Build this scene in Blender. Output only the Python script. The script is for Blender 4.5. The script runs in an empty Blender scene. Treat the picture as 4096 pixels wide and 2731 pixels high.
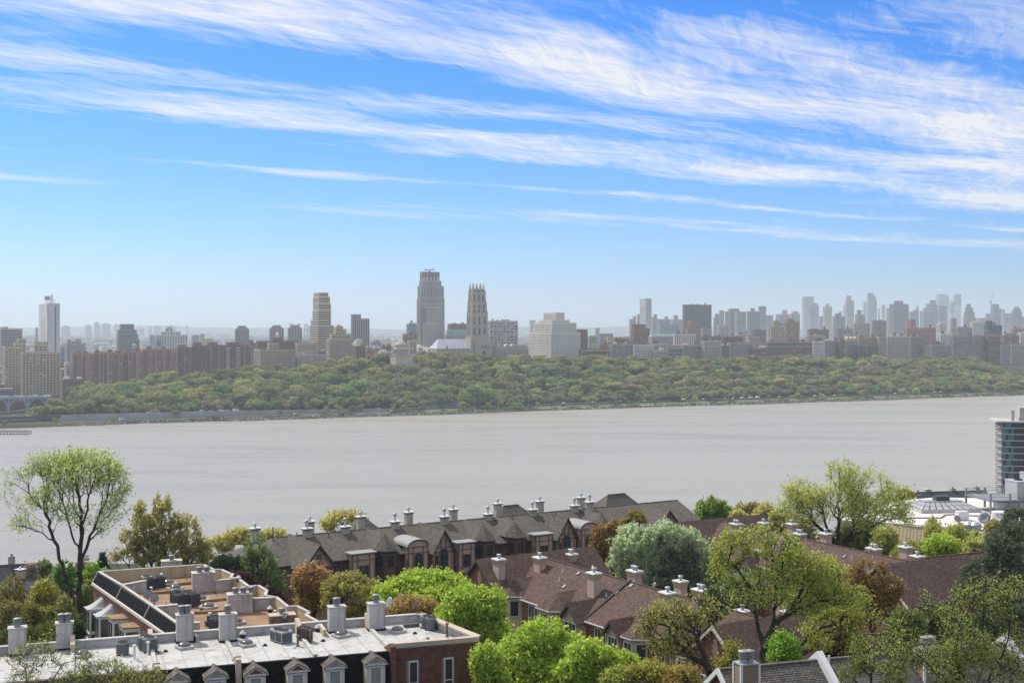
import bpy, math, random
import numpy as np
from mathutils import Vector, Matrix
R = math.radians
SC = bpy.context.scene
COL = SC.collection
# ---------------------------------------------------------------- camera (44.5 mm lens, level, 94 m above the river)
F, CX, HY, H = 1267.0, 512.0, 327.0, 94.0
cam = bpy.data.cameras.new('camera'); cam.lens = F/1024*36; cam.sensor_width = 36
cam.shift_y = -(341-HY)/1024; cam.clip_start = 1; cam.clip_end = 60000
camo = bpy.data.objects.new('camera', cam); COL.objects.link(camo)
camo.location = (0, 0, H); camo.rotation_euler = (R(90), 0, 0); SC.camera = camo
# ---------------------------------------------------------------- light
SUN_AZ, SUN_EL = -48.0, 50.0          # degrees left of the view axis, above the horizon
sun = bpy.data.lights.new('sun', 'SUN'); sun.energy = 4.3; sun.angle = R(1.2); sun.color = (1, .95, .87)
suno = bpy.data.objects.new('sun', sun); COL.objects.link(suno)
sd = Vector((math.sin(R(SUN_AZ))*math.cos(R(SUN_EL)), math.cos(R(SUN_AZ))*math.cos(R(SUN_EL)), math.sin(R(SUN_EL))))
suno.rotation_euler = (-sd).to_track_quat('-Z', 'Y').to_euler(); suno.location = sd*500
SC.view_settings.view_transform = 'Standard'; SC.view_settings.look = 'None'
SC.view_settings.exposure = 0.0; SC.view_settings.gamma = 1
SC.view_settings.use_curve_mapping = False
SC.render.engine = 'CYCLES'
cy = SC.cycles
cy.use_denoising = True; cy.max_bounces = 6; cy.transparent_max_bounces = 8; cy.volume_bounces = 1
cy.diffuse_bounces = 2; cy.glossy_bounces = 2; cy.transmission_bounces = 3
cy.sample_clamp_indirect = 4

class NT:
    """small helper to wire shader nodes"""
    def __init__(s, tree): s.t = tree; tree.nodes.clear()
    def n(s, typ, ins=None, **kw):
        nd = s.t.nodes.new('ShaderNode'+typ)
        for k, v in kw.items(): setattr(nd, k, v)
        for k, v in (ins or {}).items():
            if isinstance(v, tuple) and len(v) == 2 and hasattr(v[0], 'outputs'):
                s.t.links.new(v[0].outputs[v[1]], nd.inputs[k])
            elif hasattr(v, 'outputs'):
                s.t.links.new(v.outputs[2 if v.bl_idname == 'ShaderNodeMix' else 0], nd.inputs[k])
            else: nd.inputs[k].default_value = v
        return nd
    def m(s, op, a, b=None, c=None, clamp=False):
        ins = {0: a}
        if b is not None: ins[1] = b
        if c is not None: ins[2] = c
        nd = s.n('Math', ins, operation=op); nd.use_clamp = clamp; return nd
    def ramp(s, fac, stops, interp='LINEAR'):
        nd = s.n('ValToRGB', {'Fac': fac}); cr = nd.color_ramp; cr.interpolation = interp
        while len(cr.elements) < len(stops): cr.elements.new(.5)
        for e, (p, c) in zip(cr.elements, stops):
            e.position = p; e.color = c if isinstance(c, tuple) else (c, c, c, 1)
        return nd
    def mix(s, fac, a, b, blend='MIX'):
        nd = s.n('Mix', data_type='RGBA', blend_type=blend)
        for k, v in ((0, fac), (6, a), (7, b)):
            if isinstance(v, tuple) and len(v) == 2 and hasattr(v[0], 'outputs'): s.t.links.new(v[0].outputs[v[1]], nd.inputs[k])
            elif hasattr(v, 'outputs'): s.t.links.new(v.outputs[2] if v.bl_idname == 'ShaderNodeMix' else v.outputs[0], nd.inputs[k])
            else: nd.inputs[k].default_value = v
        return nd

# ---------------------------------------------------------------- sky: Nishita air with cirrus on a high plane, streaked along one wind direction
world = bpy.data.worlds.new('World'); SC.world = world; world.use_nodes = True
w = NT(world.node_tree)
sky = w.n('TexSky', sky_type='NISHITA', sun_disc=False, sun_elevation=R(SUN_EL), sun_rotation=R(SUN_AZ), altitude=0, air_density=1.0, dust_density=.5, ozone_density=3.0)
tc = w.n('TexCoord'); sep = w.n('SeparateXYZ', {0: (tc, 'Generated')})
zz = w.m('MAXIMUM', (sep, 2), .025)
px = w.m('DIVIDE', (sep, 0), zz); py = w.m('DIVIDE', (sep, 1), zz)
U = w.m('ADD', w.m('MULTIPLY', px, .809), w.m('MULTIPLY', py, .588))
V0 = w.m('ADD', w.m('MULTIPLY', px, -.588), w.m('MULTIPLY', py, .809))
def wn(u, v, su, sv, detail, rough, seed, dist=0.0):
    c = w.n('CombineXYZ', {0: w.m('MULTIPLY', u, su), 1: w.m('MULTIPLY', v, sv), 2: seed})
    return w.n('TexNoise', {'Vector': c, 'Scale': 1.0, 'Detail': detail, 'Roughness': rough, 'Distortion': dist}, noise_dimensions='3D')
warp = w.m('SUBTRACT', wn(U, V0, .45, .5, 3, .5, 3.7), .5)
V = w.m('ADD', V0, w.m('MULTIPLY', warp, .9))
VA = w.m('ABSOLUTE', V)
cov = w.ramp(w.m('DIVIDE', VA, 16), [(p/16, c) for p, c in ((0, .76), (1.5, .74), (2.1, .62), (2.35, .58), (2.75, .38), (3.05, .60), (3.5, .67), (4.0, .62), (4.45, .46), (4.85, .60), (5.15, .47), (5.6, .65), (5.95, .50), (6.5, .34), (7.1, .36), (7.35, .52), (7.7, .33), (8.3, .33), (8.75, .46), (9.3, .47), (9.8, .30), (11.5, .18), (16, .1))])  # cover thickened overhead, out of view, to whiten the ambient light
# the bands thin out to one side of the wind
side = w.ramp(w.m('DIVIDE', U, 16), [(0, .46), (1.5/16, .50), (3.2/16, .52), (5/16, .56), (8/16, .61), (13/16, .66), (1, .6)])
n1 = wn(U, V, .42, 2.0, 5, .56, 11.3, .15)
n2 = wn(U, V, 2.3, 11, 8, .66, 4.1, .9)
Ud = w.m('ADD', w.m('MULTIPLY', U, .86), w.m('MULTIPLY', V, .5)); Vd = w.m('SUBTRACT', w.m('MULTIPLY', V, .86), w.m('MULTIPLY', U, .5))
n3 = wn(Ud, Vd, 1.5, 9.5, 8, .68, 7.7, 1.0)
nn = w.m('ADD', w.m('ADD', w.m('MULTIPLY', n1, .38), w.m('MULTIPLY', n2, .31)), w.m('MULTIPLY', n3, .31))
clump = w.m('MULTIPLY', w.m('SUBTRACT', wn(U, V, .62, 1.1, 3, .5, 21.9), .5), .55)
dens = w.m('ADD', w.m('ADD', w.m('ADD', w.m('ADD', nn, cov), side), -1.495), clump)
dens = w.m('MULTIPLY', dens, 3.7, clamp=True)
dens = w.m('POWER', dens, 1.15)
fade = w.ramp((sep, 2), [(.0, 0.0), (.04, .15), (.07, .8), (.12, 1.0)])
dens = w.m('MULTIPLY', w.m('MULTIPLY', dens, fade), .88)
hs = w.n('HueSaturation', {'Hue': .5, 'Saturation': 1.2, 'Value': 1.0, 'Color': w.n('Gamma', {'Color': w.mix(1.0, sky, (.142, .178, .258, 1), 'MULTIPLY'), 'Gamma': 1.03})})
hs = w.mix(1.0, hs, (4.6, 4.6, 4.6, 1), 'MULTIPLY')
skc = w.mix(dens, hs, (7.4, 7.25, 7.05, 1))
bg = w.n('Background', {'Color': (skc, 2), 'Strength': .13})
w.n('OutputWorld', {'Surface': bg})
# ---------------------------------------------------------------- geometry helpers
def Wp(x, y, d): return Vector(((x-CX)/F*d, d, H-(y-HY)/F*d))
def onz(x, y, z): return Wp(x, y, (H-z)*F/(y-HY))
rng = np.random.default_rng(7)
random.seed(5)

class MB:
    def __init__(s): s.v = []; s.f = []; s.mi = []; s.M = None; s.m = 0
    def add(s, vs, fs, mi=None):
        b = len(s.v)
        if s.M is not None: vs = [s.M @ Vector(q) for q in vs]
        s.v += [tuple(q) for q in vs]
        s.f += [tuple(b+i for i in q) for q in fs]
        s.mi += [s.m if mi is None else mi]*len(fs)
        return s
    def box(s, x0, x1, y0, y1, z0, z1, mi=None):
        return s.add([(x0,y0,z0),(x1,y0,z0),(x1,y1,z0),(x0,y1,z0),(x0,y0,z1),(x1,y0,z1),(x1,y1,z1),(x0,y1,z1)],
                     [(0,3,2,1),(4,5,6,7),(0,1,5,4),(1,2,6,5),(2,3,7,6),(3,0,4,7)], mi)
    def quad(s, *p, mi=None): return s.add(p, [tuple(range(len(p)))], mi)
    def frus(s, cx, cy, a0, b0, a1, b1, z0, z1, mi=None):
        return s.add([(cx-a0,cy-b0,z0),(cx+a0,cy-b0,z0),(cx+a0,cy+b0,z0),(cx-a0,cy+b0,z0),(cx-a1,cy-b1,z1),(cx+a1,cy-b1,z1),(cx+a1,cy+b1,z1),(cx-a1,cy+b1,z1)],
                     [(0,3,2,1),(4,5,6,7),(0,1,5,4),(1,2,6,5),(2,3,7,6),(3,0,4,7)], mi)
    def prism(s, poly, z0, z1, mi=None, caps=True):
        n = len(poly)
        vs = [(p[0],p[1],z0) for p in poly]+[(p[0],p[1],z1) for p in poly]
        fs = [(i,(i+1)%n,n+(i+1)%n,n+i) for i in range(n)]
        if caps: fs += [tuple(range(n-1,-1,-1)), tuple(range(n,2*n))]
        return s.add(vs, fs, mi)
    def extr(s, poly, a, b, mi=None):
        """polygon of 3-D points pushed from offset vector a to b"""
        n = len(poly); a = Vector(a); b = Vector(b)
        vs = [Vector(p)+a for p in poly]+[Vector(p)+b for p in poly]
        return s.add(vs, [(i,(i+1)%n,n+(i+1)%n,n+i) for i in range(n)]+[tuple(range(n-1,-1,-1)), tuple(range(n,2*n))], mi)
    def tube(s, p0, p1, r0, r1=None, n=8, mi=None, caps=True):
        p0 = Vector(p0); p1 = Vector(p1); r1 = r0 if r1 is None else r1
        d = (p1-p0).normalized(); t = d.orthogonal().normalized(); b = d.cross(t)
        vs = [p0+(t*math.cos(a)+b*math.sin(a))*r0 for a in [2*math.pi*i/n for i in range(n)]]+[p1+(t*math.cos(a)+b*math.sin(a))*r1 for a in [2*math.pi*i/n for i in range(n)]]
        fs = [(i,(i+1)%n,n+(i+1)%n,n+i) for i in range(n)]
        if caps: fs += [tuple(range(n-1,-1,-1)), tuple(range(n,2*n))]
        return s.add(vs, fs, mi)
    def pipe(s, pts, r, n=6, mi=None):
        for a, b in zip(pts, pts[1:]): s.tube(a, b, r, r, n, mi)
        return s
    def lathe(s, prof, n=12, cx=0, cy=0, mi=None):
        vs = []; k = len(prof)
        for r, z in prof:
            vs += [(cx+r*math.cos(2*math.pi*i/n), cy+r*math.sin(2*math.pi*i/n), z) for i in range(n)]
        fs = []
        for j in range(k-1):
            fs += [(j*n+i, j*n+(i+1)%n, (j+1)*n+(i+1)%n, (j+1)*n+i) for i in range(n)]
        fs += [tuple(range(n-1,-1,-1)), tuple((k-1)*n+i for i in range(n))]
        return s.add(vs, fs, mi)
    def mesh(s, name, mats, smooth=False):
        me = bpy.data.meshes.new(name); me.from_pydata(s.v, [], s.f)
        finish(me, mats, s.mi, smooth); return me
    def build(s, name, mats, parent=None, **kw):
        return link(name, s.mesh(name, mats, kw.pop('smooth', False)), parent, **kw)

def finish(me, mats, mi=None, smooth=False):
    for m_ in (mats if isinstance(mats, (list, tuple)) else [mats]): me.materials.append(m_)
    npoly = len(me.polygons)
    if mi is not None and npoly == len(mi) and max(mi, default=0) > 0: me.polygons.foreach_set('material_index', mi)
    if smooth: me.polygons.foreach_set('use_smooth', [True]*npoly)
    # UVs in metres laid flat on every face
    nl = len(me.loops); 
    if nl == 0: return
    vi = np.empty(nl, np.int32); me.loops.foreach_get('vertex_index', vi)
    co = np.empty(len(me.vertices)*3, np.float32); me.vertices.foreach_get('co', co); co = co.reshape(-1, 3)
    no = np.empty(npoly*3, np.float32); me.polygons.foreach_get('normal', no); no = no.reshape(-1, 3)
    tot = np.empty(npoly, np.int32); me.polygons.foreach_get('loop_total', tot)
    ln = np.repeat(no, tot, axis=0)
    t = np.stack([-ln[:,1], ln[:,0], np.zeros(nl, np.float32)], 1); l = np.linalg.norm(t, axis=1); flat = l < .02
    t[flat] = (1, 0, 0); l[flat] = 1; t /= l[:,None]
    b = np.cross(ln, t); p = co[vi]
    uv = np.stack([(p*t).sum(1), (p*b).sum(1)], 1).astype(np.float32)
    me.uv_layers.new(name='UVMap').data.foreach_set('uv', uv.ravel())

def link(name, data, parent=None, loc=None, rz=0.0, scale=None, label=None, kind=None, cat=None, group=None, color=None):
    o = bpy.data.objects.new(name, data); COL.objects.link(o)
    if parent is not None: o.parent = parent
    if loc is not None: o.location = loc
    if rz: o.rotation_euler = (0, 0, rz)
    if scale is not None: o.scale = (scale,)*3 if isinstance(scale, (int, float)) else scale
    if label: o['label'] = label
    if kind: o['kind'] = kind
    if cat: o['category'] = cat
    if group: o['group'] = group
    if color: o.color = (*color, 1)
    return o
def thing(name, label, cat, loc=(0,0,0), rz=0.0, group=None, scale=None): return link(name, None, None, loc, rz, scale, label, None, cat, group)

# ---------------------------------------------------------------- materials
MT = {}
def mat(name, col, rough=.8, var=.12, scale=.5, metal=0, spec=.3, bump=0, coord='Object', brick=None, streak=0, stain=None, btone=.2, stscale=.45, stlo=.54):
    """procedural surface: base colour, mottling, optional brick / shingle courses, vertical streaks and stains"""
    if name in MT: return MT[name]
    m = bpy.data.materials.new(name); m.use_nodes = True; t = NT(m.node_tree)
    tc = t.n('TexCoord'); co = (tc, coord)
    c4 = (*col, 1)
    nz = t.n('TexNoise', {'Vector': co, 'Scale': scale, 'Detail': 5, 'Roughness': .65})
    lo = tuple(max(0, c*(1-var)) for c in col)+(1,); hi = tuple(min(1, c*(1+var)) for c in col)+(1,)
    base = t.ramp(nz, [(.3, lo), (.7, hi)])
    h = None
    if brick:
        bw, bh, mort, c2, mc = brick
        bt = t.n('TexBrick', {'Vector': (tc, 'UV'), 'Color1': (1-btone*1.1, 1-btone*1.1, 1-btone*1.1, 1), 'Color2': (1+btone, 1+btone, 1+btone, 1), 'Mortar': (*mc, 1), 'Scale': 1.0, 'Mortar Size': mort, 'Mortar Smooth': .2, 'Bias': 0.0, 'Brick Width': bw, 'Row Height': bh})
        if c2 is not None:
            n2 = t.n('TexNoise', {'Vector': (tc, 'UV'), 'Scale': 3.1, 'Detail': 2})
            base = t.mix(t.ramp(n2, [(.42, 0.0), (.62, 1.0)]), base, (*c2, 1))
        base = t.mix(1.0, base, bt, 'MULTIPLY'); h = (bt, 'Fac')
    if streak:
        mp = t.n('Mapping', {'Vector': co, 'Scale': (2.2, 2.2, .12)})
        ns = t.n('TexNoise', {'Vector': mp, 'Scale': 1.0, 'Detail': 4, 'Roughness': .6})
        base = t.mix(t.m('MULTIPLY', t.ramp(ns, [(.5, 0.0), (.72, 1.0)]), streak), base, (*(stain or tuple(c*.35 for c in col)), 1))
    elif stain:
        ns = t.n('TexNoise', {'Vector': co, 'Scale': stscale, 'Detail': 7, 'Roughness': .7, 'Distortion': .8})
        base = t.mix(t.ramp(ns, [(stlo, 0.0), (stlo+.18, .75)]), base, (*stain, 1))
    b = t.n('BsdfPrincipled', {'Roughness': rough, 'Metallic': metal, 'Specular IOR Level': spec})
    t.t.links.new(base.outputs[2] if base.bl_idname == 'ShaderNodeMix' else base.outputs[0], b.inputs['Base Color'])
    if bump or h:
        if h: bp = t.n('Bump', {'Strength': bump or .5, 'Distance': .02, 'Height': t.m('SUBTRACT', 1.0, h)})
        else: bp = t.n('Bump', {'Strength': bump, 'Distance': .05, 'Height': t.n('TexNoise', {'Vector': co, 'Scale': scale*12, 'Detail': 4})})
        t.t.links.new(bp.outputs[0], b.inputs['Normal'])
    t.n('OutputMaterial', {'Surface': b}); MT[name] = m; return m

def leafmat(name, trans=.45, var=.35, twig=None, hs=.03):
    """foliage lit from both sides; its colour comes from the object's own colour"""
    if name in MT: return MT[name]
    m = bpy.data.materials.new(name); m.use_nodes = True; t = NT(m.node_tree)
    oi = t.n('ObjectInfo'); g = t.n('NewGeometry')
    nz = t.n('TexNoise', {'Vector': (t.n('TexCoord'), 'Object'), 'Scale': .35, 'Detail': 3})
    v = t.m('ADD', t.m('MULTIPLY', (g, 'Random Per Island'), var*1.3), t.m('MULTIPLY', nz, var*1.3)); v = t.m('ADD', v, 1-var*1.3)
    hue = t.m('ADD', .5-hs/2, t.m('MULTIPLY', (g, 'Random Per Island'), hs))
    v = t.m('MULTIPLY', v, 1.2)
    c = t.n('HueSaturation', {'Hue': hue, 'Saturation': 1.0, 'Value': v, 'Color': (oi, 'Color')})
    d = t.n('BsdfDiffuse', {'Color': c, 'Roughness': .6})
    c2 = t.n('HueSaturation', {'Hue': .49, 'Saturation': 1.05, 'Value': 1.3, 'Color': c})
    tr = t.n('BsdfTranslucent', {'Color': c2})
    mx = t.n('MixShader', {0: trans, 1: d, 2: tr})
    t.n('OutputMaterial', {'Surface': mx}); MT[name] = m; return m
# ================================================================ THE RIVER AND ITS BANKS
# far bank frame: s runs along the shore (away to the right), w runs inland
TH = math.atan2(.438, .899); TV = Vector((math.cos(TH), math.sin(TH))); NV = Vector((-math.sin(TH), math.cos(TH))); O2 = Vector((0, 1409))
def sw(s, w_): p = O2+TV*s+NV*w_; return p
def tosw(x, y): p = Vector((x, y))-O2; return p.dot(TV), p.dot(NV)
def depth_at(x, w_):
    k = (x-CX)/F; return (w_+O2.dot(NV))/(NV.y+NV.x*k)
def s_at(x, w_):
    d = depth_at(x, w_); return tosw((x-CX)/F*d, d)[0]
def wob(s): return 5*np.sin(s*.011)+3*np.sin(s*.031+1)+1.5*np.sin(s*.09)
PS = ([-3000, -620, -520, -430, -330, -180, 0, 300, 700, 3000], [4, 4, 5, 12, 22, 33, 44, 43, 35, 25])
def farz(s, w_):
    s = np.asarray(s, float); w_ = np.asarray(w_, float)-wob(np.asarray(s, float))*(np.asarray(w_) < 60)
    pl = np.interp(s, *PS)
    pl2 = pl+(16-pl)*np.clip((w_-450)/1500, 0, 1)
    u = np.clip((w_-62)/150, 0, 1); u = u*u*(3-2*u)
    low = np.interp(w_, [-60, -2, 3, 8, 40, 62], [-6, -.6, 1.6, 2.4, 3.0, 3.4])
    return np.where(w_ < 62, low, 3.4+(pl2-3.4)*u)

def gridmesh(name, P, mats, kind='structure', smooth=True):
    a, b = P.shape[:2]
    me = bpy.data.meshes.new(name)
    idx = np.arange(a*b).reshape(a, b)
    fs = np.stack([idx[:-1,:-1], idx[1:,:-1], idx[1:,1:], idx[:-1,1:]], -1).reshape(-1, 4)
    me.from_pydata(P.reshape(-1, 3).tolist(), [], fs.tolist()); finish(me, mats, None, smooth)
    return link(name, me, kind=kind)

# far bank terrain
ss = np.concatenate([np.linspace(-900, 1100, 201), np.linspace(1150, 16000, 60)]); ss = np.concatenate([np.linspace(-9000, -950, 30), ss])
ws = np.concatenate([np.linspace(-40, 70, 45), np.linspace(74, 260, 40), np.linspace(280, 1500, 30), np.linspace(1700, 15000, 40)])
S_, W_ = np.meshgrid(ss, ws, indexing='ij')
Z_ = farz(S_, W_)
wsh = W_+np.where(W_ < 62, 0, 0)
P = np.stack([O2.x+TV.x*S_+NV.x*wsh, O2.y+TV.y*S_+NV.y*wsh, Z_], -1)
def ground_mat(name, a, b, scale, c=None):
    m = bpy.data.materials.new(name); m.use_nodes = True; t = NT(m.node_tree); tc = t.n('TexCoord')
    n = t.n('TexNoise', {'Vector': (tc, 'Object'), 'Scale': scale, 'Detail': 8, 'Roughness': .7})
    base = t.ramp(n, [(.35, (*a, 1)), (.62, (*b, 1))]+([(.8, (*c, 1))] if c else []))
    bs = t.n('BsdfPrincipled', {'Base Color': base, 'Roughness': .95, 'Specular IOR Level': .1})
    t.n('OutputMaterial', {'Surface': bs}); return m
gridmesh('far_bank', P, ground_mat('far_ground', (.045, .05, .025), (.075, .07, .045), .02, (.10, .09, .065)))
# hills on the horizon
hs_ = np.linspace(-9000, 15000, 260); hr = np.array([0, .15, .4, .7, 1.0, 1.15])
hh = 90+14*np.sin(hs_*.0011)+9*np.sin(hs_*.0031+2)+4*np.sin(hs_*.011)+2.5*np.sin(hs_*.037)+rng.normal(0, 1.2, 260)
prof = np.array([0, 22, 55, 85, 100, 60])/100
P = np.stack([np.repeat(hs_[:, None], 6, 1), np.repeat((12600+hr*1500)[None], 260, 0), 5+prof[None]*hh[:, None]], -1)
gridmesh('hills', P, ground_mat('hill_ground', (.05, .055, .035), (.09, .085, .06), .004))

# near bank: terrace with the houses, then the drop to the river
def nearz(x, y):
    x = np.asarray(x, float); y = np.asarray(y, float)
    yy = y-.10*x
    b = np.interp(yy, [-60, 20, 60, 90, 130, 165, 200, 260, 340, 440, 520, 545], [84, 76, 66, 61, 59, 57, 50, 36, 20, 7, 1.5, -3])
    left = np.clip((-x-38)/30, 0, 1)*np.clip((y-60)/60, 0, 1)
    return b-left*np.interp(y, [100, 160, 260, 420, 560], [3, 9, 14, 4, 0])
gx = np.linspace(-420, 520, 190); gy = np.linspace(-60, 640, 180)
X_, Y_ = np.meshgrid(gx, gy, indexing='ij')
Z_ = nearz(X_, Y_)+.35*np.sin(X_*.21)*np.sin(Y_*.17+1)
gridmesh('ground', np.stack([X_, Y_, Z_], -1), ground_mat('near_ground', (.035, .045, .018), (.07, .075, .03), .25, (.10, .08, .05)))

# the river
m = bpy.data.materials.new('river_water'); m.use_nodes = True; t = NT(m.node_tree); tc = t.n('TexCoord')
mp = t.n('Mapping', {'Vector': (tc, 'Object'), 'Rotation': (0, 0, -TH), 'Scale': (.012, .05, 1)})
big = t.n('TexNoise', {'Vector': mp, 'Scale': .22, 'Detail': 4, 'Roughness': .55})
mp2 = t.n('Mapping', {'Vector': (tc, 'Object'), 'Rotation': (0, 0, -TH-.15), 'Scale': (.10, .35, 1)})
wav = t.n('TexNoise', {'Vector': mp2, 'Scale': 1.0, 'Detail': 7, 'Roughness': .68})
chop = t.n('TexNoise', {'Vector': (tc, 'Object'), 'Scale': .9, 'Detail': 5, 'Roughness': .7})
hgt = t.m('ADD', t.m('MULTIPLY', wav, 1.2), t.m('MULTIPLY', chop, .35))
bp = t.n('Bump', {'Strength': t.m('ADD', .10, t.m('MULTIPLY', big, .35)), 'Distance': 1.6, 'Height': hgt})
st1 = t.n('TexNoise', {'Vector': t.n('Mapping', {'Vector': (tc, 'Object'), 'Rotation': (0, 0, -TH), 'Scale': (.0022, .017, 1)}), 'Scale': 1.0, 'Detail': 7, 'Roughness': .58, 'Distortion': .8})
st2 = t.n('TexNoise', {'Vector': t.n('Mapping', {'Vector': (tc, 'Object'), 'Rotation': (0, 0, -TH-.06), 'Scale': (.02, .22, 1)}), 'Scale': 1.0, 'Detail': 5, 'Roughness': .65})
rp = t.m('ADD', t.m('MULTIPLY', st1, .7), t.m('MULTIPLY', st2, .3))
rg = t.ramp(rp, [(.34, .16), (.50, .28), (.66, .34)])
silt = t.ramp(rp, [(.34, (.330, .308, .255, 1)), (.48, (.352, .330, .275, 1)), (.64, (.362, .340, .285, 1))])  # murky base, with wind streaks of reflected sky painted into the tone
b = t.n('BsdfPrincipled', {'Base Color': silt, 'Roughness': rg, 'Specular IOR Level': .14, 'IOR': 1.333, 'Normal': bp})
t.n('OutputMaterial', {'Surface': b})
gx = np.linspace(-9000, 12000, 60); gy = np.concatenate([np.linspace(200, 2600, 60), np.linspace(3000, 13000, 12)])
X_, Y_ = np.meshgrid(gx, gy, indexing='ij')
gridmesh('river', np.stack([X_, Y_, 0*X_], -1), m)
# the hazy air over river and city
hb = MB(); hb.box(-12000, 16500, -400, 16500, -9, 330)
hm = bpy.data.materials.new('haze_air'); hm.use_nodes = True; t = NT(hm.node_tree)
pv = t.n('VolumePrincipled', {'Color': (.84, .94, 1.0, 1), 'Density': 9e-5, 'Anisotropy': .25})
t.n('OutputMaterial', {'Volume': pv})
hb.build('haze', hm, kind='stuff', label='pale summer haze lying over the river and city')
# ================================================================ THE FAR BANK: buildings above the wooded slope
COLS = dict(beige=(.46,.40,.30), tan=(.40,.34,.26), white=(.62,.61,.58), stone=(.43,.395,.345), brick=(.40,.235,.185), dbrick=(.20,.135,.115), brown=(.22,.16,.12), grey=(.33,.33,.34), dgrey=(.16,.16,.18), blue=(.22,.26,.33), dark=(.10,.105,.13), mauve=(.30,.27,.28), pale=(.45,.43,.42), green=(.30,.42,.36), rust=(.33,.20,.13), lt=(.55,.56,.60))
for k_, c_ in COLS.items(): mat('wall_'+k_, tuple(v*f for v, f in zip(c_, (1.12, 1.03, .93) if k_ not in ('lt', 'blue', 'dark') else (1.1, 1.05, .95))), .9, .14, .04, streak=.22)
mat('far_pane', (.045, .055, .065), .35, .5, .3, spec=.4)
mat('far_pane_light', (.42, .43, .42), .5, .3, .3)
mat('roof_tar', (.13, .12, .115), .9, .3, .1)
mat('roof_pale', (.55, .54, .52), .8, .2, .1)
mat('copper_green', (.26, .40, .34), .7, .15, .1)
mat('tank_wood', (.16, .11, .08), .9, .2, 1)
mat('steel_grey', (.30, .32, .34), .55, .15, .2, metal=.2)
def czx(c, x): return (c-1)*256+x/8.96
def czy(y): return 262.5+y/8.96
PROJ = []   # [x0, x1, name] of what stands above the trees, for wording the labels of the trees below
def fgeo(c, x0, xc, x1, yt, w_):
    """frame of a block on the city grid from its outline: (s0, s1, W, zt, base z)"""
    X0, XC, X1 = czx(c, x0), czx(c, xc), czx(c, x1)
    s0 = s_at(XC, w_); s1 = s_at(X1, w_); D = depth_at(XC, w_)
    zt = H-(czy(yt)-HY)/F*D
    if xc > x0:
        k = (X0-CX)/F                         # ray x0 meets the line s = s0
        den = k*TV.x+TV.y; d2 = (s0+O2.dot(TV))/den; W = tosw(k*d2, d2)[1]-w_
        W = min(max(W, 8), 130)
    else: W = 14
    return s0, max(s1, s0+3), W, zt
def fbase(s0, w_): return float(farz(s0, max(w_, 70)))-4
def wins(mb, x0, x1, y, z0, z1, face, px_=3.4, pz=3.1, ww=.5, wh=.52, mi=0, skip=None, rnd=0.0):
    """window panes on one side of a block; face 'f' = river side (y = const), 'l' = its left end (x = const)"""
    L = x1-x0; nx = max(1, int(L/px_)); nz = max(1, int((z1-z0)/pz)); a = L/nx
    for i in range(nx):
        for j in range(nz):
            if skip and skip(i, j, nx, nz): continue
            u0 = x0+a*(i+.5-ww/2); u1 = x0+a*(i+.5+ww/2); v0 = z1-pz*(j+.5+wh/2)-.8; v1 = v0+pz*wh
            m_ = 1 if rnd and random.random() < rnd else mi
            if face == 'f': mb.quad((u0, y, v0), (u1, y, v0), (u1, y, v1), (u0, y, v1), mi=m_)
            else: mb.quad((y, u1, v0), (y, u0, v0), (y, u0, v1), (y, u1, v1), mi=m_)
FG = 'buildings across the river'
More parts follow.
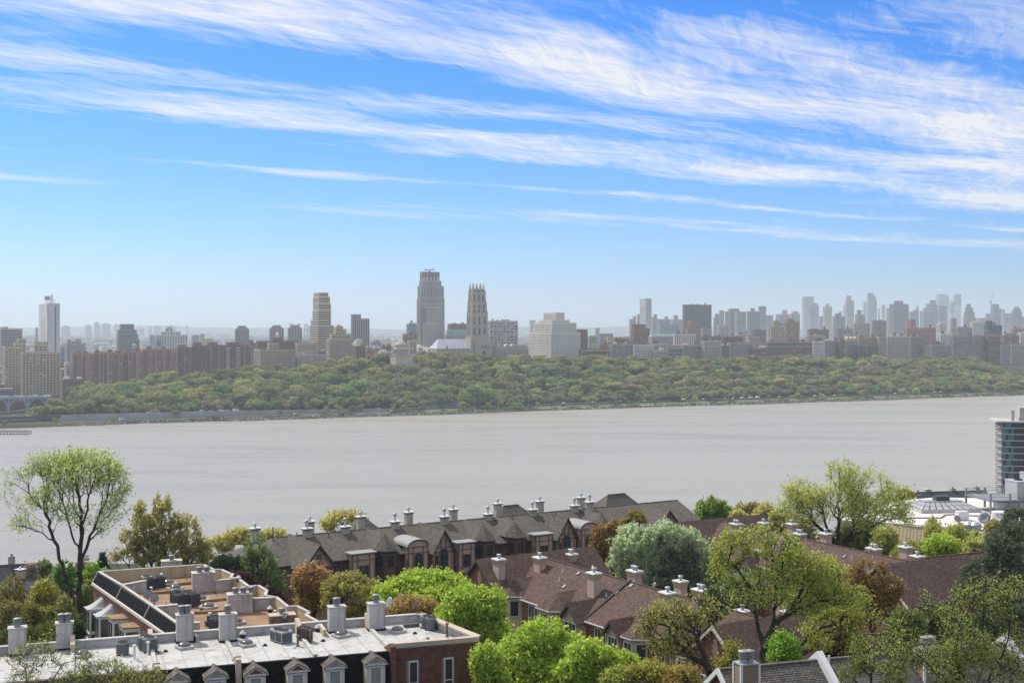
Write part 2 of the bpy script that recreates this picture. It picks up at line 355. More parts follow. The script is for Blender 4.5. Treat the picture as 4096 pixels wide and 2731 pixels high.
def bld(name, label, c, tiers, w_, col='grey', style='grid', cat='building', pz=3.1, px_=3.4, ww=.5, wh=.52, extra=None, group=FG, z0=None, cornice=None, rnd=.06, winl=True):
    """a far building: stacked blocks [x0, corner, x1, top] in picture measure, set on the city grid w_ metres inland"""
    g0 = fgeo(c, *tiers[0], w_); base = fbase(g0[0], w_) if z0 is None else z0
    p = sw(g0[0], w_)
    root = thing(name, label, cat, (p.x, p.y, base), TH, group)
    wall, win, rf = MB(), MB(), MB()
    prev = 0
    tl = []
    for i, tr in enumerate(tiers):
        s0, s1, W, zt = fgeo(c, *tr, w_+(.6*i if len(tiers) > 1 else 0))
        tl.append((s0-g0[0], s1-g0[0], W, zt-base, .6*i))
    for i, (a, b_, W, zt, dy) in enumerate(tl):
        zb = 0
        below = [q for q in tl if q is not tl[i] and q[3] < zt and q[0]-2 <= a and b_ <= q[1]+2]
        if below: zb = max(q[3] for q in below)-.5
        if zb: W = min(W, max(8, tl[0][2]*.85))
        wall.box(a, b_, dy, dy+W, zb, zt)
        rf.box(a+.5, b_-.5, dy+.5, dy+W-.5, zt-.6, zt+.05)
        wall.box(a, b_, dy, dy+.5, zt, zt+1.0); wall.box(a, a+.5, dy+.5, dy+W, zt, zt+1.0)
        z1 = zt-.5; zl = zb+.5 if zb else max(0, zt-75)
        if style == 'grid':
            wins(win, a+.8, b_-.8, dy-.12, zl, z1, 'f', px_, pz, ww, wh, 0, rnd=rnd)
            if winl: wins(win, dy+.8, dy+W-.8, a-.12, zl, z1, 'l', px_, pz, ww, wh, 0, rnd=rnd)
        elif style == 'band':
            n = int((z1-zl)/pz)
            for j in range(n):
                v0 = z1-pz*(j+.7)-.6; v1 = v0+pz*.45
                win.quad((a+.6, dy-.12, v0), (b_-.6, dy-.12, v0), (b_-.6, dy-.12, v1), (a+.6, dy-.12, v1))
                win.quad((a-.12, dy+W-.6, v0), (a-.12, dy+.6, v0), (a-.12, dy+.6, v1), (a-.12, dy+W-.6, v1))
        elif style == 'vert':
            for x0, x1, f in ((a, b_, 'f'), (dy, dy+W, 'l')):
                n = max(1, int((x1-x0)/px_))
                for k in range(n):
                    u0 = x0+(x1-x0)*(k+.5-ww/2)/n; u1 = u0+(x1-x0)*ww/n
                    if f == 'f': win.quad((u0, dy-.12, zl), (u1, dy-.12, zl), (u1, dy-.12, z1-1), (u0, dy-.12, z1-1))
                    else: win.quad((a-.12, u1, zl), (a-.12, u0, zl), (a-.12, u0, z1-1), (a-.12, u1, z1-1))
        elif style == 'cols':     # columns of pale balconies and paired windows on brick
            wins(win, a+.8, b_-.8, dy-.12, zl, z1, 'f', 3.0, pz, .42, .5, 0, skip=lambda i_, j, nx, nz: i_ % 3 == 1, rnd=.1)
            n = max(1, int((b_-a)/9))
            for k in range(n):
                u = a+(b_-a)*(k+.5)/n
                for j in range(int((z1-zl)/pz)): win.box(u-.9, u+.9, dy-.3, dy-.02, z1-pz*(j+.75), z1-pz*(j+.75)+1.0, 1)
            wins(win, dy+.8, dy+W-.8, a-.12, zl, z1, 'l', 4, pz, .4, .5, 0)
        if cornice:
            wall.box(a-.4, b_+.3, dy-.5, dy, zt-.9, zt-.1, 1); wall.box(a-.25, b_+.2, dy-.3, dy, zt-7.4, zt-6.9, 1)
    wm = [MT['wall_'+col], MT['wall_'+(cornice or col)]]
    wall.build('wall', wm, root)
    rf.build('roof', MT['roof_pale' if random.random() < .35 else 'roof_tar'], root)
    if win.f: win.build('windows', [MT['far_pane'], MT['far_pane_light']], root, kind='stuff')
    a, b_, W, zt, dy = tl[-1]
    root['_t'] = 0; del root['_t']
    if extra: extra(root, tl, lambda cx_, w2=w_: s_at(czx(c, cx_), w2)-g0[0], lambda cy_: (H-(czy(cy_)-HY)/F*depth_at(czx(c, tiers[0][1]), w_))-base)
    if w_ < 420: PROJ.append((czx(c, tiers[0][0]), czx(c, tiers[0][2]), label))
    return root
def tank(mb, x, y, z, r=2.0, h=4.0, legs=2.5):
    for i in range(4): mb.tube((x+r*.7*(-1)**i, y+r*.7*(1 if i < 2 else -1), z), (x+r*.7*(-1)**i, y+r*.7*(1 if i < 2 else -1), z+legs), .18, n=4)
    mb.lathe([(r, z+legs), (r*.95, z+legs+h), (.15, z+legs+h+r*.6)], 10, x, y)
def roofbits(n=3, tanks=1, pen=True, col='dbrick', seed=0):
    """bulkheads, tanks and plant on a roof"""
    def ex(root, tl, X, Z):
        a, b_, W, zt, dy = max(tl, key=lambda q: (q[1]-q[0])*q[2])
        rr = random.Random(int(a*13+zt*7)+seed+len(root.name)); L = b_-a
        if pen:
            for i in range(n):
                mb = MB(); x = a+L*rr.uniform(.08, .85); y = dy+W*rr.uniform(.25, .7); e = rr.uniform(1.5, 3.2)
                mb.box(x, min(b_-.3, x+e*1.6), y, y+e*1.3, zt-.2, zt+rr.uniform(2.2, 4.2))
                mb.build('bulkhead', MT['wall_'+col], root)
        for i in range(tanks):
            tb = MB(); tank(tb, a+L*rr.uniform(.15, .85), dy+W*rr.uniform(.3, .6), zt, rr.uniform(1.6, 2.2), rr.uniform(3, 4))
            tb.build('water_tank', MT['tank_wood'], root)
    return ex
def hiproof(mname, yt, over=.3):
    def ex(root, tl, X, Z):
        a, b_, W, zt, dy = tl[-1]; h = Z(yt)-zt; mb = MB(); i = min(W*.45, (b_-a)*.4)
        mb.add([(a-over, dy-over, zt+1.02), (b_+over, dy-over, zt+1.02), (b_+over, dy+W+over, zt+1.02), (a-over, dy+W+over, zt+1.02), (a+i, dy+W/2, zt+h), (b_-i, dy+W/2, zt+h)], [(0,1,5,4), (1,2,5), (2,3,4,5), (3,0,4)])
        mb.build('hip_roof', MT[mname], root)
    return ex
B = bld
# ---- left: the valley end
B('slab_block', 'wide hazy grey slab block half hidden behind the beige tower at the left edge', 1, [(-90, 10, 200, 595), (-40, 30, 72, 577)], 900, 'grey', 'band')
def white_top(root, tl, X, Z):
    a, b_, W, zt, dy = tl[0]; mb = MB()
    for i in range(9): x = a-3+i*(b_-a)*.75/8; mb.box(x, x+.5, 1, 1.5, zt, zt+5.5)
    mb.box(a-3.4, a-3+(b_-a)*.76, .8, 1.6, zt+5.5, zt+6.2); mb.build('roof_screen', MT['wall_white'], root)
    mb = MB()
    for x in (X(418), X(440)): mb.lathe([(2.3, zt+6), (2.3, zt+10), (1.2, zt+12)], 10, x, 8)
    mb.build('cooling_tank', MT['steel_grey'], root)
    mb = MB()
    for x in (X(461), X(471)): mb.tube((x, 5, zt), (x, 5, zt+14), .55, n=6)
    mb.build('flue', MT['steel_grey'], root)
    mb = MB(); x = X(497)
    for j in range(32): mb.box(x-.9, x+.9, -.25, -.02, zt-3-j*3.3-2.4, zt-3-j*3.3)
    x = X(428); mb.box(x-.4, x+.4, -.2, -.02, 0, zt-1)
    for j in range(34):
        for k in range(5):
            y = W*(.25+.12*k)
            if j > 4: mb.box(-.2, -.02, y, y+1.6, zt-8-j*3.1-1.7, zt-8-j*3.1)
    mb.build('window_column', MT['far_pane'], root, kind='stuff')
B('white_tower', 'tall slim white tower with mast and roof screen', 1, [(328, 426, 536, 366)], 760, 'lt', 'none', extra=white_top)
B('low_block', 'short pale wing at the foot of the slim white tower', 1, [(315, 322, 332, 582)], 800, 'lt')
B('beige_tower', 'beige gridded apartment slab topped by a dark bulkhead behind the arched viaduct', 1, [(18, 40, 200, 757), (122, 130, 236, 722), (150, 160, 236, 684)], 420, 'beige', px_=3.6, ww=.62, wh=.45)
B('beige_tower', 'nearer beige apartment tower with two lit window columns beside the arched viaduct', 1, [(184, 194, 542, 808), (300, 306, 429, 735), (303, 309, 427, 714)], 370, 'beige', px_=3.9, ww=.5, wh=.5)
B('low_block', 'blue grey block squeezed beside the beige tower', 1, [(540, 548, 577, 765)], 560, 'blue')
B('plant_building', 'stepped grey industrial building behind the red brick slabs', 1, [(572, 600, 768, 725), (600, 606, 638, 690), (668, 675, 728, 686)], 1000, 'grey', extra=roofbits(3, 1))
B('low_block', 'small white walled block beside the brick slabs', 1, [(572, 585, 640, 908)], 340, 'white', extra=roofbits(2, 0, col='white'))
B('low_block', 'low brown brick building with pale roof at the edge of the wood', 1, [(538, 560, 765, 1048)], 225, 'brown', extra=roofbits(4, 0, col='white'))
for a_, b_, t_, cc, lb_ in ((-20, 110, 1228, 'dark', 'dark shed added to darken the left viaduct arch'), (112, 240, 1250, 'dbrick', 'brick shed added to darken the middle viaduct arch'), (256, 420, 1228, 'dark', 'dark brick shed added to darken the right viaduct arch')):
    B('low_block', lb_, 1, [(a_, a_+8, b_, t_)], 185, cc, px_=3, extra=roofbits(2, 0))  # sheds added behind the viaduct, dark walls standing in for the dark under its arches
for i_, (a_, b_, t_, lb_) in enumerate(((634, 835, 812, 'red brick slab at the low end of the long brick row'), (835, 1010, 808, 'second red brick slab of the long row, flat topped'), (1010, 1100, 812, 'narrow red brick link block in the long row'), (1100, 1275, 797, 'red brick slab carrying the pale conical water tank'), (1275, 1580, 777, 'widest red brick slab carrying the framed dark tank'))):
    def ex(root, tl, X, Z, i_=i_):
        a, b2, W, zt, dy = tl[0]; mb = MB()
        for k in range(max(2, int((b2-a)/9))): x = a+4+k*9; mb.box(x, x+1.3, -1.4, 0, 0, zt-.8)
        mb.build('pier', MT['wall_dbrick'], root)
        roofbits(3, 0, seed=i_)(root, tl, X, Z)
        if i_ == 3: tb = MB(); tank(tb, X(1213), 8, zt, 2.6, 4.5, 4); tb.build('water_tank', MT['wall_pale'], root)
        if i_ == 4:
            tb = MB(); x = X(1432); tb.lathe([(3.1, zt+4), (3.1, zt+11)], 12, x, 9)
            for q in (-4, 4):
                for r_ in (5, 13): tb.box(x+q-.2, x+q+.2, r_, r_+.4, zt, zt+12)
            tb.box(x-4, x+4, 5, 5.4, zt+11.6, zt+12); tb.box(x-5, x+5, 4, 14, zt+3, zt+4); tb.build('water_tank', MT['steel_grey'], root)
    B('brick_slab', lb_, 1, [(a_, a_+ (14 if i_ == 0 else 5), b_, t_)], 330+2*i_, 'brick', 'cols', extra=ex)
for i_, (a_, b_, t_, lb_) in enumerate(((1580, 1715, 762, 'dark brick slab with slanted roof plant in the brick row'), (1715, 1845, 745, 'dark brown brick slab left of the balcony columns'), (1845, 2000, 742, 'dark brown brick slab with a wide low bulkhead'), (2000, 2228, 742, 'dark brown brick slab with two white balcony columns'), (2228, 2292, 722, 'end slab of the dark brick row with pale corner strips'))):
    def ex(root, tl, X, Z, i_=i_):
        a, b2, W, zt, dy = tl[0]; mb = MB()
        mb.box(a+(b2-a)*.15, a+(b2-a)*.7, 4, 14, zt, zt+4.5); mb.build('bulkhead', MT['wall_dbrick'], root)
        if i_ == 0:
            mb = MB()
            for k in range(4): x = a+3+k*4; mb.extr([(x, 2, zt), (x+3, 2, zt+3), (x+3, 2, zt)], (0,0,0), (0,5,0))
            mb.build('roof_vent', MT['wall_pale'], root)
        if i_ in (3, 4):
            mb = MB()
            for x in ((a+1.5, a+(b2-a)*.5) if i_ == 3 else (a+1, b2-2)):
                for j in range(18): mb.box(x, x+4.5 if i_ == 3 else x+1.5, -1.3, 0, zt-4-j*3.1, zt-4-j*3.1+1.2)
            mb.build('balcony', MT['wall_white'], root)
    B('brick_slab', lb_, 1, [(a_, a_+12, b_, t_)], 345, 'dbrick', 'cols' if i_ != 1 else 'grid', extra=ex)
B('office_tower', 'dark banded office tower with stepped brown crown', 1, [(1043, 1072, 1252, 690), (1043, 1062, 1238, 640), (1048, 1066, 1226, 603), (1070, 1085, 1202, 552)], 1400, 'dgrey', 'band', pz=4)
B('distant_hospital', 'pale stepped block with domed centre far behind the brick row', 1, [(1336, 1342, 1386, 650)], 2300, 'blue', 'none')
B('distant_hospital', 'broad pale stepped hospital block far beyond the brick row', 1, [(1386, 1400, 1682, 648), (1440, 1450, 1618, 618), (1478, 1484, 1552, 588), (1490, 1496, 1540, 575)], 2300, 'pale', 'vert', px_=7)
B('distant_block', 'hazy blue block beyond the dark brick slabs', 1, [(1715, 1725, 1786, 650)], 2100, 'blue', 'none')
B('distant_block', 'hazy tan stepped block beyond the dark brick slabs', 1, [(1784, 1790, 1912, 680), (1786, 1794, 1834, 640)], 2050, 'tan', 'none')
def chamfer(root, tl, X, Z):
    a, b_, W, zt, dy = tl[0]; mb = MB(); L = b_-a
    mb.frus((a+b_)/2, W/2, L*.46, W*.46, L*.30, W*.30, zt+.5, zt+6); mb.box((a+b_)/2-L*.28, (a+b_)/2+L*.28, W*.25, W*.75, zt+6, zt+8.5); mb.build('crown', MT['wall_dgrey'], root)
B('distant_tower', 'dark brown tower with chamfered top behind the end of the brick row', 1, [(2103, 2112, 2233, 596)], 1600, 'brown', 'vert', px_=6, extra=chamfer)
B('distant_tower', 'dark chamfered tower left of the pair beyond the tank building', 2, [(118, 128, 250, 590)], 1650, 'brown', 'vert', px_=6, extra=chamfer)
B('distant_tower', 'dark chamfered tower beside the thin bridge pylons', 2, [(283, 293, 413, 588)], 1650, 'brown', 'vert', px_=6, extra=chamfer)
for i_, (x_, y_, lb_) in enumerate(((314, 540, 'first thin bridge pylon rising behind the chamfered tower'), (385, 540, 'second thin bridge pylon rising behind the chamfered tower'), (447, 545, 'pale bridge pylon left of the stepped beige tower'), (478, 560, 'pale bridge pylon touching the stepped beige tower'))):
    D_ = 5200; p_ = Wp(czx(2, x_), czy(y_), D_); mb = MB()
    for q in (-5, 5): mb.box(q-1.4, q+1.4, -1.4, 1.4, 0, p_.z-5)
    for zz_ in (.55, .8, .97): mb.box(-3.6, 3.6, -1, 1, (p_.z-5)*zz_-4, (p_.z-5)*zz_)
    mb.build('bridge_pylon', MT['steel_grey'], None, loc=(p_.x, p_.y, 5), label=lb_, cat='bridge tower', group='far bridge pylons')
# ---- centre left
def dtank(root, tl, X, Z):
    a, b_, W, zt, dy = tl[0]; tb = MB(); x = X(210); tb.box(X(160), X(250), 5, 16, zt, zt+5.5, 1); tb.lathe([(2.6, zt+5.5), (2.6, zt+10), (.2, zt+12.3)], 10, x, 10); tb.build('water_tank', [MT['wall_white'], MT['wall_dbrick']], root)
B('brick_slab', 'dark brick slab carrying a bright white water tank', 2, [(2, 14, 378, 706)], 345, 'dbrick', 'grid', extra=dtank)
B('beige_block', 'long low beige block with rows of small windows below the white tank', 2, [(-20, 40, 352, 780), (112, 118, 206, 722)], 262, 'tan', px_=3.0, extra=roofbits(2, 0, col='tan'))
B('beige_block', 'pale beige block behind the foot of the stepped tower', 2, [(345, 370, 552, 722)], 330, 'stone', extra=roofbits(3, 0, col='stone'))
B('beige_block', 'low flat grey block in front of the stepped tower foot', 2, [(345, 372, 628, 826)], 262, 'stone', px_=3.0, extra=roofbits(3, 0, col='stone'))
B('stepped_tower', 'tall beige stepped apartment tower with blank upper shaft', 2, [(480, 552, 697, 563), (480, 552, 672, 513), (506, 556, 672, 428), (511, 562, 671, 367), (511, 565, 663, 308), (516, 566, 648, 270)], 620, 'beige', 'band', pz=3.4)
def gab(root, tl, X, Z):
    a, b_, W, zt, dy = tl[-1]; mb = MB(); mb.frus((a+b_)/2, dy+W/2, (b_-a)/2, W/2, .4, .4, zt+1.02, zt+4.5); mb.build('peaked_roof', MT['wall_rust'], root)
    tb = MB(); tank(tb, X(811), 8, tl[1][3], 2.6, 4.6, 2); tb.build('water_tank', MT['steel_grey'], root)
B('stepped_apartments', 'orange beige apartment house stepping up to a peaked penthouse', 2, [(626, 660, 868, 688), (655, 680, 850, 642), (700, 712, 800, 612), (706, 716, 783, 582)], 272, 'tan', px_=3.2, ww=.45, extra=gab)
B('slab_tower', 'plain grey slab tower with taller left shaft', 2, [(866, 900, 1017, 502), (850, 862, 941, 464)], 1000, 'mauve', 'vert', px_=4)
for a_, b_, t_, w2, cc, lb_ in ((880, 985, 752, 300, 'brown', 'small brown block beside the orange beige apartments'), (893, 952, 692, 700, 'white', 'bright little white block below the grey slab tower'), (980, 1062, 780, 320, 'rust', 'small rusty brick block left of the round tomb'), (1100, 1222, 797, 300, 'white', 'low white roofed block next to the round tomb'), (1120, 1215, 748, 420, 'dbrick', 'dark block behind the white roofed block'), (1020, 1120, 712, 900, 'blue', 'hazy blue terrace behind the small rusty block'), (1350, 1440, 550, 900, 'blue', 'bluish block with roof tank behind the tallest tower'), (1318, 1442, 640, 480, 'brown', 'brown block with white roof left of the tallest tower'), (1362, 1442, 705, 400, 'stone', 'stone block with windows at the foot of the tallest tower')):
    B('low_block', lb_, 2, [(a_, a_+12, b_, t_)], w2, cc, extra=roofbits(2, 1 if a_ == 1350 else 0, col=cc))
def tomb():
    D = depth_at(czx(2, 1300), 175); p = Wp(czx(2, 1300), czy(870), D); g = thing('domed_tomb', 'round white granite tomb with columned drum and conical dome above the trees', 'monument', (p.x, p.y, p.z), TH)
    k = D/F/8.96
    mb = MB(); mb.box(-78*k, 78*k, -78*k, 78*k, -12, 40*k); mb.box(-82*k, 82*k, -82*k, 82*k, 40*k, 44*k); mb.build('base', MT['wall_stone'], g)
    mb = MB(); mb.lathe([(58*k, 44*k), (58*k, 98*k)], 28); mb.build('drum', MT['wall_stone'], g)
    for i in range(24):
        a = 2*math.pi*i/24; cb = MB(); cb.lathe([(3.2*k, 44*k), (2.8*k, 92*k), (3.6*k, 94*k)], 6, 66*k*math.cos(a), 66*k*math.sin(a)); cb.build('column', MT['wall_pale'], g)
    mb = MB(); mb.lathe([(72*k, 94*k), (73*k, 100*k), (70*k, 102*k), (66*k, 112*k), (66*k, 124*k), (63*k, 126*k)], 28); mb.build('entablature', MT['wall_pale'], g)
    mb = MB(); mb.lathe([(66*k, 126*k), (54*k, 142*k), (30*k, 163*k), (8*k, 178*k), (0.5*k, 180*k)], 28); mb.build('dome', MT['wall_tan'], g, smooth=True)
tomb(); PROJ.append((czx(2, 1225), czx(2, 1370), 'round tomb'))
# the tall tower with its pale framed bays
def tall(root, tl, X, Z):
    mb = MB(); px0 = tl[0][0]
    def frame(x0, x1, y0, y1, d, nx, nz):
        xa, xb, za, zb = X(x0), X(x1), Z(y1), Z(y0)
        mb.box(xa, xb, d-.6, d, zb, zb+1.1)
        for i in range(nx+1): x = xa+(xb-xa)*i/nx; mb.box(x-.28, x+.28, d-.5, d, za, zb)
        for j in range(nz): z = za+(zb-za)*j/nz; mb.box(xa, xb, d-.35, d, z, z+.5)
    bay = MB(); bay.box(X(1490), X(1608), -4, 0, 0, Z(550)); bay.box(X(1518), X(1680), -2.2, 0, 0, Z(407)); bay.box(X(1484), X(1684), -1.2, 0, 0, Z(345)); bay.build('bay', MT['wall_mauve'], root)
    frame(1490, 1608, 550, 840, -4, 6, 26); frame(1518, 1680, 407, 840, -2.2, 8, 36); frame(1484, 1684, 320, 405, -1.2, 10, 7); frame(1480, 1680, 212, 318, .6, 10, 8); frame(1486, 1660, 165, 210, 1.2, 9, 4)
    mb.build('pale_frame', MT['wall_lt'], root)
    a, b_, W, zt, dy = tl[-1]; ar = MB()
    for i in range(5):
        x = a+(b_-a)*(i+.5)/5; ar.extr([(x-1.4, dy-.02, zt-16), (x+1.4, dy-.02, zt-16), (x+1.4, dy-.02, zt-8), (x, dy-.02, zt-6.4), (x-1.4, dy-.02, zt-8)], (0,-.2,0), (0,0,0))
        ar.box(x-.5, x+.5, dy-.2, dy-.02, zt-4.5, zt-3)
    ar.build('arched_window', MT['wall_lt'], root)
    cr = MB(); x = (a+b_)/2; cr.box(x-1.2, x+1.2, dy+5, dy+8, zt, zt+3); cr.tube((x-8, dy+6, zt+4), (x+8, dy+6, zt+4.6), .7, n=5); cr.box(x-8, x-4, dy+5, dy+7, zt+3.2, zt+5); cr.tube((x+5, dy+6, zt+4.4), (x+8.6, dy+6, zt+7.2), .4, n=4); cr.build('crane_cradle', MT['steel_grey'], root)
B('tallest_tower', 'tallest tower, grey mauve with pale framed bays and stepped crown', 2, [(1440, 1476, 1690, 325), (1443, 1478, 1684, 210), (1463, 1488, 1662, 163), (1468, 1490, 1645, 84)], 520, 'mauve', 'grid', px_=3.0, ww=.6, wh=.55, extra=tall)
# neo-gothic church with tower
def church():
    w_ = 300; s0 = s_at(czx(2, 1935), w_); p = sw(s0, w_); base = fbase(s0, w_); D = depth_at(czx(2, 1935), w_)
    g = thing('gothic_church', 'grey gothic church with tall pinnacled tower and pale metal nave roof', 'church', (p.x, p.y, base), TH)
    X = lambda x: s_at(czx(2, x), w_)-s0
    Z = lambda y: H-(czy(y)-HY)/F*D-base
    st = MT['wall_stone']; tw = MB(); wd = MB()
    lv = [(1900, 1935, 2100, 870, 668), (1908, 1938, 2076, 668, 455), (1911, 1940, 2066, 455, 362), (1919, 1944, 2057, 362, 264), (1930, 1950, 2046, 264, 232)]
    for i, (x0, xc, x1, yb, yt) in enumerate(lv):
        a, b = X(xc), X(x1); W = (b-a)*.62; cxm = (X(1938)+X(2076))/2; o = (X(2076)-X(1938)-(b-a))/2
        a = cxm-(b-a)/2; b = 2*cxm-a; y0 = 2+o; y1 = y0+W
        za, zb = max(0, Z(yb)), Z(yt); tw.box(a, b, y0, y1, za-.3, zb)
        if i:
            for bx, by in ((a, y0), (b, y0), (a, y1), (b, y1)): tw.frus(bx, by, 1.0, 1.0, .75, .75, za-.3, zb+1.6); tw.frus(bx, by, .75, .75, .1, .1, zb+1.6, zb+4.5)
            for q in (.33, .67): tw.box(a+(b-a)*q-.45, a+(b-a)*q+.45, y0-.6, y0, za, zb); tw.box(a-.6, a, y0+W*q-.6, y0+W*q+.6, za, zb)
            for q in (.17, .5, .83):
                for hh_ in ((.12, .44), (.54, .9)) if i < 3 else ((.15, .85),):
                    x = a+(b-a)*q; z0, z1 = za+(zb-za)*hh_[0], za+(zb-za)*hh_[1]
                    wd.extr([(x-1.0, y0, z0), (x+1.0, y0, z0), (x+1.0, y0, z1-1.4), (x, y0, z1), (x-1.0, y0, z1-1.4)], (0,-.18,0), (0,-.02,0))
                    y = y0+W*q; wd.extr([(a, y+1.0, z0), (a, y-1.0, z0), (a, y-1.0, z1-1.4), (a, y, z1), (a, y+1.0, z1-1.4)], (-.18,0,0), (-.02,0,0))
    zt = Z(232); a, b = X(1950), X(2046); cxm = (X(1938)+X(2076))/2; hw = (b-a)/2
    for dx in (-hw, -hw/3, hw/3, hw):
        for dy in (2+4, 2+4+1.2*hw): tw.frus(cxm+dx, dy, 1.1, 1.1, .9, .9, zt, zt+3); tw.frus(cxm+dx, dy, .9, .9, .08, .08, zt+3, zt+(8 if abs(dx) < hw else 9.5))
    tw.build('tower', st, g); wd.build('lancet_window', MT['far_pane'], g)
    n = MB(); a, b = X(1632), X(1962); zE = Z(768); zR = Z(682); Wn = 26
    n.box(a, b, 4, 4+Wn, 0, zE); 
    for k in range(9): x = a+(b-a)*(k+.3)/9; n.box(x, x+1.2, 2.6, 4, 0, zE-2); n.frus(x+.6, 3.3, .6, .6, .1, .1, zE-2, zE+2.5)
    n.build('nave', st, g)
    r = MB(); r.add([(a-.5, 3.4, zE), (b+.5, 3.4, zE), (b+.5, 4.6+Wn, zE), (a-.5, 4.6+Wn, zE), (X(1672), 4+Wn/2, zR), (X(1925), 4+Wn/2, zR)], [(0,1,5,4), (1,2,5), (2,3,4,5), (3,0,4)])
    r.build('nave_roof', MT['roof_lead'], g)
    sp = MB(); x = X(1715); sp.frus(x, 2.5, 1.8, 1.8, 1.5, 1.5, 0, zE+1.5); sp.frus(x, 2.5, 1.6, 1.6, .1, .1, zE+1.5, Z(722)); sp.build('turret', MT['wall_mauve'], g)
    f = MB(); a, b = X(1962), X(2112); zt = Z(708)
    f.box(a, b, -5, 2.2, 0, zt); 
    for x in (a, b): f.frus(x, -5, 1.5, 1.5, 1.2, 1.2, 0, zt+2); f.frus(x, -5, 1.2, 1.2, .1, .1, zt+2, zt+6)
    f.build('west_front', st, g)
    rw = MB(); x = X(2028); z = Z(800); rw.add([(x+2.6*math.cos(q), -5.15, z+2.6*math.sin(q)) for q in [i*math.pi/8 for i in range(16)]], [tuple(range(16))])
    for k in range(5): q = a+(b-a)*(.3+.1*k); rw.box(q-.6, q+.6, -5.18, -5.02, zt-9, zt-4.5)
    rw.build('rose_window', MT['far_pane'], g)
    c = MB(); a, b = X(2112), X(2165); c.box(a, b, 0, 12, 0, Z(832)); c.build('chapel', st, g)
    c = MB(); c.add([(a, 0, Z(832)), (b, 0, Z(832)), (b, 12, Z(832)), (a, 12, Z(832)), (a, 6, Z(795)), (b, 6, Z(795))], [(0,1,5,4), (2,3,4,5), (0,4,3), (1,2,5)]); c.build('chapel_roof', MT['roof_lead'], g)
mat('roof_lead', (.50, .52, .56), .6, .1, .1)
church(); PROJ.append((czx(2, 1632), czx(2, 2112), 'gothic church'))
B('college_hall', 'brown college block above a green copper hip roof beside the church', 2, [(1715, 1735, 1908, 550)], 700, 'brown', extra=roofbits(3, 0))
B('college_hall', 'stone college hall with long green copper hip roof', 2, [(1690, 1705, 1905, 655)], 540, 'stone', extra=hiproof('copper_green', 595))
def lab(root, tl, X, Z):
    a, b_, W, zt, dy = tl[0]; fr = MB(); n = 7
    for i in range(n+1): x = a+(b_-a)*i/n; fr.box(x-.35, x+.35, -.5, 0, 0, zt)
    for j in range(12): fr.box(a, b_, -.4, 0, zt-4.2*j-.6, zt-4.2*j)
    for i in range(1, n-1, 2):
        x = a+(b_-a)*i/n; x2 = a+(b_-a)*(i+1)/n
        for j in range(5): fr.tube((x, -.5, zt-j*8.4), (x2, -.5, zt-j*8.4-8.4), .3, n=4)
    fr.build('facade_frame', MT['wall_lt'], root); roofbits(7, 0, col='grey')(root, tl, X, Z)
B('laboratory', 'modern white gridded laboratory with diagonal braces right of the church tower', 2, [(2070, 2092, 2345, 524)], 470, 'pale', 'grid', px_=5.2, pz=4.2, ww=.8, wh=.55, rnd=.3, extra=lab)
def gables(root, tl, X, Z):
    a, b_, W, zt, dy = tl[0]; mb = MB(); n = 3
    for i in range(n): x = a+(b_-a)*(i+.5)/n; mb.extr([(x-4, -.5, zt-3), (x+4, -.5, zt-3), (x+4, -.5, zt), (x, -.5, zt+4), (x-4, -.5, zt)], (0,0,0), (0,6,0))
    mb.build('gable', MT['wall_stone'], root)
B('seminary', 'low gothic stone range with gables next to the church front', 2, [(2130, 2165, 2330, 752)], 285, 'stone', px_=3.6, extra=gables)
B('seminary', 'grey stone range with arched windows below the laboratory', 3, [(20, 30, 150, 770)], 290, 'stone', px_=3.6, extra=hiproof('roof_tar', 742))
# ---- centre right
def inter(root, tl, X, Z):
    a, b_, W, zt, dy = tl[-1]; mb = MB()
    for i in range(14): x = a+(b_-a)*(i+.3)/14; mb.box(x, x+.7, dy-.4, dy, zt-11, zt)
    mb.build('louvre', MT['wall_white'], root)
B('office_block', 'massive pale limestone office block with stepped shoulders and louvred penthouse', 3, [(148, 347, 612, 630), (190, 356, 578, 541), (237, 362, 517, 516), (282, 395, 470, 450)], 268, 'white', px_=3.3, ww=.42, wh=.48, extra=inter)
B('brown_block', 'plain dark brown block right of the limestone office block', 3, [(580, 592, 678, 600)], 360, 'dbrick', 'grid')
def dome(root, tl, X, Z):
    a, b_, W, zt, dy = tl[0]; mb = MB(); mb.lathe([((b_-a)*.5, zt), ((b_-a)*.45, zt+3), ((b_-a)*.2, zt+5), (.3, zt+5.6)], 16, (a+b_)/2, W/2); mb.build('dome', MT['copper_green'], root)
B('rotunda', 'low round hall with green copper dome behind the brown block', 3, [(680, 690, 766, 665)], 620, 'tan', extra=dome)
B('low_block', 'low hall with green copper roof edge', 3, [(676, 690, 775, 728)], 430, 'green', 'none')
B('distant_block', 'thin hazy shaft left of the limestone block', 3, [(158, 165, 212, 517)], 1600, 'lt', 'none')
B('distant_block', 'small rounded hazy block right of the brown block', 3, [(750, 756, 785, 585)], 2200, 'blue', 'none')
B('distant_block', 'long dark hazy shed on the low horizon', 3, [(780, 790, 905, 636)], 1500, 'dgrey', 'none')
B('low_block', 'tan flat block behind the white row fronts', 3, [(842, 860, 1066, 668)], 640, 'tan')
B('brick_hotel', 'dark brick apartment tower rising above the river row', 3, [(1068, 1088, 1234, 588), (1080, 1092, 1190, 553)], 480, 'dbrick', extra=roofbits(3, 2, col='tan'))
B('slender_tower', 'slender pale grey tower standing alone on the skyline', 3, [(1144, 1196, 1251, 320)], 1700, 'lt', 'grid', px_=4.5, pz=3.6, ww=.7, wh=.35)
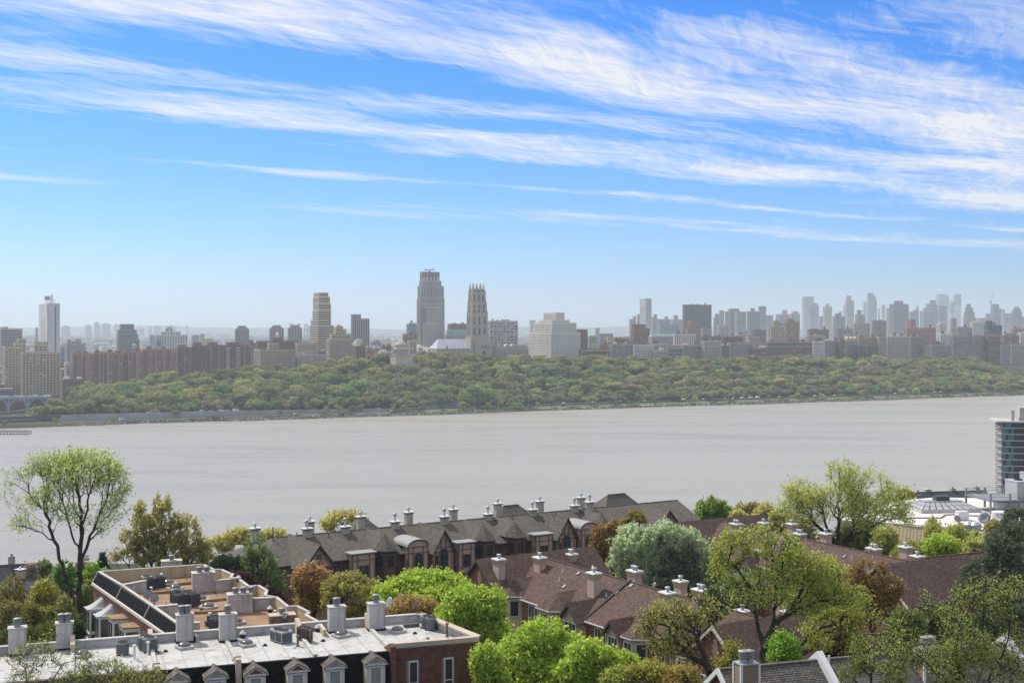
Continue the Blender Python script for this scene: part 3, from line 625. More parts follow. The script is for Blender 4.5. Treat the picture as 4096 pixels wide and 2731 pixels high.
B('glass_slab', 'wide dark glass slab tower dominating the skyline', 3, [(1528, 1552, 1788, 376)], 1350, 'dark', 'vert', px_=3.0, extra=roofbits(4, 1, col='dark'))
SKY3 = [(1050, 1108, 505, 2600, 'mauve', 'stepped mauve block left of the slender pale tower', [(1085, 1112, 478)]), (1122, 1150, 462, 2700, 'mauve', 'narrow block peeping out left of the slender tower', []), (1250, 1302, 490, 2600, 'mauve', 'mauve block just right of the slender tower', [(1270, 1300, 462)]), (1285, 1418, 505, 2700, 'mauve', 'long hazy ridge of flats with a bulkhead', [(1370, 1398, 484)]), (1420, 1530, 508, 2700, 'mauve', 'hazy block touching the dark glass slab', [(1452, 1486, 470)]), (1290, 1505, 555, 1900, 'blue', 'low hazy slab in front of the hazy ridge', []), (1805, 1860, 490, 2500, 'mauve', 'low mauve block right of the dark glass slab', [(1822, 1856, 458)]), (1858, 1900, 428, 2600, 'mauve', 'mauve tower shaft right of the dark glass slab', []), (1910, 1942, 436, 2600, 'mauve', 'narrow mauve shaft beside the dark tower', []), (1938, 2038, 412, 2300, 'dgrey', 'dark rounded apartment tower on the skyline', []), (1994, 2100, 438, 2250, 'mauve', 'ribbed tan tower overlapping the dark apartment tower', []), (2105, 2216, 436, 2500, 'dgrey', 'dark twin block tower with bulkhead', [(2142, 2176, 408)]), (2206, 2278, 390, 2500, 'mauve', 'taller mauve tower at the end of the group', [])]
for a_, b_, t_, w2, cc, lb_, ups in SKY3:
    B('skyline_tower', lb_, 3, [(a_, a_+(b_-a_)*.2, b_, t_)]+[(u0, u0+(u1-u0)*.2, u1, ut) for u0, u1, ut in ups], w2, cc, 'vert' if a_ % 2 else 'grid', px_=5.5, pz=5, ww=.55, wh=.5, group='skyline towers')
ROW3 = [(612, 884, 782, 'dbrick', 'white', 'low dark brick row with white window bays above the trees'), (884, 1086, 730, 'mauve', 'stone', 'grey brown apartment front with pale cornice'), (1084, 1269, 738, 'white', 'white', 'bright white apartment front with two wings'), (1269, 1396, 788, 'stone', 'stone', 'low pale house front right of the white wings'), (1396, 1526, 762, 'dgrey', 'white', 'dark front with white bands in the river row'), (1526, 1708, 742, 'mauve', 'stone', 'broad grey brown front with lighter top storeys'), (1712, 1874, 702, 'stone', 'white', 'tall pale front with twin pavilion tops'), (1874, 1946, 748, 'brown', 'brown', 'narrow brown front between taller houses'), (1946, 2153, 718, 'grey', 'stone', 'grey front with projecting pale centre bay'), (2156, 2294, 765, 'dbrick', 'tan', 'dark low front at the far end of the group')]
for i_, (a_, b_, t_, cc, co, lb_) in enumerate(ROW3):
    B('apartment_house', lb_, 3, [(a_, a_+9, b_, t_)], 232+(i_ % 3)*5, cc, cornice=co, px_=3.0, extra=roofbits(4, 2 if i_ in (1, 2) else i_ % 2, col=('white' if i_ % 2 else 'brown'), seed=i_), group='apartment houses facing the river')
for a_, b_, t_, w2, cc, lb_, ex in ((1234, 1440, 662, 420, 'pale', 'long hall with green copper roof behind the row', hiproof('copper_green', 638)), (1440, 1645, 642, 430, 'white', 'pale block with many windows behind the row', roofbits(3, 1)), (1558, 1682, 592, 700, 'rust', 'rusty brick block with square tower', None), (1688, 1885, 662, 380, 'dgrey', 'dark roofed block with white gable', roofbits(3, 0)), (1880, 2070, 668, 340, 'dbrick', 'dark brown block behind the twin pavilion front', roofbits(2, 1)), (2105, 2222, 662, 420, 'tan', 'blank tan wall block', None), (2150, 2278, 606, 800, 'dbrick', 'dark stepped block behind the blank tan wall', roofbits(2, 0)), (1840, 1950, 558, 1100, 'pale', 'pale ribbed block under the dark apartment tower', None), (1695, 1790, 590, 1000, 'mauve', 'mauve block at the foot of the dark glass slab', roofbits(3, 0)), (900, 1075, 712, 330, 'brown', 'brown roofs just behind the grey brown front', roofbits(5, 3)), (2010, 2150, 640, 600, 'stone', 'stone block with roof plant', roofbits(3, 1)), (1240, 1400, 725, 300, 'pale', 'pale roofs behind the low house front', roofbits(5, 1)), (775, 900, 735, 360, 'rust', 'rust coloured roofs behind the dark brick row', roofbits(3, 1))):
    B('city_block', lb_, 3, [(a_, a_+14, b_, t_)]+([(1586, 1592, 1630, 520)] if a_ == 1558 else []), w2, cc, extra=ex)
# ---- right
ROW4 = [(-10, 396, 708, 'brown', 'white', 'long brown front with white arcaded top floor'), (396, 500, 706, 'white', 'white', 'narrow bright white front with dark windows'), (500, 636, 703, 'grey', 'grey', 'bluish grey front beside the white one'), (636, 692, 692, 'brown', 'brown', 'narrow brown front without cornice'), (692, 806, 684, 'mauve', 'stone', 'grey front with steep white gables'), (806, 986, 672, 'tan', 'tan', 'tan cornice front above a dark brown one'), (986, 1062, 664, 'tan', 'stone', 'narrow tan wing of the wide pale apartment house'), (1062, 1270, 663, 'stone', 'white', 'wide pale apartment house with white roof plant'), (1270, 1398, 665, 'mauve', 'stone', 'mauve apartment house next to the wide pale one'), (1400, 1462, 742, 'stone', 'stone', 'low pale house in the gap of the row'), (1462, 1642, 738, 'mauve', 'stone', 'low grey house right of the gap'), (1645, 1964, 658, 'mauve', 'tan', 'very wide brown grey apartment house'), (1970, 2082, 652, 'dbrick', 'pale', 'dark brick front with white window pairs'), (2082, 2172, 742, 'grey', 'grey', 'low grey front near the right edge'), (2172, 2310, 738, 'tan', 'pale', 'tan front at the right edge')]
for i_, (a_, b_, t_, cc, co, lb_) in enumerate(ROW4):
    B('apartment_house', lb_, 4, [(a_, a_+10, b_, t_)], 240+(i_ % 3)*5, cc, cornice=co, px_=3.0, extra=(gables if i_ == 4 else roofbits(5, (i_*2) % 3, col=('white' if i_ in (2, 7) else 'brown'), seed=i_)), group='apartment houses facing the river')
B('apartment_house', 'dark brown front standing before the tan cornice one', 4, [(804, 812, 984, 752)], 226, 'dark', px_=3.0, extra=roofbits(2, 0), group='apartment houses facing the river')
for a_, b_, t_, w2, cc, lb_, tw_ in ((15, 148, 572, 480, 'tan', 'tan banded block with brick penthouse', [(50, 56, 106, 520)]), (150, 278, 530, 700, 'rust', 'rusty brick block with gabled roof', [(170, 178, 225, 502)]), (350, 512, 655, 340, 'stone', 'pale block with white roof tank', []), (365, 545, 600, 620, 'brown', 'brown clustered roofs below the first skyline tower', []), (690, 845, 655, 330, 'tan', 'block with teal roof frame and plant', []), (610, 760, 590, 900, 'mauve', 'mauve hazy block behind the teal roof frame', []), (760, 915, 545, 1100, 'tan', 'tan block with window bands below the dark tower', []), (935, 1060, 520, 1300, 'brown', 'brown hazy block left of the dark bulky tower', []), (1230, 1505, 585, 420, 'brick', 'long low brick block with orange parapet', [(1272, 1278, 1322, 508)]), (1525, 1590, 548, 520, 'white', 'white block with slim windows behind the row', []), (1530, 1650, 640, 330, 'white', 'white block rising just behind the low houses', []), (1636, 1690, 502, 1200, 'tan', 'yellowish tower block with window grid', []), (1820, 1950, 535, 1000, 'white', 'blank white block on the right', []), (1955, 2096, 562, 420, 'dark', 'dark flat topped block with square bulkhead', [(1972, 1978, 2012, 522)]), (2095, 2250, 650, 360, 'rust', 'rust brick block near the right edge', []), (2250, 2310, 632, 380, 'white', 'white block cut by the right edge', []), (2185, 2310, 592, 700, 'brick', 'brick block with orange parapet at the right edge', []), (1690, 1830, 580, 700, 'mauve', 'mauve block behind the very wide apartment house', [])):
    B('city_block', lb_, 4, [(a_, a_+12, b_, t_)]+tw_, w2, cc, extra=roofbits(4, 1 if t_ > 560 else 0, col=cc, seed=a_))
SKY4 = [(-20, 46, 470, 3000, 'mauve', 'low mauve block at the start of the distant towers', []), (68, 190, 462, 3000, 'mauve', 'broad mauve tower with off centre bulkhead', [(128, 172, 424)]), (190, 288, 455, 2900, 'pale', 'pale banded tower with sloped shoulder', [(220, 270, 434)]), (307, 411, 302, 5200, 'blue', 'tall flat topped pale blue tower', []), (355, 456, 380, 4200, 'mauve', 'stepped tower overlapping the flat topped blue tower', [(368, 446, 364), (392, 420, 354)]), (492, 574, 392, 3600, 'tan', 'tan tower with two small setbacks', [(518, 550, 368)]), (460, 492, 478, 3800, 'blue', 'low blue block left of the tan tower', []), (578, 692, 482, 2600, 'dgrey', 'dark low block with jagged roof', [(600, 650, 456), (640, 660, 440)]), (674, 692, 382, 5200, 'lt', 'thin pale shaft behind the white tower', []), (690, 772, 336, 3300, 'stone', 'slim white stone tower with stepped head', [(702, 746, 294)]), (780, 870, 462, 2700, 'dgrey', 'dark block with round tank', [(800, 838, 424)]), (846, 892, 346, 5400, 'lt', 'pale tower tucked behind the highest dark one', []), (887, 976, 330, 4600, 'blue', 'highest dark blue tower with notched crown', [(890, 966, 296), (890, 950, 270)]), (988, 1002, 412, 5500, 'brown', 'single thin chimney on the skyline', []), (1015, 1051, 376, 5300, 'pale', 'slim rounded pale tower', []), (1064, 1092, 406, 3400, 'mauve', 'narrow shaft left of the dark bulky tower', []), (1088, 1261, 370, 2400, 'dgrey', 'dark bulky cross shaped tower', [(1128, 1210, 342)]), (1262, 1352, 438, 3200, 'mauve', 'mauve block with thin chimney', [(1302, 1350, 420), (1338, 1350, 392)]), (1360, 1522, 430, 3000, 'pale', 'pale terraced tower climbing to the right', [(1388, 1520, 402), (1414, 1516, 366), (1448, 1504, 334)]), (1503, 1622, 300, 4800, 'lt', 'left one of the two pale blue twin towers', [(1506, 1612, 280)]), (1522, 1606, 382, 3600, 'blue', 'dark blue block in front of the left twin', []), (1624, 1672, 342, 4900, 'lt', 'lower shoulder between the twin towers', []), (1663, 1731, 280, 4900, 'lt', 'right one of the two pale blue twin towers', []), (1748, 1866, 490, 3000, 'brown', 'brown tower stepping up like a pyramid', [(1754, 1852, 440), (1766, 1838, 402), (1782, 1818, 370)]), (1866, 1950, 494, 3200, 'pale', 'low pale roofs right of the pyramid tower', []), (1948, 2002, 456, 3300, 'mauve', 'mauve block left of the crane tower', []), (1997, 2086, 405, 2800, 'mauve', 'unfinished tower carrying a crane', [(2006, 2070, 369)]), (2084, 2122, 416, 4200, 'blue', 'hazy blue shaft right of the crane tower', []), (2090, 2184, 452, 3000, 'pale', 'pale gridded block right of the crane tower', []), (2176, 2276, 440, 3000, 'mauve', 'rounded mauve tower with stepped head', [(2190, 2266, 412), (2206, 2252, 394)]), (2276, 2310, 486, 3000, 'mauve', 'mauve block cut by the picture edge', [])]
for a_, b_, t_, w2, cc, lb_, ups in SKY4:
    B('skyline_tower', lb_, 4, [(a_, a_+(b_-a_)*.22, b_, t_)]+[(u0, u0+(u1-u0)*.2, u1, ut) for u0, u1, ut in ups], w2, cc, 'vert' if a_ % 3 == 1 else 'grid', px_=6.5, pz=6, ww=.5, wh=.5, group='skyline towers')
mb = MB(); D_ = depth_at(czx(4, 1998), 2795); p_ = Wp(czx(4, 1998), czy(400), D_); k_ = D_/F/8.96
mb.box(-3*k_, 3*k_, -2, 2, -60*k_, 60*k_); mb.tube((0, 0, 50*k_), (28*k_, 0, 160*k_), 2.0*k_, 1*k_, 4); mb.box(-12*k_, 2*k_, -2, 2, 44*k_, 58*k_); mb.tube((0, 0, 58*k_), (-8*k_, 0, 85*k_), 1.2*k_, n=4); mb.tube((-8*k_, 0, 85*k_), (16*k_, 0, 118*k_), .6*k_, n=4)
mb.build('tower_crane', MT['steel_grey'], None, loc=p_, label='thin luffing crane leaning above the unfinished tower', cat='crane')
# the low city between and behind: far too many roofs to count
def carpet(name, n, wr, sr, hr_, cols, label, seed):
    r = np.random.default_rng(seed); mb = MB()
    for i in range(n):
        u = r.random(); w_ = wr[0]*(wr[1]/wr[0])**u; xx = r.uniform(-40, 1064); s = s_at(xx, w_)
        k = w_/1000+.8; L = r.uniform(10, 30)*k**.6; Wd = r.uniform(10, 24)*k**.6
        q = r.random(); h = r.uniform(*hr_)*(1.0 if q < .93 else 1.5)
        p = sw(s, w_); zb = float(farz(s, w_))-3; mb.M = Matrix.Translation((p.x, p.y, zb)) @ Matrix.Rotation(TH, 4, 'Z')
        mi = int(r.integers(0, len(cols))); mb.box(0, L, 0, Wd, 0, h+3, mi)
        if w_ < 1500:
            for j in range(int(h/3.4)):
                z = h-3.2*j; mb.add([(0.5, -.1, z-1.5), (L-.5, -.1, z-1.5), (L-.5, -.1, z), (.5, -.1, z)], [(0,1,2,3)], len(cols))
            mb.box(L*.3, L*.5, Wd*.3, Wd*.6, h+3, h+5.5, mi)
    mb.build(name, [MT['wall_'+c] for c in cols]+[MT['far_pane']], None, kind='stuff', label=label)
carpet('city_roofs', 620, (380, 1500), 0, (14, 24), ['brown', 'tan', 'stone', 'dbrick', 'mauve', 'white', 'grey', 'rust', 'pale'], 'crowded low roofs of the city behind the river row', 3)
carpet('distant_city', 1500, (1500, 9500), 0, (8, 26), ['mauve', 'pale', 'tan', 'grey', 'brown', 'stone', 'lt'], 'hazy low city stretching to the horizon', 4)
# far flats on the horizon, left
for i_, (a_, b_, t_, lb_) in enumerate(((545, 628, 562, 'faint low housing block on the horizon next to the white tower'), (760, 818, 552, 'faint horizon block with stepped roof'), (840, 895, 530, 'faint tallest horizon block left'), (905, 992, 540, 'faint broad horizon block'), (1024, 1064, 545, 'faint slim horizon block before the banded tower'), (1228, 1292, 580, 'faint horizon block right of the banded tower'), (1325, 1362, 572, 'faint small horizon block'), (1375, 1450, 566, 'faint double horizon block'), (1505, 1575, 556, 'faint horizon block behind the domed hospital'), (1664, 1688, 562, 'faint thin horizon spike'))):
    B('horizon_flats', lb_, 1, [(a_, a_+8, b_, t_+8), (a_+(b_-a_)*.25, a_+(b_-a_)*.3, a_+(b_-a_)*.7, t_)], 7600+150*i_, 'mauve', 'none', group='flats on the far horizon')
# ================================================================ FOLIAGE TOOLS
def quads_mesh(name, C, N, size, mats, col=None, aspect=1.6):
    """one small four-cornered leaf (or leaf spray) per centre"""
    n = len(C); r = rng
    N = N/np.maximum(np.linalg.norm(N, axis=1), 1e-6)[:, None]
    a = r.normal(size=(n, 3)); t = np.cross(N, a); t /= np.maximum(np.linalg.norm(t, axis=1), 1e-6)[:, None]; b = np.cross(N, t)
    s = (size*r.uniform(.65, 1.3, n))[:, None]
    V = np.stack([C-t*s*aspect/2, C-b*s*.5+N*s*.12, C+t*s*aspect/2, C+b*s*.5+N*s*.12], 1).reshape(-1, 3)
    me = bpy.data.meshes.new(name); me.vertices.add(4*n); me.loops.add(4*n); me.polygons.add(n)
    me.vertices.foreach_set('co', V.astype(np.float32).ravel()); me.loops.foreach_set('vertex_index', np.arange(4*n, dtype=np.int32))
    me.polygons.foreach_set('loop_start', np.arange(0, 4*n, 4, dtype=np.int32)); me.polygons.foreach_set('loop_total', np.full(n, 4, np.int32))
    me.update(calc_edges=True)
    for m_ in (mats if isinstance(mats, list) else [mats]): me.materials.append(m_)
    if col is not None:
        at = me.color_attributes.new('tone', 'FLOAT_COLOR', 'POINT'); c4 = np.ones((4*n, 4), np.float32); c4[:, :3] = np.repeat(col, 4, 0); at.data.foreach_set('color', c4.ravel())
    return me
def segs_mesh(name, P0, P1, R0, R1, mats, thick=.06):
    """tapered limbs: five-sided when thick, three-sided when thin"""
    P0, P1, R0, R1 = map(np.asarray, (P0, P1, R0, R1)); vs, fs, off = [], [], 0
    for k, sel in ((6, R0 > thick), (3, R0 <= thick)):
        p0, p1, r0, r1 = P0[sel], P1[sel], R0[sel], R1[sel]; n = len(p0)
        if not n: continue
        d = p1-p0; d /= np.maximum(np.linalg.norm(d, axis=1), 1e-6)[:, None]
        ref = np.where(np.abs(d[:, 2:]) < .9, [[0, 0, 1.]], [[1., 0, 0]]); t = np.cross(d, ref); t /= np.linalg.norm(t, axis=1)[:, None]; b = np.cross(d, t)
        an = np.arange(k)*2*np.pi/k; ring = t[:, None]*np.cos(an)[None, :, None]+b[:, None]*np.sin(an)[None, :, None]
        V = np.concatenate([p0[:, None]+ring*r0[:, None, None], p1[:, None]+ring*r1[:, None, None]], 1)
        base = off+np.arange(n)[:, None]*2*k; i = np.arange(k); j = (i+1) % k
        fs.append(np.stack([base+i, base+j, base+k+j, base+k+i], -1).reshape(-1, 4)); vs.append(V.reshape(-1, 3)); off += n*2*k
    V = np.concatenate(vs); Fc = np.concatenate(fs); n = len(Fc)
    me = bpy.data.meshes.new(name); me.vertices.add(len(V)); me.loops.add(4*n); me.polygons.add(n)
    me.vertices.foreach_set('co', V.astype(np.float32).ravel()); me.loops.foreach_set('vertex_index', Fc.astype(np.int32).ravel())
    me.polygons.foreach_set('loop_start', np.arange(0, 4*n, 4, dtype=np.int32)); me.polygons.foreach_set('loop_total', np.full(n, 4, np.int32))
    me.update(calc_edges=True); me.materials.append(mats); return me
def far_crown(seed, n, hgt, rad, size):
    """points and outward normals of a lumpy crown, base at 0"""
    r = np.random.default_rng(seed); k = r.integers(9, 14); C, N = [], []
    cen = r.normal(size=(k, 3))*[rad*.40, rad*.40, hgt*.15]+[0, 0, hgt*.62]; cen[0] = (0, 0, hgt*.66)
    rr = r.uniform(.30, .56, k)*rad; rr[0] = rad*.66
    for i in range(k):
        m_ = int(n*rr[i]**2/np.sum(rr**2)); d = r.normal(size=(m_, 3)); d /= np.linalg.norm(d, axis=1)[:, None]; d[:, 2] = np.where(r.random(m_) < .75, np.abs(d[:, 2]), d[:, 2])
        p = cen[i]+d*rr[i]*(r.uniform(.72, 1.06, m_))[:, None]*[1, 1, .92]; C.append(p); N.append(d+r.normal(size=(m_, 3))*.4)
    C = np.concatenate(C); N = np.concatenate(N); keep = C[:, 2] > hgt*.12
    return C[keep], N[keep]
mat('bark_far', (.07, .06, .05), .95, .2, .5)
LM = leafmat('far_leaves', .25, .20)
def tonemat(name):
    m = bpy.data.materials.new(name); m.use_nodes = True; t = NT(m.node_tree); g = t.n('NewGeometry')
    at = t.n('Attribute', attribute_name='tone'); v = t.m('ADD', .82, t.m('MULTIPLY', (g, 'Random Per Island'), .34))
    c = t.n('HueSaturation', {'Value': v, 'Color': (at, 'Color')}); d = t.n('BsdfDiffuse', {'Color': c}); tr = t.n('BsdfTranslucent', {'Color': c})
    t.n('OutputMaterial', {'Surface': t.n('MixShader', {0: .3, 1: d, 2: tr})}); return m
PROTO = []
for i_ in range(12):
    hg, rd = ((17, 7.6), (20, 8.6), (15, 7), (18, 6.4), (21, 9.5), (16, 8))[i_ % 6]
    c_, n_ = far_crown(50+i_, 1400, hg, rd, 1.2)
    tk = MB(); tk.tube((0, 0, -1), (0, 0, hg*.35), .42, .3, 5); tk.tube((0, 0, hg*.33), (rd*.35, .5, hg*.62), .25, .08, 4); tk.tube((0, 0, hg*.33), (-rd*.32, -.6, hg*.66), .25, .08, 4); tk.tube((0, 0, hg*.34), (.4, -rd*.3, hg*.75), .22, .06, 4)
    PROTO.append((quads_mesh('far_crown', c_, n_, 1.45, LM), tk.mesh('far_trunk', MT['bark_far']), c_, n_, hg, rd))
TONES = [('yellow green', (.37, .37, .13)), ('olive', (.29, .29, .12)), ('fresh green', (.22, .31, .10)), ('brownish', (.28, .245, .15)), ('dull green', (.22, .26, .11))]
LAND = [(0, 75, 'arched viaduct'), (75, 140, 'long red brick slabs'), (140, 215, 'water tank slabs'), (215, 268, 'dark brick slabs with balconies'), (268, 322, 'long low beige block'), (322, 356, 'orange beige apartments'), (356, 400, 'grey slab tower'), (400, 420, 'round tomb'), (420, 447, 'tallest tower'), (447, 500, 'gothic church'), (500, 530, 'seminary range'), (530, 585, 'limestone office block'), (585, 640, 'low dark brick row'), (640, 700, 'white winged front'), (700, 770, 'tall pale twin pavilion front'), (770, 815, 'long brown arcaded front'), (815, 840, 'narrow bright white front'), (840, 890, 'steep white gables'), (890, 935, 'wide pale apartment house'), (935, 985, 'very wide brown grey apartment house'), (985, 1100, 'right edge row')]
r_ = np.random.default_rng(21); trees = []
for w_ in np.arange(62, 232, 10.5):
    for s_ in np.arange(-470, 900, 12.5):
        s1, w1 = s_+r_.uniform(-6.5, 6.5), w_+r_.uniform(-5.5, 5.5)
        if w1 > (214 if s1 < 40 else 203) or (s1 < -395 and w1 > 90 and s1 < -440): continue
        q = sw(s1, w1); x_ = CX+q.x/q.y*F
        if x_ < 22 or x_ > 1045: continue
        if x_ < 72 and w1 > 128: continue
        if 404 < x_ < 420 and w1 > 168: continue
        z = float(farz(s1, w1)); top = w1/214
        gr = np.clip(1-abs(x_-290)/170, 0, 1)*np.clip(1.25-1.5*top, 0, 1)
        pr = np.array([.10+.32*top*(1 if x_ > 470 or x_ < 260 else .55), .36, .07+.75*gr, .14, .20]); pr /= pr.sum()
        tn = int(r_.choice(5, p=pr)); sc = r_.uniform(.85, 1.65)*(1 if w1 > 75 else .78)
        trees.append((sc/q.y*(1.1 if tn in (0, 2) else 1), s1, w1, q, z, x_, tn, sc, int(r_.integers(0, 12)), r_.uniform(0, 6.28)))
zt_ = lambda x: float(np.interp(x, [0, 480, 560, 1024], [.76, .74, .60, .60]))
trees.sort(key=lambda t: -t[0]*r_.uniform(.85, 1.15))
def jit(c, r, a=.16): f = 1+r.uniform(-a, a); return tuple(max(.01, v*f*(1+r.uniform(-.07, .07))) for v in c)
def add_tree(name, label, group, proto, loc, sc, rz, col, cat='tree', zs=1.0):
    root = thing(name, label, cat, loc, rz, group, (sc, sc, sc*zs))
    link('trunk', PROTO[proto][1], root); link('crown', PROTO[proto][0], root, color=col); return root
for (_, s1, w1, q, z, x_, tn, sc, pr, rz) in trees[:296]:
    lm = next((l[2] for l in LAND if l[0] <= x_ < l[1]), 'right edge row'); rw = 'bank foot' if w1 < 105 else 'mid bank' if w1 < 165 else 'bank top'
    add_tree('bank_tree', f'{"large" if sc > 1.28 else "small" if sc < 1.02 else "mid sized"} {TONES[tn][0]} {"spreading" if pr % 6 in (1, 4) else "upright" if pr % 6 == 3 else "round"} tree, {rw}, below the {lm}', 'trees of the wooded bank', pr, (q.x, q.y, z-.5), sc, rz, jit(TONES[tn][1], r_), zs=zt_(x_))
Cs, Ns, Ks = [], [], []
for (_, s1, w1, q, z, x_, tn, sc, pr, rz) in trees[296:]:
    c_, n_ = PROTO[pr][2], PROTO[pr][3]; sel = r_.random(len(c_)) < .55; c_, n_ = c_[sel], n_[sel]; ca, sa = math.cos(rz), math.sin(rz); Rm = np.array([[ca, -sa, 0], [sa, ca, 0], [0, 0, 1]])
    Cs.append((c_*[sc, sc, sc*zt_(x_)]) @ Rm.T+[q.x, q.y, z-.5]); Ns.append(n_ @ Rm.T); Ks.append(np.repeat([jit(TONES[tn][1], r_)], len(c_), 0))
Cs, Ns, Ks = map(np.concatenate, (Cs, Ns, Ks))
link('bank_woods', quads_mesh('bank_woods', Cs, Ns, 1.9, tonemat('wood_leaves'), Ks), kind='stuff', label='mass of spring trees filling the wooded river bank')
# scrub along the water's edge
n_ = 9000; s1 = r_.uniform(-440, 900, n_); w1 = np.abs(r_.normal(0, 1, n_))*6+5; clump = (np.sin(s1*.09)+np.sin(s1*.23+1)+r_.normal(0, .5, n_)) > .35; s1, w1 = s1[clump], w1[clump]
z1 = farz(s1, w1)+r_.uniform(0, 2.4, len(s1))*(.6+.4*np.sin(s1*.05)); P_ = np.stack([O2.x+TV.x*s1+NV.x*w1, O2.y+TV.y*s1+NV.y*w1, z1], -1)
kc = np.array([(.12, .10, .055), (.10, .11, .04), (.15, .14, .05)])[r_.integers(0, 3, len(s1))]
link('shore_scrub', quads_mesh('shore_scrub', P_, r_.normal(size=P_.shape), 1.3, tonemat('scrub_leaves'), kc), kind='stuff', label='low brown and green scrub along the far water edge')
# rocks at the waterline
mb = MB()
for i in range(1700):
    s1 = r_.uniform(-480, 950); w1 = r_.uniform(-1.5, 4.5)+wob(s1); q = sw(s1, w1); e = r_.uniform(.5, 1.5); mb.M = Matrix.Translation((q.x, q.y, float(farz(s1, w1))+.1)) @ Matrix.Rotation(r_.uniform(0, 6), 4, 'Z') @ Matrix.Rotation(r_.uniform(-.4, .4), 4, 'X')
    mb.frus(0, 0, e, e*.7, e*.6, e*.45, -.6, e*.6, int(r_.random() < .3))
mb.M = None; mb.build('shore_rocks', [mat('rock', (.20, .19, .17), .95, .3, .5), mat('rock_pale', (.38, .36, .33), .95, .3, .5)], None, kind='stuff', label='broken rock facing at the far waterline')

# ================================================================ THE RIVERSIDE ROAD
def strip(name, w0, w1, s0, s1, dz, mt, zf=None, n=160):
    sa = np.linspace(s0, s1, n); S_, Wd = np.meshgrid(sa, np.linspace(w0, w1, 4), indexing='ij'); off = wob(S_)*0
    Z = farz(S_, Wd)+dz if zf is None else zf(S_)+0*Wd
    return gridmesh(name, np.stack([O2.x+TV.x*S_+NV.x*Wd, O2.y+TV.y*S_+NV.y*Wd, Z], -1), mt)
def roadz(s): return np.interp(s, [-700, -395, -300, -120, 1200], [7.6, 7.6, 7.0, 4.4, 4.2])
ASPH = mat('asphalt', (.085, .085, .085), .9, .15, .05)
SA = s_at(czx(2, 1330), 25)
strip('road', 41, 56, -700, 1100, 0, ASPH, roadz)
strip('lawn', 14, 40, SA, 1000, .12, ground_mat('lawn_grass', (.07, .12, .03), (.11, .16, .045), .06))
strip('path', 9.5, 13, -250, 1000, .16, mat('path_pale', (.36, .34, .31), .9, .1, .1))
strip('lower_road', 20, 29, s_at(czx(1, 560), 25), SA-30, .14, ASPH)
CONC = mat('concrete', (.40, .39, .37), .9, .18, .06, streak=.35)
def swall(name, label, s0, s1, w_, th, zb, zt, mt=CONC, cat='wall', n=30):
    mb = MB()
    for i in range(n):
        a, b = s0+(s1-s0)*i/n, s0+(s1-s0)*(i+1)/n; p0, p1 = sw(a, w_), sw(b, w_); d = NV*th
        za, zc = zt(a), zt(b)
        mb.add([(p0.x,p0.y,zb),(p1.x,p1.y,zb),(p1.x,p1.y,zc),(p0.x,p0.y,za),(p0.x+d.x,p0.y+d.y,zb),(p1.x+d.x,p1.y+d.y,zb),(p1.x+d.x,p1.y+d.y,zc),(p0.x+d.x,p0.y+d.y,za)], [(0,1,2,3),(7,6,5,4),(3,2,6,7)]+([(0,3,7,4)] if i == 0 else [])+([(1,5,6,2)] if i == n-1 else []))
    return mb.build(name, mt, None, label=label, cat=cat)
swall('retaining_wall', 'long grey retaining wall carrying the riverside road', s_at(czx(1, 475), 40), -110, 40.2, .7, 1, lambda s: float(roadz(s))+.8)
swall('retaining_wall', 'grey retaining wall behind the lawn near the church', s_at(czx(2, 1520), 60), s_at(czx(2, 1870), 60), 60, .8, 2, lambda s: 10.5)
swall('retaining_wall', 'low dark wall below the trees under the limestone block', s_at(czx(3, -40), 61), s_at(czx(3, 520), 61), 61, .8, 2, lambda s: 7.5, mat('wall_dim', (.17, .16, .15), .95, .2, .1))
# elevated road deck at the left end, on columns
p_ = sw(s_at(czx(1, 250), 40), 40); g_ = thing('elevated_road', 'dark elevated road deck on columns beside the river at the left edge', 'elevated road', (p_.x, p_.y, 1), TH)
mb = MB(); mb.box(-150, 30, 0, 17, 4.6, 6.2); mb.box(-150, 30, -.4, 0, 4.4, 7.4); mb.build('deck', mat('deck_dark', (.10, .10, .10), .9, .2, .1), g_)
for i in range(14):
    for y in (1.5, 14): cb = MB(); cb.box(-148+i*13.2, -147+i*13.2, y, y+1, 0, 4.6); cb.build('column', CONC, g_)
# arched steel viaduct
w_ = 150; s0_ = s_at(czx(1, 250), w_); p_ = sw(s0_, w_); D_ = depth_at(czx(1, 250), w_); zd = H-(czy(1195)-HY)/F*D_
g_ = thing('arched_viaduct', 'pale steel viaduct on round arches at the left edge', 'viaduct', (p_.x, p_.y, 1), TH)
VS = mat('viaduct_steel', (.40, .42, .46), .7, .12, .1)
sp = s_at(czx(1, 250), w_)-s_at(czx(1, 78), w_); hz = zd-1
mb = MB(); mb.box(-5*sp, 1.25*sp, 0, 18, hz-1.6, hz); mb.box(-5*sp, 1.25*sp, -.8, 0, hz-2.2, hz+.3); mb.build('deck', VS, g_)
mb = MB()
for k in range(75): mb.box(-5*sp+k*sp*6.2/75, -5*sp+k*sp*6.2/75+.25, -.7, -.5, hz+.3, hz+1.4)
mb.box(-5*sp, 1.25*sp, -.75, -.45, hz+1.4, hz+1.6); mb.build('railing', VS, g_, kind='stuff')
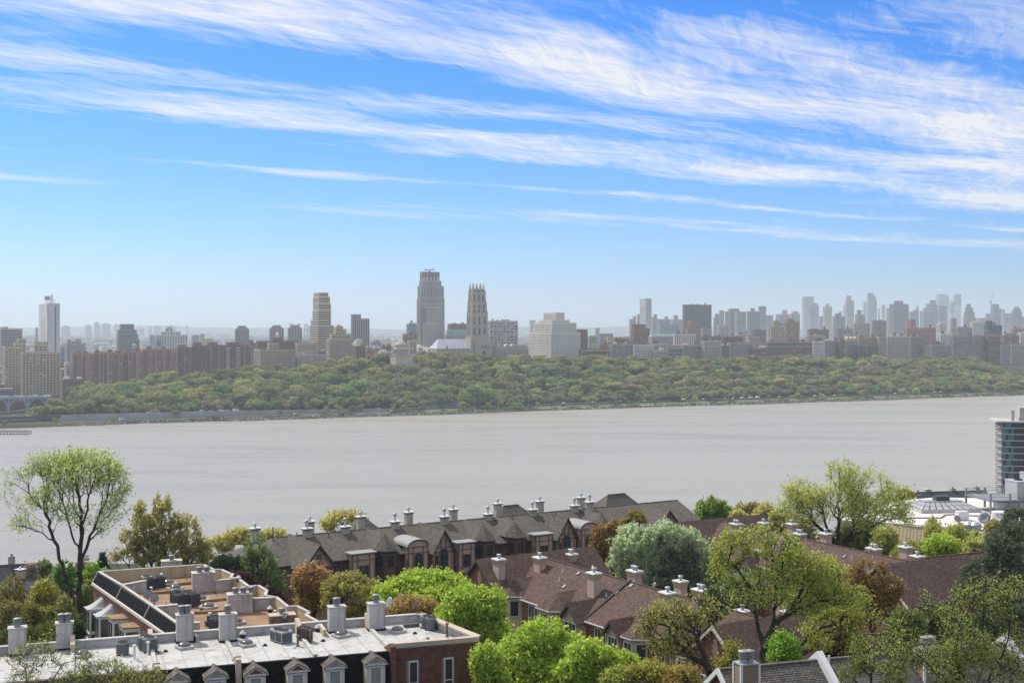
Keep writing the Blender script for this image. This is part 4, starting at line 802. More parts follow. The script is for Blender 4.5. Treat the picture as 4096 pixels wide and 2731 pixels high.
for k in range(-4, 2):
    cb = MB()
    for y in (0, 16): cb.box(k*sp-.8, k*sp+.8, y-.2, y+1.4, 0, hz-1.6)
    cb.build('pier', VS, g_)
    if k < 1:
        ab = MB(); n = 14; r0 = sp/2-.9; zb = hz-2.2-r0*.92
        for y in (0, 8, 16):
            for i in range(n):
                a0, a1 = math.pi*i/n, math.pi*(i+1)/n
                q = [(k*sp+sp/2-math.cos(a)*rr, y, zb+math.sin(a)*rr*.95) for a, rr in ((a0, r0), (a1, r0), (a1, r0-1.3), (a0, r0-1.3))]
                ab.extr(q, (0,0,0), (0,1.1,0))
            for i in range(1, 8):
                x = k*sp+.9+(sp-1.8)*i/8; c = abs((x-k*sp-sp/2)/r0); zt = zb+r0*.95*math.sqrt(max(0, 1-c*c)); ab.box(x-.15, x+.15, y+.3, y+.8, zt-.2, hz-1.6)
        ab.build('arch', VS, g_)
# pier in the river
p_ = onz(0, czy(1512), 2.2); g_ = thing('pier', 'low timber pier with railing reaching into the river at the left edge', 'pier', (p_.x, p_.y, 0), .02)
TI = mat('pier_timber', (.16, .14, .12), .9, .25, .3)
mb = MB(); mb.box(-60, 24.5, 0, 9, 1.9, 2.5); mb.build('deck', TI, g_)
for i in range(15):
    for y in (.4, 8.2): cb = MB(); cb.tube((-58+i*5.85, y, -2), (-58+i*5.85, y, 1.9), .35, n=6); cb.build('pile', TI, g_)
mb = MB()
for i in range(30): mb.box(-58+i*2.85, -57.8+i*2.85, .1, .3, 2.5, 3.7)
mb.box(-60, 24.5, .1, .3, 3.6, 3.8); mb.box(-60, 24.5, .1, .3, 3.0, 3.15); mb.build('railing', TI, g_)
# lamp posts
lp = MB(); lp.tube((0,0,0), (0,0,9.5), .16, .1, 6); lp.pipe([(0,0,9.4), (.7,0,9.9), (2.2,0,10)], .09, 5); lp.box(2.0, 3.0, -.2, .2, 9.8, 10.05)
lpm = lp.mesh('lamp_post', mat('galvanised', (.48, .5, .5), .6, .1, 1))
for i_, (c, x) in enumerate(((1, 358), (1, 673), (1, 1010), (1, 1335), (1, 1443), (1, 1655), (1, 1810), (1, 1995), (1, 2210), (2, 293), (2, 307), (2, 385), (2, 1070), (2, 1597), (2, 1745), (3, 150), (3, 290), (3, 615), (3, 1105), (3, 1130), (3, 1740), (3, 1940), (4, 100), (4, 545), (4, 695), (4, 980), (4, 1265), (4, 1405), (4, 1830), (4, 2130))):
    s1 = s_at(czx(c, x), 40); w1 = 39.5 if i_ % 2 else 57.5; s1 = s_at(czx(c, x), w1); q = sw(s1, w1); lm = next((l[2] for l in LAND if l[0] <= czx(c, x) < l[1]), 'right edge row')
    link('lamp_post', lpm, None, (q.x, q.y, float(roadz(s1))-.3), TH+(1.57 if i_ % 2 else -1.57), label=f'lamp post, {"river" if i_ % 2 else "wood"} side of the far road, below {lm}', cat='lamp post', group='lamp posts along the far road')
# road sign board
s1 = s_at(czx(2, 340), 58); q = sw(s1, 58); D_ = q.y; k_ = D_/F/8.96
g_ = thing('billboard', 'pale billboard on two posts above the far road', 'billboard', (q.x, q.y, 3), TH)
mb = MB(); mb.box(-35*k_, 30*k_, -.3, .3, 105*k_, 142*k_); mb.build('panel', MT['wall_pale'], g_)
for x in (-12*k_, 12*k_): mb = MB(); mb.tube((x, .5, -2), (x, .5, 110*k_), .35, n=6); mb.build('post', MT['bark_far'], g_)
# cars on the far road
def carmesh(kind, paint):
    mb = MB(); L, Wd, Hh = (4.6, 1.8, 1.45) if kind == 0 else (5.0, 1.95, 1.8) if kind == 1 else (6.2, 2.1, 2.5)
    pr = [(-L/2, .45), (-L/2, .95), (-L*.42, 1.0), (-L*.30, Hh), (L*.10, Hh), (L*.26, .98), (L*.47, .85), (L/2, .45)] if kind == 0 else [(-L/2, .45), (-L/2, 1.1), (-L*.46, Hh), (L*.18, Hh), (L*.30, 1.1), (L*.48, .95), (L/2, .45)]
    mb.extr([(x, -Wd/2, z) for x, z in pr], (0,0,0), (0,Wd,0), 0)
    mb.box(-L*.28, L*.16, -Wd/2-.01, Wd/2+.01, Hh*.70, Hh*.93, 1)
    for x in (-L*.31, L*.31):
        for y in (-Wd/2, Wd/2-.2): mb.tube((x, y-.02, .34), (x, y+.22, .34), .34, n=10, mi=2)
    return mb.mesh('car', [paint, MT['far_pane'], mat('tyre', (.02, .02, .02), .9)])
PAINT = [('white', mat('paint_white', (.8, .8, .8), .3, .03, 1, spec=.6)), ('silver', mat('paint_silver', (.5, .5, .52), .3, .03, 1, metal=.3, spec=.6)), ('dark', mat('paint_dark', (.03, .035, .05), .25, .03, 1, spec=.6)), ('blue', mat('paint_blue', (.05, .09, .2), .25, .03, 1, spec=.6)), ('red', mat('paint_red', (.3, .03, .03), .25, .03, 1, spec=.6))]
CM = {(k, p): carmesh(k, PAINT[p][1]) for k in range(3) for p in range(5)}
KN = ('car', 'tall car', 'van')
for c, x, w1, k, p in ((1,258,44,0,0),(1,120,52,0,1),(1,525,44,0,2),(1,810,50,0,4),(1,890,44,0,3),(1,975,50,0,2),(1,1093,24,2,0),(1,1333,44,0,0),(1,1805,50,0,0),(1,1890,44,0,1),(1,1990,44,1,0),(1,2035,50,0,0),(1,2113,44,2,0),(2,360,15,2,0),(2,1100,46,0,0),(2,1220,24,0,0),(2,1480,44,0,1),(2,1660,50,0,2),(2,2190,44,0,2),(3,470,44,1,0),(3,728,44,1,0),(3,835,36,0,2),(3,970,50,0,0),(3,1050,44,0,1),(3,1195,44,0,0),(3,1538,50,1,0),(3,1720,44,0,0),(3,1905,50,0,0),(3,1985,44,0,0),(3,2060,50,1,0),(3,2143,44,2,0),(3,2200,50,2,0),(3,172,24,0,2),(3,460,30,0,4),(3,1485,44,0,2),(3,1425,50,0,2),(4,105,44,0,0),(4,220,46,2,1),(4,305,50,0,0),(4,425,44,1,0),(4,603,44,0,0),(4,1145,44,0,0),(4,1265,50,0,1),(4,1500,44,1,0),(4,1548,50,0,0),(4,1915,46,0,0),(4,660,50,0,1),(4,2080,44,0,2)):
    X = czx(c, x); s1 = s_at(X, w1); q = sw(s1, w1); lm = next((l[2] for l in LAND if l[0] <= X < l[1]), 'right edge row'); z = float(roadz(s1))+.02 if w1 > 40 else float(farz(s1, w1))+.16
    link('car', CM[(k, p)], None, (q.x, q.y, z), TH+(math.pi if w1 > 47 else 0), label=f'{PAINT[p][0]} {KN[k]} on the far riverside {"road" if w1 > 40 else "park way"} below the {lm}', cat='van' if k == 2 else 'car', group='cars across the river')
# parked cars up on the viaduct
for i in range(9):
    x = 15+i*44; s1 = s_at(czx(1, x), 152); q = sw(s1, 152); link('car', CM[(i % 2, (0, 1, 2, 1, 0, 3, 1, 0, 2)[i])], None, (q.x, q.y, zd+.02), TH, label=f'{PAINT[(0,1,2,1,0,3,1,0,2)[i]][0]} car parked along the top of the arched viaduct', cat='car', group='cars on the viaduct')
# single trees standing in front of the wood and along the shore
for c, x, w1, hgt, sc_w, tn, lb in ((1,360,58,115,1,0,'round yellowish tree beside the viaduct arch'),(1,437,60,118,.8,1,'narrow olive tree second from the viaduct'),(1,533,58,110,.8,0,'yellow round tree standing third from the viaduct'),(1,637,58,105,.8,0,'yellow round tree standing fourth from the viaduct'),(1,722,58,105,.85,0,'yellow round tree standing fifth from the viaduct'),(1,585,110,110,1.3,2,'dark fresh green tree at the end of the viaduct'),(1,1575,34,70,.9,1,'thin olive tree in front of the retaining wall'),(1,1000,24,45,.8,0,'small yellow tree below the retaining wall'),(1,490,22,45,.9,1,'small olive shrub tree by the elevated road'),(2,220,20,48,1,1,'small olive tree by the billboard shore'),(2,630,16,68,.8,0,'slim yellow green tree at the rocks'),(2,735,14,80,.8,1,'slim olive tree at the rocks'),(2,870,35,50,.9,2,'small green tree by the lower road'),(2,940,38,60,1,2,'pair mate green tree by the lower road'),(2,745,60,110,.8,2,'tall green tree in front of the wood left of the tomb'),(2,1305,36,100,1,1,'spreading brown olive tree on the shore lawn'),(2,1480,34,75,.9,1,'spreading olive tree near the grey wall'),(2,1330,18,55,.7,0,'little yellow tree at the path'),(2,1230,18,50,.8,0,'little yellow shrub tree near the lower road end'),(2,1860,24,70,.9,0,'yellow green tree left of the big green mass'),(2,1985,38,190,.95,2,'biggest fresh green tree on the shore below the church'),(2,2075,36,145,.8,2,'second big green tree on the shore below the church'),(2,2085,14,62,.8,0,'small yellow tree at the rocks below the church'),(2,2200,30,85,.9,0,'yellow green tree on the lawn edge below the church front'),(3,20,22,95,1,2,'green tree hanging over the rocks below the seminary'),(3,45,12,60,1,2,'green bush tree at the rocks below the seminary'),(3,232,24,48,.9,1,'small dark tree on the lawn below the limestone block'),(3,708,26,80,1,0,'perfect round yellow tree alone on the lawn'),(3,940,24,40,.8,1,'small olive tree on the lawn'),(3,1270,26,85,.8,1,'olive tree at the road bend'),(3,1425,48,105,1,1,'wide olive tree over the road'),(3,1645,24,60,.7,0,'slim yellow green tree on the lawn'),(3,1800,40,90,1,1,'wide olive tree near the far bend'),(3,460,20,25,1,4,'pinkish small shrub by the path'),(4,258,26,50,.9,0,'small yellow green tree left of the arcade'),(4,480,24,45,1,0,'round little tree right of the arcade'),(4,848,26,62,.8,0,'yellow twin tree on the shore, left half'),(4,880,26,66,.8,2,'yellow twin tree on the shore, right half'),(4,1215,24,60,.9,0,'pale green shore tree below the gables'),(4,1330,24,68,.9,0,'loose olive shore tree below the mauve house'),(4,1660,26,92,1.1,1,'large round olive tree near the shore end'),(4,1870,24,70,1,0,'yellow green shore tree by the last lamp'),(4,2070,28,80,1.1,1,'olive shore tree near the right edge'),(4,2200,28,75,1.1,1,'olive shore tree at the right edge')):
    X = czx(c, x); s1 = s_at(X, w1); q = sw(s1, w1); z = float(farz(s1, w1)); hm_ = hgt*q.y/F/8.96; pi = int(r_.integers(0, 12)); sc = hm_/PROTO[pi][4]*1.02
    add_tree('shore_tree', lb, None, pi, (q.x, q.y, z-.3), sc*sc_w*1.5, r_.uniform(0, 6), jit((.30, .13, .14) if 'pinkish' in lb else TONES[tn][1], r_), zs=.72/sc_w)
q = sw(s_at(czx(1, 45), 12), 12); add_tree('blossom_tree', 'pink blossoming shrub on the shore beside the pier', None, 2, (q.x, q.y, 1.6), .33, 1, (.42, .20, .26))
# arcade under the trees
w_ = 60; s0_ = s_at(czx(4, 388), w_); p_ = sw(s0_, w_); k_ = p_.y/F/8.96
mb = MB(); mb.box(-52*k_, 50*k_, .6, 4, -2, 48*k_, 0); mb.box(-56*k_, 54*k_, -.6, 4.2, 48*k_, 54*k_, 0)
for i in range(5): mb.box((-52+i*24)*k_, (-46+i*24)*k_, -.3, .6, -2, 48*k_, 0)
for i in range(4): mb.extr([((-46+i*24)*k_, .5, 0), ((-28+i*24)*k_, .5, 0), ((-28+i*24)*k_, .5, 28*k_), ((-37+i*24)*k_, .5, 38*k_), ((-46+i*24)*k_, .5, 28*k_)], (0,0,0), (0,.08,0), 1)
mb.build('arcade', [MT['wall_dim'], MT['far_pane']], None, loc=(p_.x, p_.y, 4), rz=TH, label='dark stone arcade with arches half hidden below the trees', cat='arcade')
# ================================================================ NEAR BANK: the houses
class Frame:
    """a house's own axes: x along the front, y to the back, base at z0"""
    def __init__(s, ox, oy, z0, ang): s.o = Vector((ox, oy)); s.z0 = z0; s.a = ang; s.u = Vector((math.cos(ang), math.sin(ang))); s.v = Vector((-math.sin(ang), math.cos(ang)))
    def x(s, px, yc=0.0):
        k = (px-CX)/F; r = Vector((k, 1)); q = (yc+s.o.dot(s.v))/r.dot(s.v); return (r*q-s.o).dot(s.u)
    def d(s, px, yc=0.0):
        k = (px-CX)/F; return (yc+s.o.dot(s.v))/Vector((k, 1)).dot(s.v)
    def z(s, px, py, yc=0.0): return H-(py-HY)/F*s.d(px, yc)-s.z0
    def loc(s, p): q = Vector((p.x, p.y))-s.o; return Vector((q.dot(s.u), q.dot(s.v), p.z-s.z0))
    def on(s, px, py, z): return s.loc(onz(px, py, z+s.z0))
    def root(s, name, label, cat='house', group=None): return thing(name, label, cat, (s.o.x, s.o.y, s.z0), s.a, group)
# materials
mat('roof_white', (.49, .485, .46), .75, .12, .8, stain=(.24, .21, .17), stscale=.7, stlo=.50, bump=.15)
mat('roof_brown', (.29, .19, .11), .9, .25, .5, stain=(.15, .10, .06), stscale=.8, stlo=.50, bump=.2)
mat('parapet_tan', (.52, .41, .25), .85, .12, .4, streak=.55, stain=(.22, .14, .08))
mat('coping', (.50, .48, .44), .75, .12, .8, stain=(.28, .26, .22))
mat('coping_beige', (.52, .42, .33), .8, .12, .8, streak=.3)
mat('chimney_white', (.54, .515, .48), .85, .10, 1.2, brick=(.22, .075, .006, None, (.9, .9, .9)), btone=.06, streak=.9, stain=(.27, .20, .16), bump=.15)
mat('chimney_stained', (.50, .44, .39), .9, .22, 1.4, streak=.85, stain=(.17, .09, .07), bump=.15)
mat('slate_black', (.014, .0145, .016), .95, spec=.06, var=.3, scale=3.0, brick=(.30, .13, .006, (.022, .022, .024), (.4, .4, .4)), bump=.5)
mat('brick_red', (.19, .085, .06), .9, .22, 3, brick=(.215, .073, .007, (.13, .06, .05), (1.25, 1.2, 1.1)), bump=.3)
mat('brick_warm', (.27, .14, .095), .9, .22, 3, brick=(.215, .073, .007, (.20, .10, .07), (1.15, 1.1, 1.0)), bump=.3)
mat('brick_tan', (.33, .24, .165), .9, .15, 3, brick=(.215, .073, .007, (.28, .20, .14), (1.1, 1.1, 1.05)), bump=.3)
mat('mortar', (.30, .26, .23), .95, .1, 3)
mat('brick_piece', (.165, .068, .05), .9, .45, 2.1, bump=.2)
mat('shingle_grey', (.115, .102, .084), .9, .25, .8, brick=(.32, .145, .012, (.165, .145, .12), (.45, .45, .45)), bump=.7)
mat('shingle_maroon', (.125, .084, .071), .95, .22, .8, brick=(.32, .145, .010, (.155, .107, .09), (.55, .55, .55)), bump=.7, spec=.1, streak=.3)
mat('stucco_pink', (.52, .34, .24), .9, .10, 1.5)
mat('stucco_cream', (.55, .45, .35), .9, .10, 1.0, streak=.2)
mat('stucco_rose', (.56, .42, .36), .9, .08, 1.0, streak=.18)
mat('stucco_olive', (.47, .42, .33), .9, .08, 1.0, streak=.2)
mat('band_tan', (.50, .36, .23), .85, .1, 1)
mat('timber', (.10, .075, .06), .8, .2, 2)
mat('timber_grey', (.15, .13, .115), .8, .15, 2)
mat('trim_white', (.68, .67, .64), .6, .06, 1.0)
mat('trim_cream', (.70, .63, .53), .7, .08, 1.0)
mat('tympanum_red', (.20, .06, .055), .8, .1, 1)
mat('tympanum_grey', (.36, .33, .30), .8, .1, 1)
mat('glass', (.035, .045, .05), .08, .5, .6, spec=.6)
mat('blind', (.30, .30, .29), .5, .2, 6)
mat('metal_lead', (.40, .40, .39), .55, .12, 2)
mat('metal_cap', (.50, .51, .52), .42, .12, 2, metal=.6)
mat('metal_dark', (.14, .14, .14), .5, .25, 2, metal=.4)
mat('metal_flue', (.30, .295, .285), .55, .3, 3, metal=.3)
mat('metal_rust', (.19, .13, .10), .7, .4, 3, metal=.2)
mat('ac_case', (.26, .27, .27), .55, .12, 2, metal=.1)
mat('ac_dark', (.07, .075, .08), .6, .15, 2)
mat('ac_pale', (.45, .45, .44), .55, .12, 2)
mat('dome_smoke', (.13, .12, .115), .12, .2, 1, spec=.7)
mat('black_tar', (.02, .02, .02), .7, .2, 1)
mat('siding', (.27, .195, .14), .8, .08, 1)
mat('plastic_white', (.66, .66, .64), .5, .05, 1)
CACHE = {}
def cached(key, fn):
    if key not in CACHE: CACHE[key] = fn()
    return CACHE[key]
def window(root, x, y, z, w_, h, rz=0.0, nx=1, ny=1, fm='trim_white', fw=.07, split=None, arch=False, blind=False, dep=.10):
    """frame with mullions and one pane behind each opening; x, z = lower left corner on the wall"""
    key = ('win', round(w_, 2), round(h, 2), nx, ny, fm, fw, split, arch)
    def mk():
        mb = MB(); o = -dep
        mb.box(0, fw, o, .02, 0, h); mb.box(w_-fw, w_, o, .02, 0, h); mb.box(fw, w_-fw, o, .02, 0, fw)
        if not arch: mb.box(fw, w_-fw, o, .02, h-fw, h)
        else:
            n = 8
            for i in range(n):
                a0, a1 = math.pi*i/n, math.pi*(i+1)/n; q = [(w_/2-math.cos(a)*r, 0, h+math.sin(a)*r) for a, r in ((a0, w_/2), (a1, w_/2), (a1, w_/2-fw), (a0, w_/2-fw))]
                mb.extr(q, (0, o, 0), (0, .02, 0))
            mb.box(fw, w_-fw, o+.01, .02, h-fw*.4, h+fw*.4)
            mb.box(w_/2-fw*.3, w_/2+fw*.3, o+.01, .02, h, h+w_/2-fw)
        for i in range(1, nx): mb.box(w_*i/nx-fw*.4, w_*i/nx+fw*.4, o+.01, .02, fw, h-fw)
        zs = [h*i/ny for i in range(1, ny)] if split is None else [h*split]
        for q in zs: mb.box(fw, w_-fw, o+.012, .018, q-fw*.4, q+fw*.4)
        return mb.mesh('window', MT[fm])
    wo = link('window', cached(key, mk), root, (x, y, z), rz)
    zs = [0]+([h*i/ny for i in range(1, ny)] if split is None else [h*split])+[h]
    for i in range(nx):
        for j in range(len(zs)-1):
            a, b, c, d = w_*i/nx+.02, w_*(i+1)/nx-.02, zs[j]+.02, zs[j+1]-.02
            def mp(): m2 = MB(); m2.box(0, b-a, -.03, .01, 0, d-c); return m2.mesh('pane', [MT['blind' if blind and j == len(zs)-2 else 'glass']])
            link('pane', cached(('pane', round(b-a, 2), round(d-c, 2), blind and j == len(zs)-2), mp), wo, (a, 0, c))
    if arch:
        def ma(): m2 = MB(); r = w_/2-.02; m2.extr([(w_/2-math.cos(math.pi*i/8)*r, 0, h+math.sin(math.pi*i/8)*r) for i in range(9)][::-1], (0, -.03, 0), (0, .01, 0)); return m2.mesh('pane', MT['glass'])
        link('pane', cached(('apane', round(w_, 2)), ma), wo)
    return wo
def chimney(root, x, y, z, w_, d, h, style, flues=1, fh=.7, rz=0.0, deep=1.5):
    """shaft with its cap slab and metal flues, one part of the house"""
    key = ('ch', round(w_, 2), round(d, 2), round(h, 2), style, deep); W, D = w_/2, d/2
    def mk():
        mb = MB()
        if style == 'white': mb.box(-W, W, -D, D, -deep, h); mm = ['chimney_white']
        elif style == 'stained': mb.box(-W, W, -D, D, -deep, h); mb.box(-W-.04, W+.04, -D-.04, D+.04, -deep, .35); mm = ['chimney_stained']
        elif style == 'rose':
            mb.box(-W, W, -D, D, -deep, h-.62)
            for i in range(3): e = .03+.045*i; mb.box(-W-e, W+e, -D-e, D+e, h-.62+.19*i, h-.62+.19*(i+1), 1)
            mm = ['stucco_rose', 'band_tan']
        elif style == 'olive': mb.box(-W, W, -D, D, -deep, h); mm = ['stucco_olive']
        elif style == 'siding':
            mb.box(-W, W, -D, D, -deep, h, 0); mm = ['siding', 'trim_white']; n = int((h+deep)/.16)
            for i in range(n): zz_ = -deep+i*.16; mb.frus(0, 0, W+.035, D+.035, W+.01, D+.01, zz_, zz_+.155, 0)
            for sx in (-1, 1):
                for sy in (-1, 1): mb.box(sx*W-.07, sx*W+.07, sy*D-.07, sy*D+.07, -deep, h, 1)
        elif style == 'dark': mb.box(-W, W, -D, D, -deep, h); mm = ['metal_rust']
        return mb.mesh('chimney', [MT[q] for q in mm])
    c = link('chimney', cached(key, mk), root, (x, y, z), rz)
    def mc():
        mb = MB()
        if style == 'rose': mb.frus(0, 0, W+.17, D+.17, W+.12, D+.12, h-.05, h+.05)
        elif style == 'olive': mb.box(-W-.22, W+.22, -D-.22, D+.22, h, h+.09); mb.box(-W-.12, W+.12, -D-.12, D+.12, h-.12, h, 1)
        else: mb.box(-W-.06, W+.06, -D-.06, D+.06, h, h+.07)
        return mb.mesh('cap', [MT[{'rose': 'plastic_white', 'olive': 'trim_white', 'white': 'coping', 'stained': 'coping', 'siding': 'metal_cap', 'dark': 'coping_beige'}[style]], MT['timber']])
    link('cap', cached(key+('cap',), mc), c)
    for i in range(flues):
        fx = 0 if flues == 1 else (-.28+.56*i)*W*1.2
        def mf():
            mb = MB(); q = .16 if style == 'rose' else .13 if style == 'olive' else .22
            if style == 'rose': mb.lathe([(q, h), (q, h+fh*.6), (q*1.6, h+fh*.62), (q*1.6, h+fh*.95), (q*.8, h+fh)], 10)
            elif style == 'olive': mb.lathe([(q, h), (q, h+fh*.55), (q*1.7, h+fh*.58), (q*1.7, h+fh*.92), (q, h+fh)], 10)
            else:
                mb.lathe([(q*1.25, h), (q*1.05, h+fh*.22), (q, h+fh*.25), (q, h+fh*.45)], 12)
                for k in range(2): mb.lathe([(q*1.45, h+fh*(.48+.17*k)), (q*1.2, h+fh*(.58+.17*k))], 12)
                mb.lathe([(q*1.0, h+fh*.44), (q*1.0, h+fh*.84)], 10); mb.lathe([(q*1.5, h+fh*.84), (q*1.5, h+fh*.92), (q*.6, h+fh)], 12)
            return mb.mesh('flue', MT['metal_cap' if style in ('rose', 'olive') else 'metal_flue'], True)
        link('flue', cached(('flue', style, round(h, 2), round(fh, 2)), mf), c, (fx, 0, 0))
    return c
def dome_light(root, x, y, z, r=.55):
    def mk():
        mb = MB(); n = 5; g = 10
        mb.lathe([(r*math.cos(a), r*.62*math.sin(a)+.2) for a in [i*math.pi/2/5 for i in range(5)]]+[(.02, r*.62+.2)], 14); return mb.mesh('skylight', MT['dome_smoke'], True)
    o = link('skylight', cached(('dome', r), mk), root, (x, y, z), .3)
    def mk2(): mb = MB(); mb.box(-r*1.05, r*1.05, -r*1.05, r*1.05, -.05, .2); mb.box(-r*1.12, r*1.12, -r*1.12, r*1.12, .14, .22); return mb.mesh('curb', MT['coping'])
    link('curb', cached(('curb', r), mk2), o)
def cone_vent(root, x, y, z):
    def mk(): mb = MB(); mb.lathe([(.2, -.05), (.2, .3)], 10, mi=1); mb.lathe([(.26, .3), (.26, .38), (.03, .62)], 10, mi=0); return mb.mesh('roof_vent', [MT['plastic_white'], MT['black_tar']])
    link('roof_vent', cached('cv', mk), root, (x, y, z))
def pipe_vent(root, x, y, z, h=.8, r=.09, m_='metal_rust', hat=True):
    def mk():
        mb = MB(); mb.lathe([(r*2, -.05), (r*1.6, .08), (r, .1), (r, h)], 8)
        if hat: mb.lathe([(r*1.7, h), (r*1.7, h+.1), (r*.8, h+.14)], 8)
        return mb.mesh('vent_pipe', MT[m_])
    link('vent_pipe', cached(('pv', h, r, m_, hat), mk), root, (x, y, z))
def ac_unit(p, rz, label, w_=.8, h=.9, round_=False, cm='ac_case', group=None):
    t = thing('air_conditioner', label, 'air conditioner', p, rz, group); e = w_/2; key = ('ac', w_, h, round_, cm)
    def mk():
        mb = MB()
        if round_: mb.lathe([(e, .08), (e, h-.06), (e*.96, h)], 18)
        else: mb.box(-e, e, -e, e, .08, h); 
        return mb.mesh('casing', MT[cm])
    link('casing', cached(key+(1,), mk), t)
    def ml():
        mb = MB(); n = 9
        for i in range(n):
            z = .16+(h-.28)*i/n
            if round_: mb.lathe([(e+.02, z), (e+.03, z+.025)], 18)
            else:
                for q in (-e-.025, e+.005): mb.box(-e*.88, e*.88, q, q+.02, z, z+.045); mb.box(q, q+.02, -e*.88, e*.88, z, z+.045)
        return mb.mesh('louvres', MT['ac_dark'])
    link('louvres', cached(key+(2,), ml), t)
    def mg():
        mb = MB(); mb.lathe([(e*.86, h-.01), (e*.86, h+.05), (e*.78, h+.05), (e*.78, h+.01)], 18)
        for i in range(6): a = i*math.pi/6; mb.tube((-e*.8*math.cos(a), -e*.8*math.sin(a), h+.045), (e*.8*math.cos(a), e*.8*math.sin(a), h+.045), .012, n=4)
        mb.lathe([(e*.2, h+.02), (e*.2, h+.07)], 10); return mb.mesh('fan_grille', MT['ac_dark'])
    link('fan_grille', cached(key+(3,), mg), t)
    def mf(): mb = MB(); mb.box(-e, e, -e*.9, -e*.6, -.02, .08); mb.box(-e, e, e*.6, e*.9, -.02, .08); return mb.mesh('feet', MT['black_tar'])
    link('feet', cached(key+(4,), mf), t); return t
def dish(p, rz, label, r=.35, h=.9, tilt=.5):
    t = thing('satellite_dish', label, 'satellite dish', p, rz)
    def mk(): mb = MB(); mb.lathe([(.01, 0), (r*.5, r*.06), (r*.85, r*.18), (r, r*.26), (r, r*.29), (r*.5, r*.1), (.01, r*.03)], 16); return mb.mesh('reflector', MT['ac_case'], True)
    o = link('reflector', cached(('dish', r), mk), t, (0, 0, h)); o.rotation_euler = (R(90-25)*-1, 0, 0)
    mb = MB(); mb.tube((0, .1, 0), (0, .1, h), .03, n=6); mb.box(-.25, .25, -.15, .35, -.02, .05); mb.build('mast', MT['metal_dark'], t)
    mb = MB(); mb.tube((0, -.05, h-.2), (0, -r*1.1, h+.05), .018, n=4); mb.box(-.05, .05, -r*1.2, -r*1.02, h, h+.1); mb.build('arm', MT['metal_dark'], t)
def slab(mb, pts, th, mi=None):
    """a sloped roof sheet with thickness below it"""
    pts = [Vector(p) for p in pts]; n = (pts[1]-pts[0]).cross(pts[2]-pts[0]).normalized()
    if n.z < 0: n = -n; pts = pts[::-1]
    return mb.extr([p-n*th for p in pts], (0,0,0), n*th, mi)

# ---------------------------------------------------------------- B1: white flat roofed row with slate mansard
F1 = Frame(-35.2, 87.1, 60, R(19)); g1 = F1.root('mansard_row', 'white flat roofed row house with black slate mansard, dormers and brick end', 'row house')
DK = 9.35
mb = MB(); mb.quad((-14, .25, DK), (34, .25, DK), (32, 9.1, DK), (-14, 8.7, DK)); mb.build('roof_deck', MT['roof_white'], g1)
mb = MB(); mb.add([(-14, .2, 0), (27.6, .2, 0), (27.6, .2, 9.2), (-14, .2, 9.2), (-14, 8.8, 0), (32, 9.3, 0), (32, 9.3, 9.9), (-14, 8.8, 9.9)], [(0,1,2,3), (5,4,7,6)]); mb.box(-14, 10.4, 0, .19, 0, 9.45, 1); mb.box(-14, 4.5, -.03, 0, 0, 8.8, 2); mb.build('wall', [MT['stucco_cream'], MT['brick_warm'], MT['stucco_cream']], g1)
mb = MB(); mb.extr([(-14, 8.7, 0), (32.1, 9.15, 0), (32.1, 9.45, 0), (-14, 9.0, 0)], (0,0,DK-.3), (0,0,9.95)); mb.extr([(34.3, 0, 0), (34.6, .3, 0), (32.4, 9.45, 0), (32.1, 9.15, 0)], (0,0,DK-.3), (0,0,9.95)); mb.build('parapet', MT['roof_white'], g1)
mb = MB(); mb.extr([(-14, 8.62, 0), (32.0, 9.07, 0), (32.1, 9.5, 0), (-14, 9.06, 0)], (0,0,9.95), (0,0,10.03)); mb.build('back_coping', MT['coping'], g1)
mb = MB(); mb.extr([(34.1, -.1, 0), (34.75, .2, 0), (32.5, 9.5, 0), (31.95, 9.2, 0)], (0,0,9.96), (0,0,10.08)); mb.box(27.7, 34.5, -.14, .42, 9.7, 10.05); mb.build('end_coping', MT['coping_beige'], g1)
mb = MB(); mb.box(-14, 10.4, -.1, .35, 9.3, 9.52); mb.build('front_coping', MT['timber'], g1)
for k in range(31):
    u = -13+k*1.5
    if min(abs(u-q) for q in (-1.0, 4.7, 10.4, 16.1, 21.85, 27.6)) < .35: continue
    mb = MB(); mb.box(u, u+.09, .5, 8.6, DK, DK+.008); mb.build('membrane_seam', mat('seam_grey', (.36, .35, .32), .8, .3, 1.5), g1)
# party kerbs on the roof and their raised ends
for u in (-1.0, 4.7, 10.4, 16.1, 21.85, 27.6):
    mb = MB(); mb.box(u-.14, u+.14, .4, 8.7, DK, DK+.28); mb.build('party_kerb', MT['roof_white'], g1)
    mb = MB(); mb.extr([(u-.17, 7.4, DK), (u-.17, 8.9, DK), (u-.17, 8.9, 10.5), (u-.17, 8.5, 10.5), (u-.17, 7.4, 10.1)], (0,0,0), (.34,0,0)); mb.build('party_end', MT['stucco_cream'], g1)
    if u in (10.4, 16.1, 27.6):
        mb = MB(); mb.extr([(u-.2, 1.7, DK), (u-.2, .0, 10.0), (u-.2, -.35, 9.9), (u-.2, -1.2, 3.0), (u-.2, -.2, 3.0), (u-.2, .2, DK-.3)], (0,0,0), (.4,0,0)); mb.build('party_end', MT['stucco_cream' if u != 27.6 else 'brick_red'], g1)
        mb = MB(); mb.extr([(u-.24, 1.8, DK+.12), (u-.24, .0, 10.08), (u-.24, .0, 10.0), (u-.24, 1.7, DK)], (0,0,0), (.48,0,0)); mb.build('party_coping', MT['coping_beige'], g1)
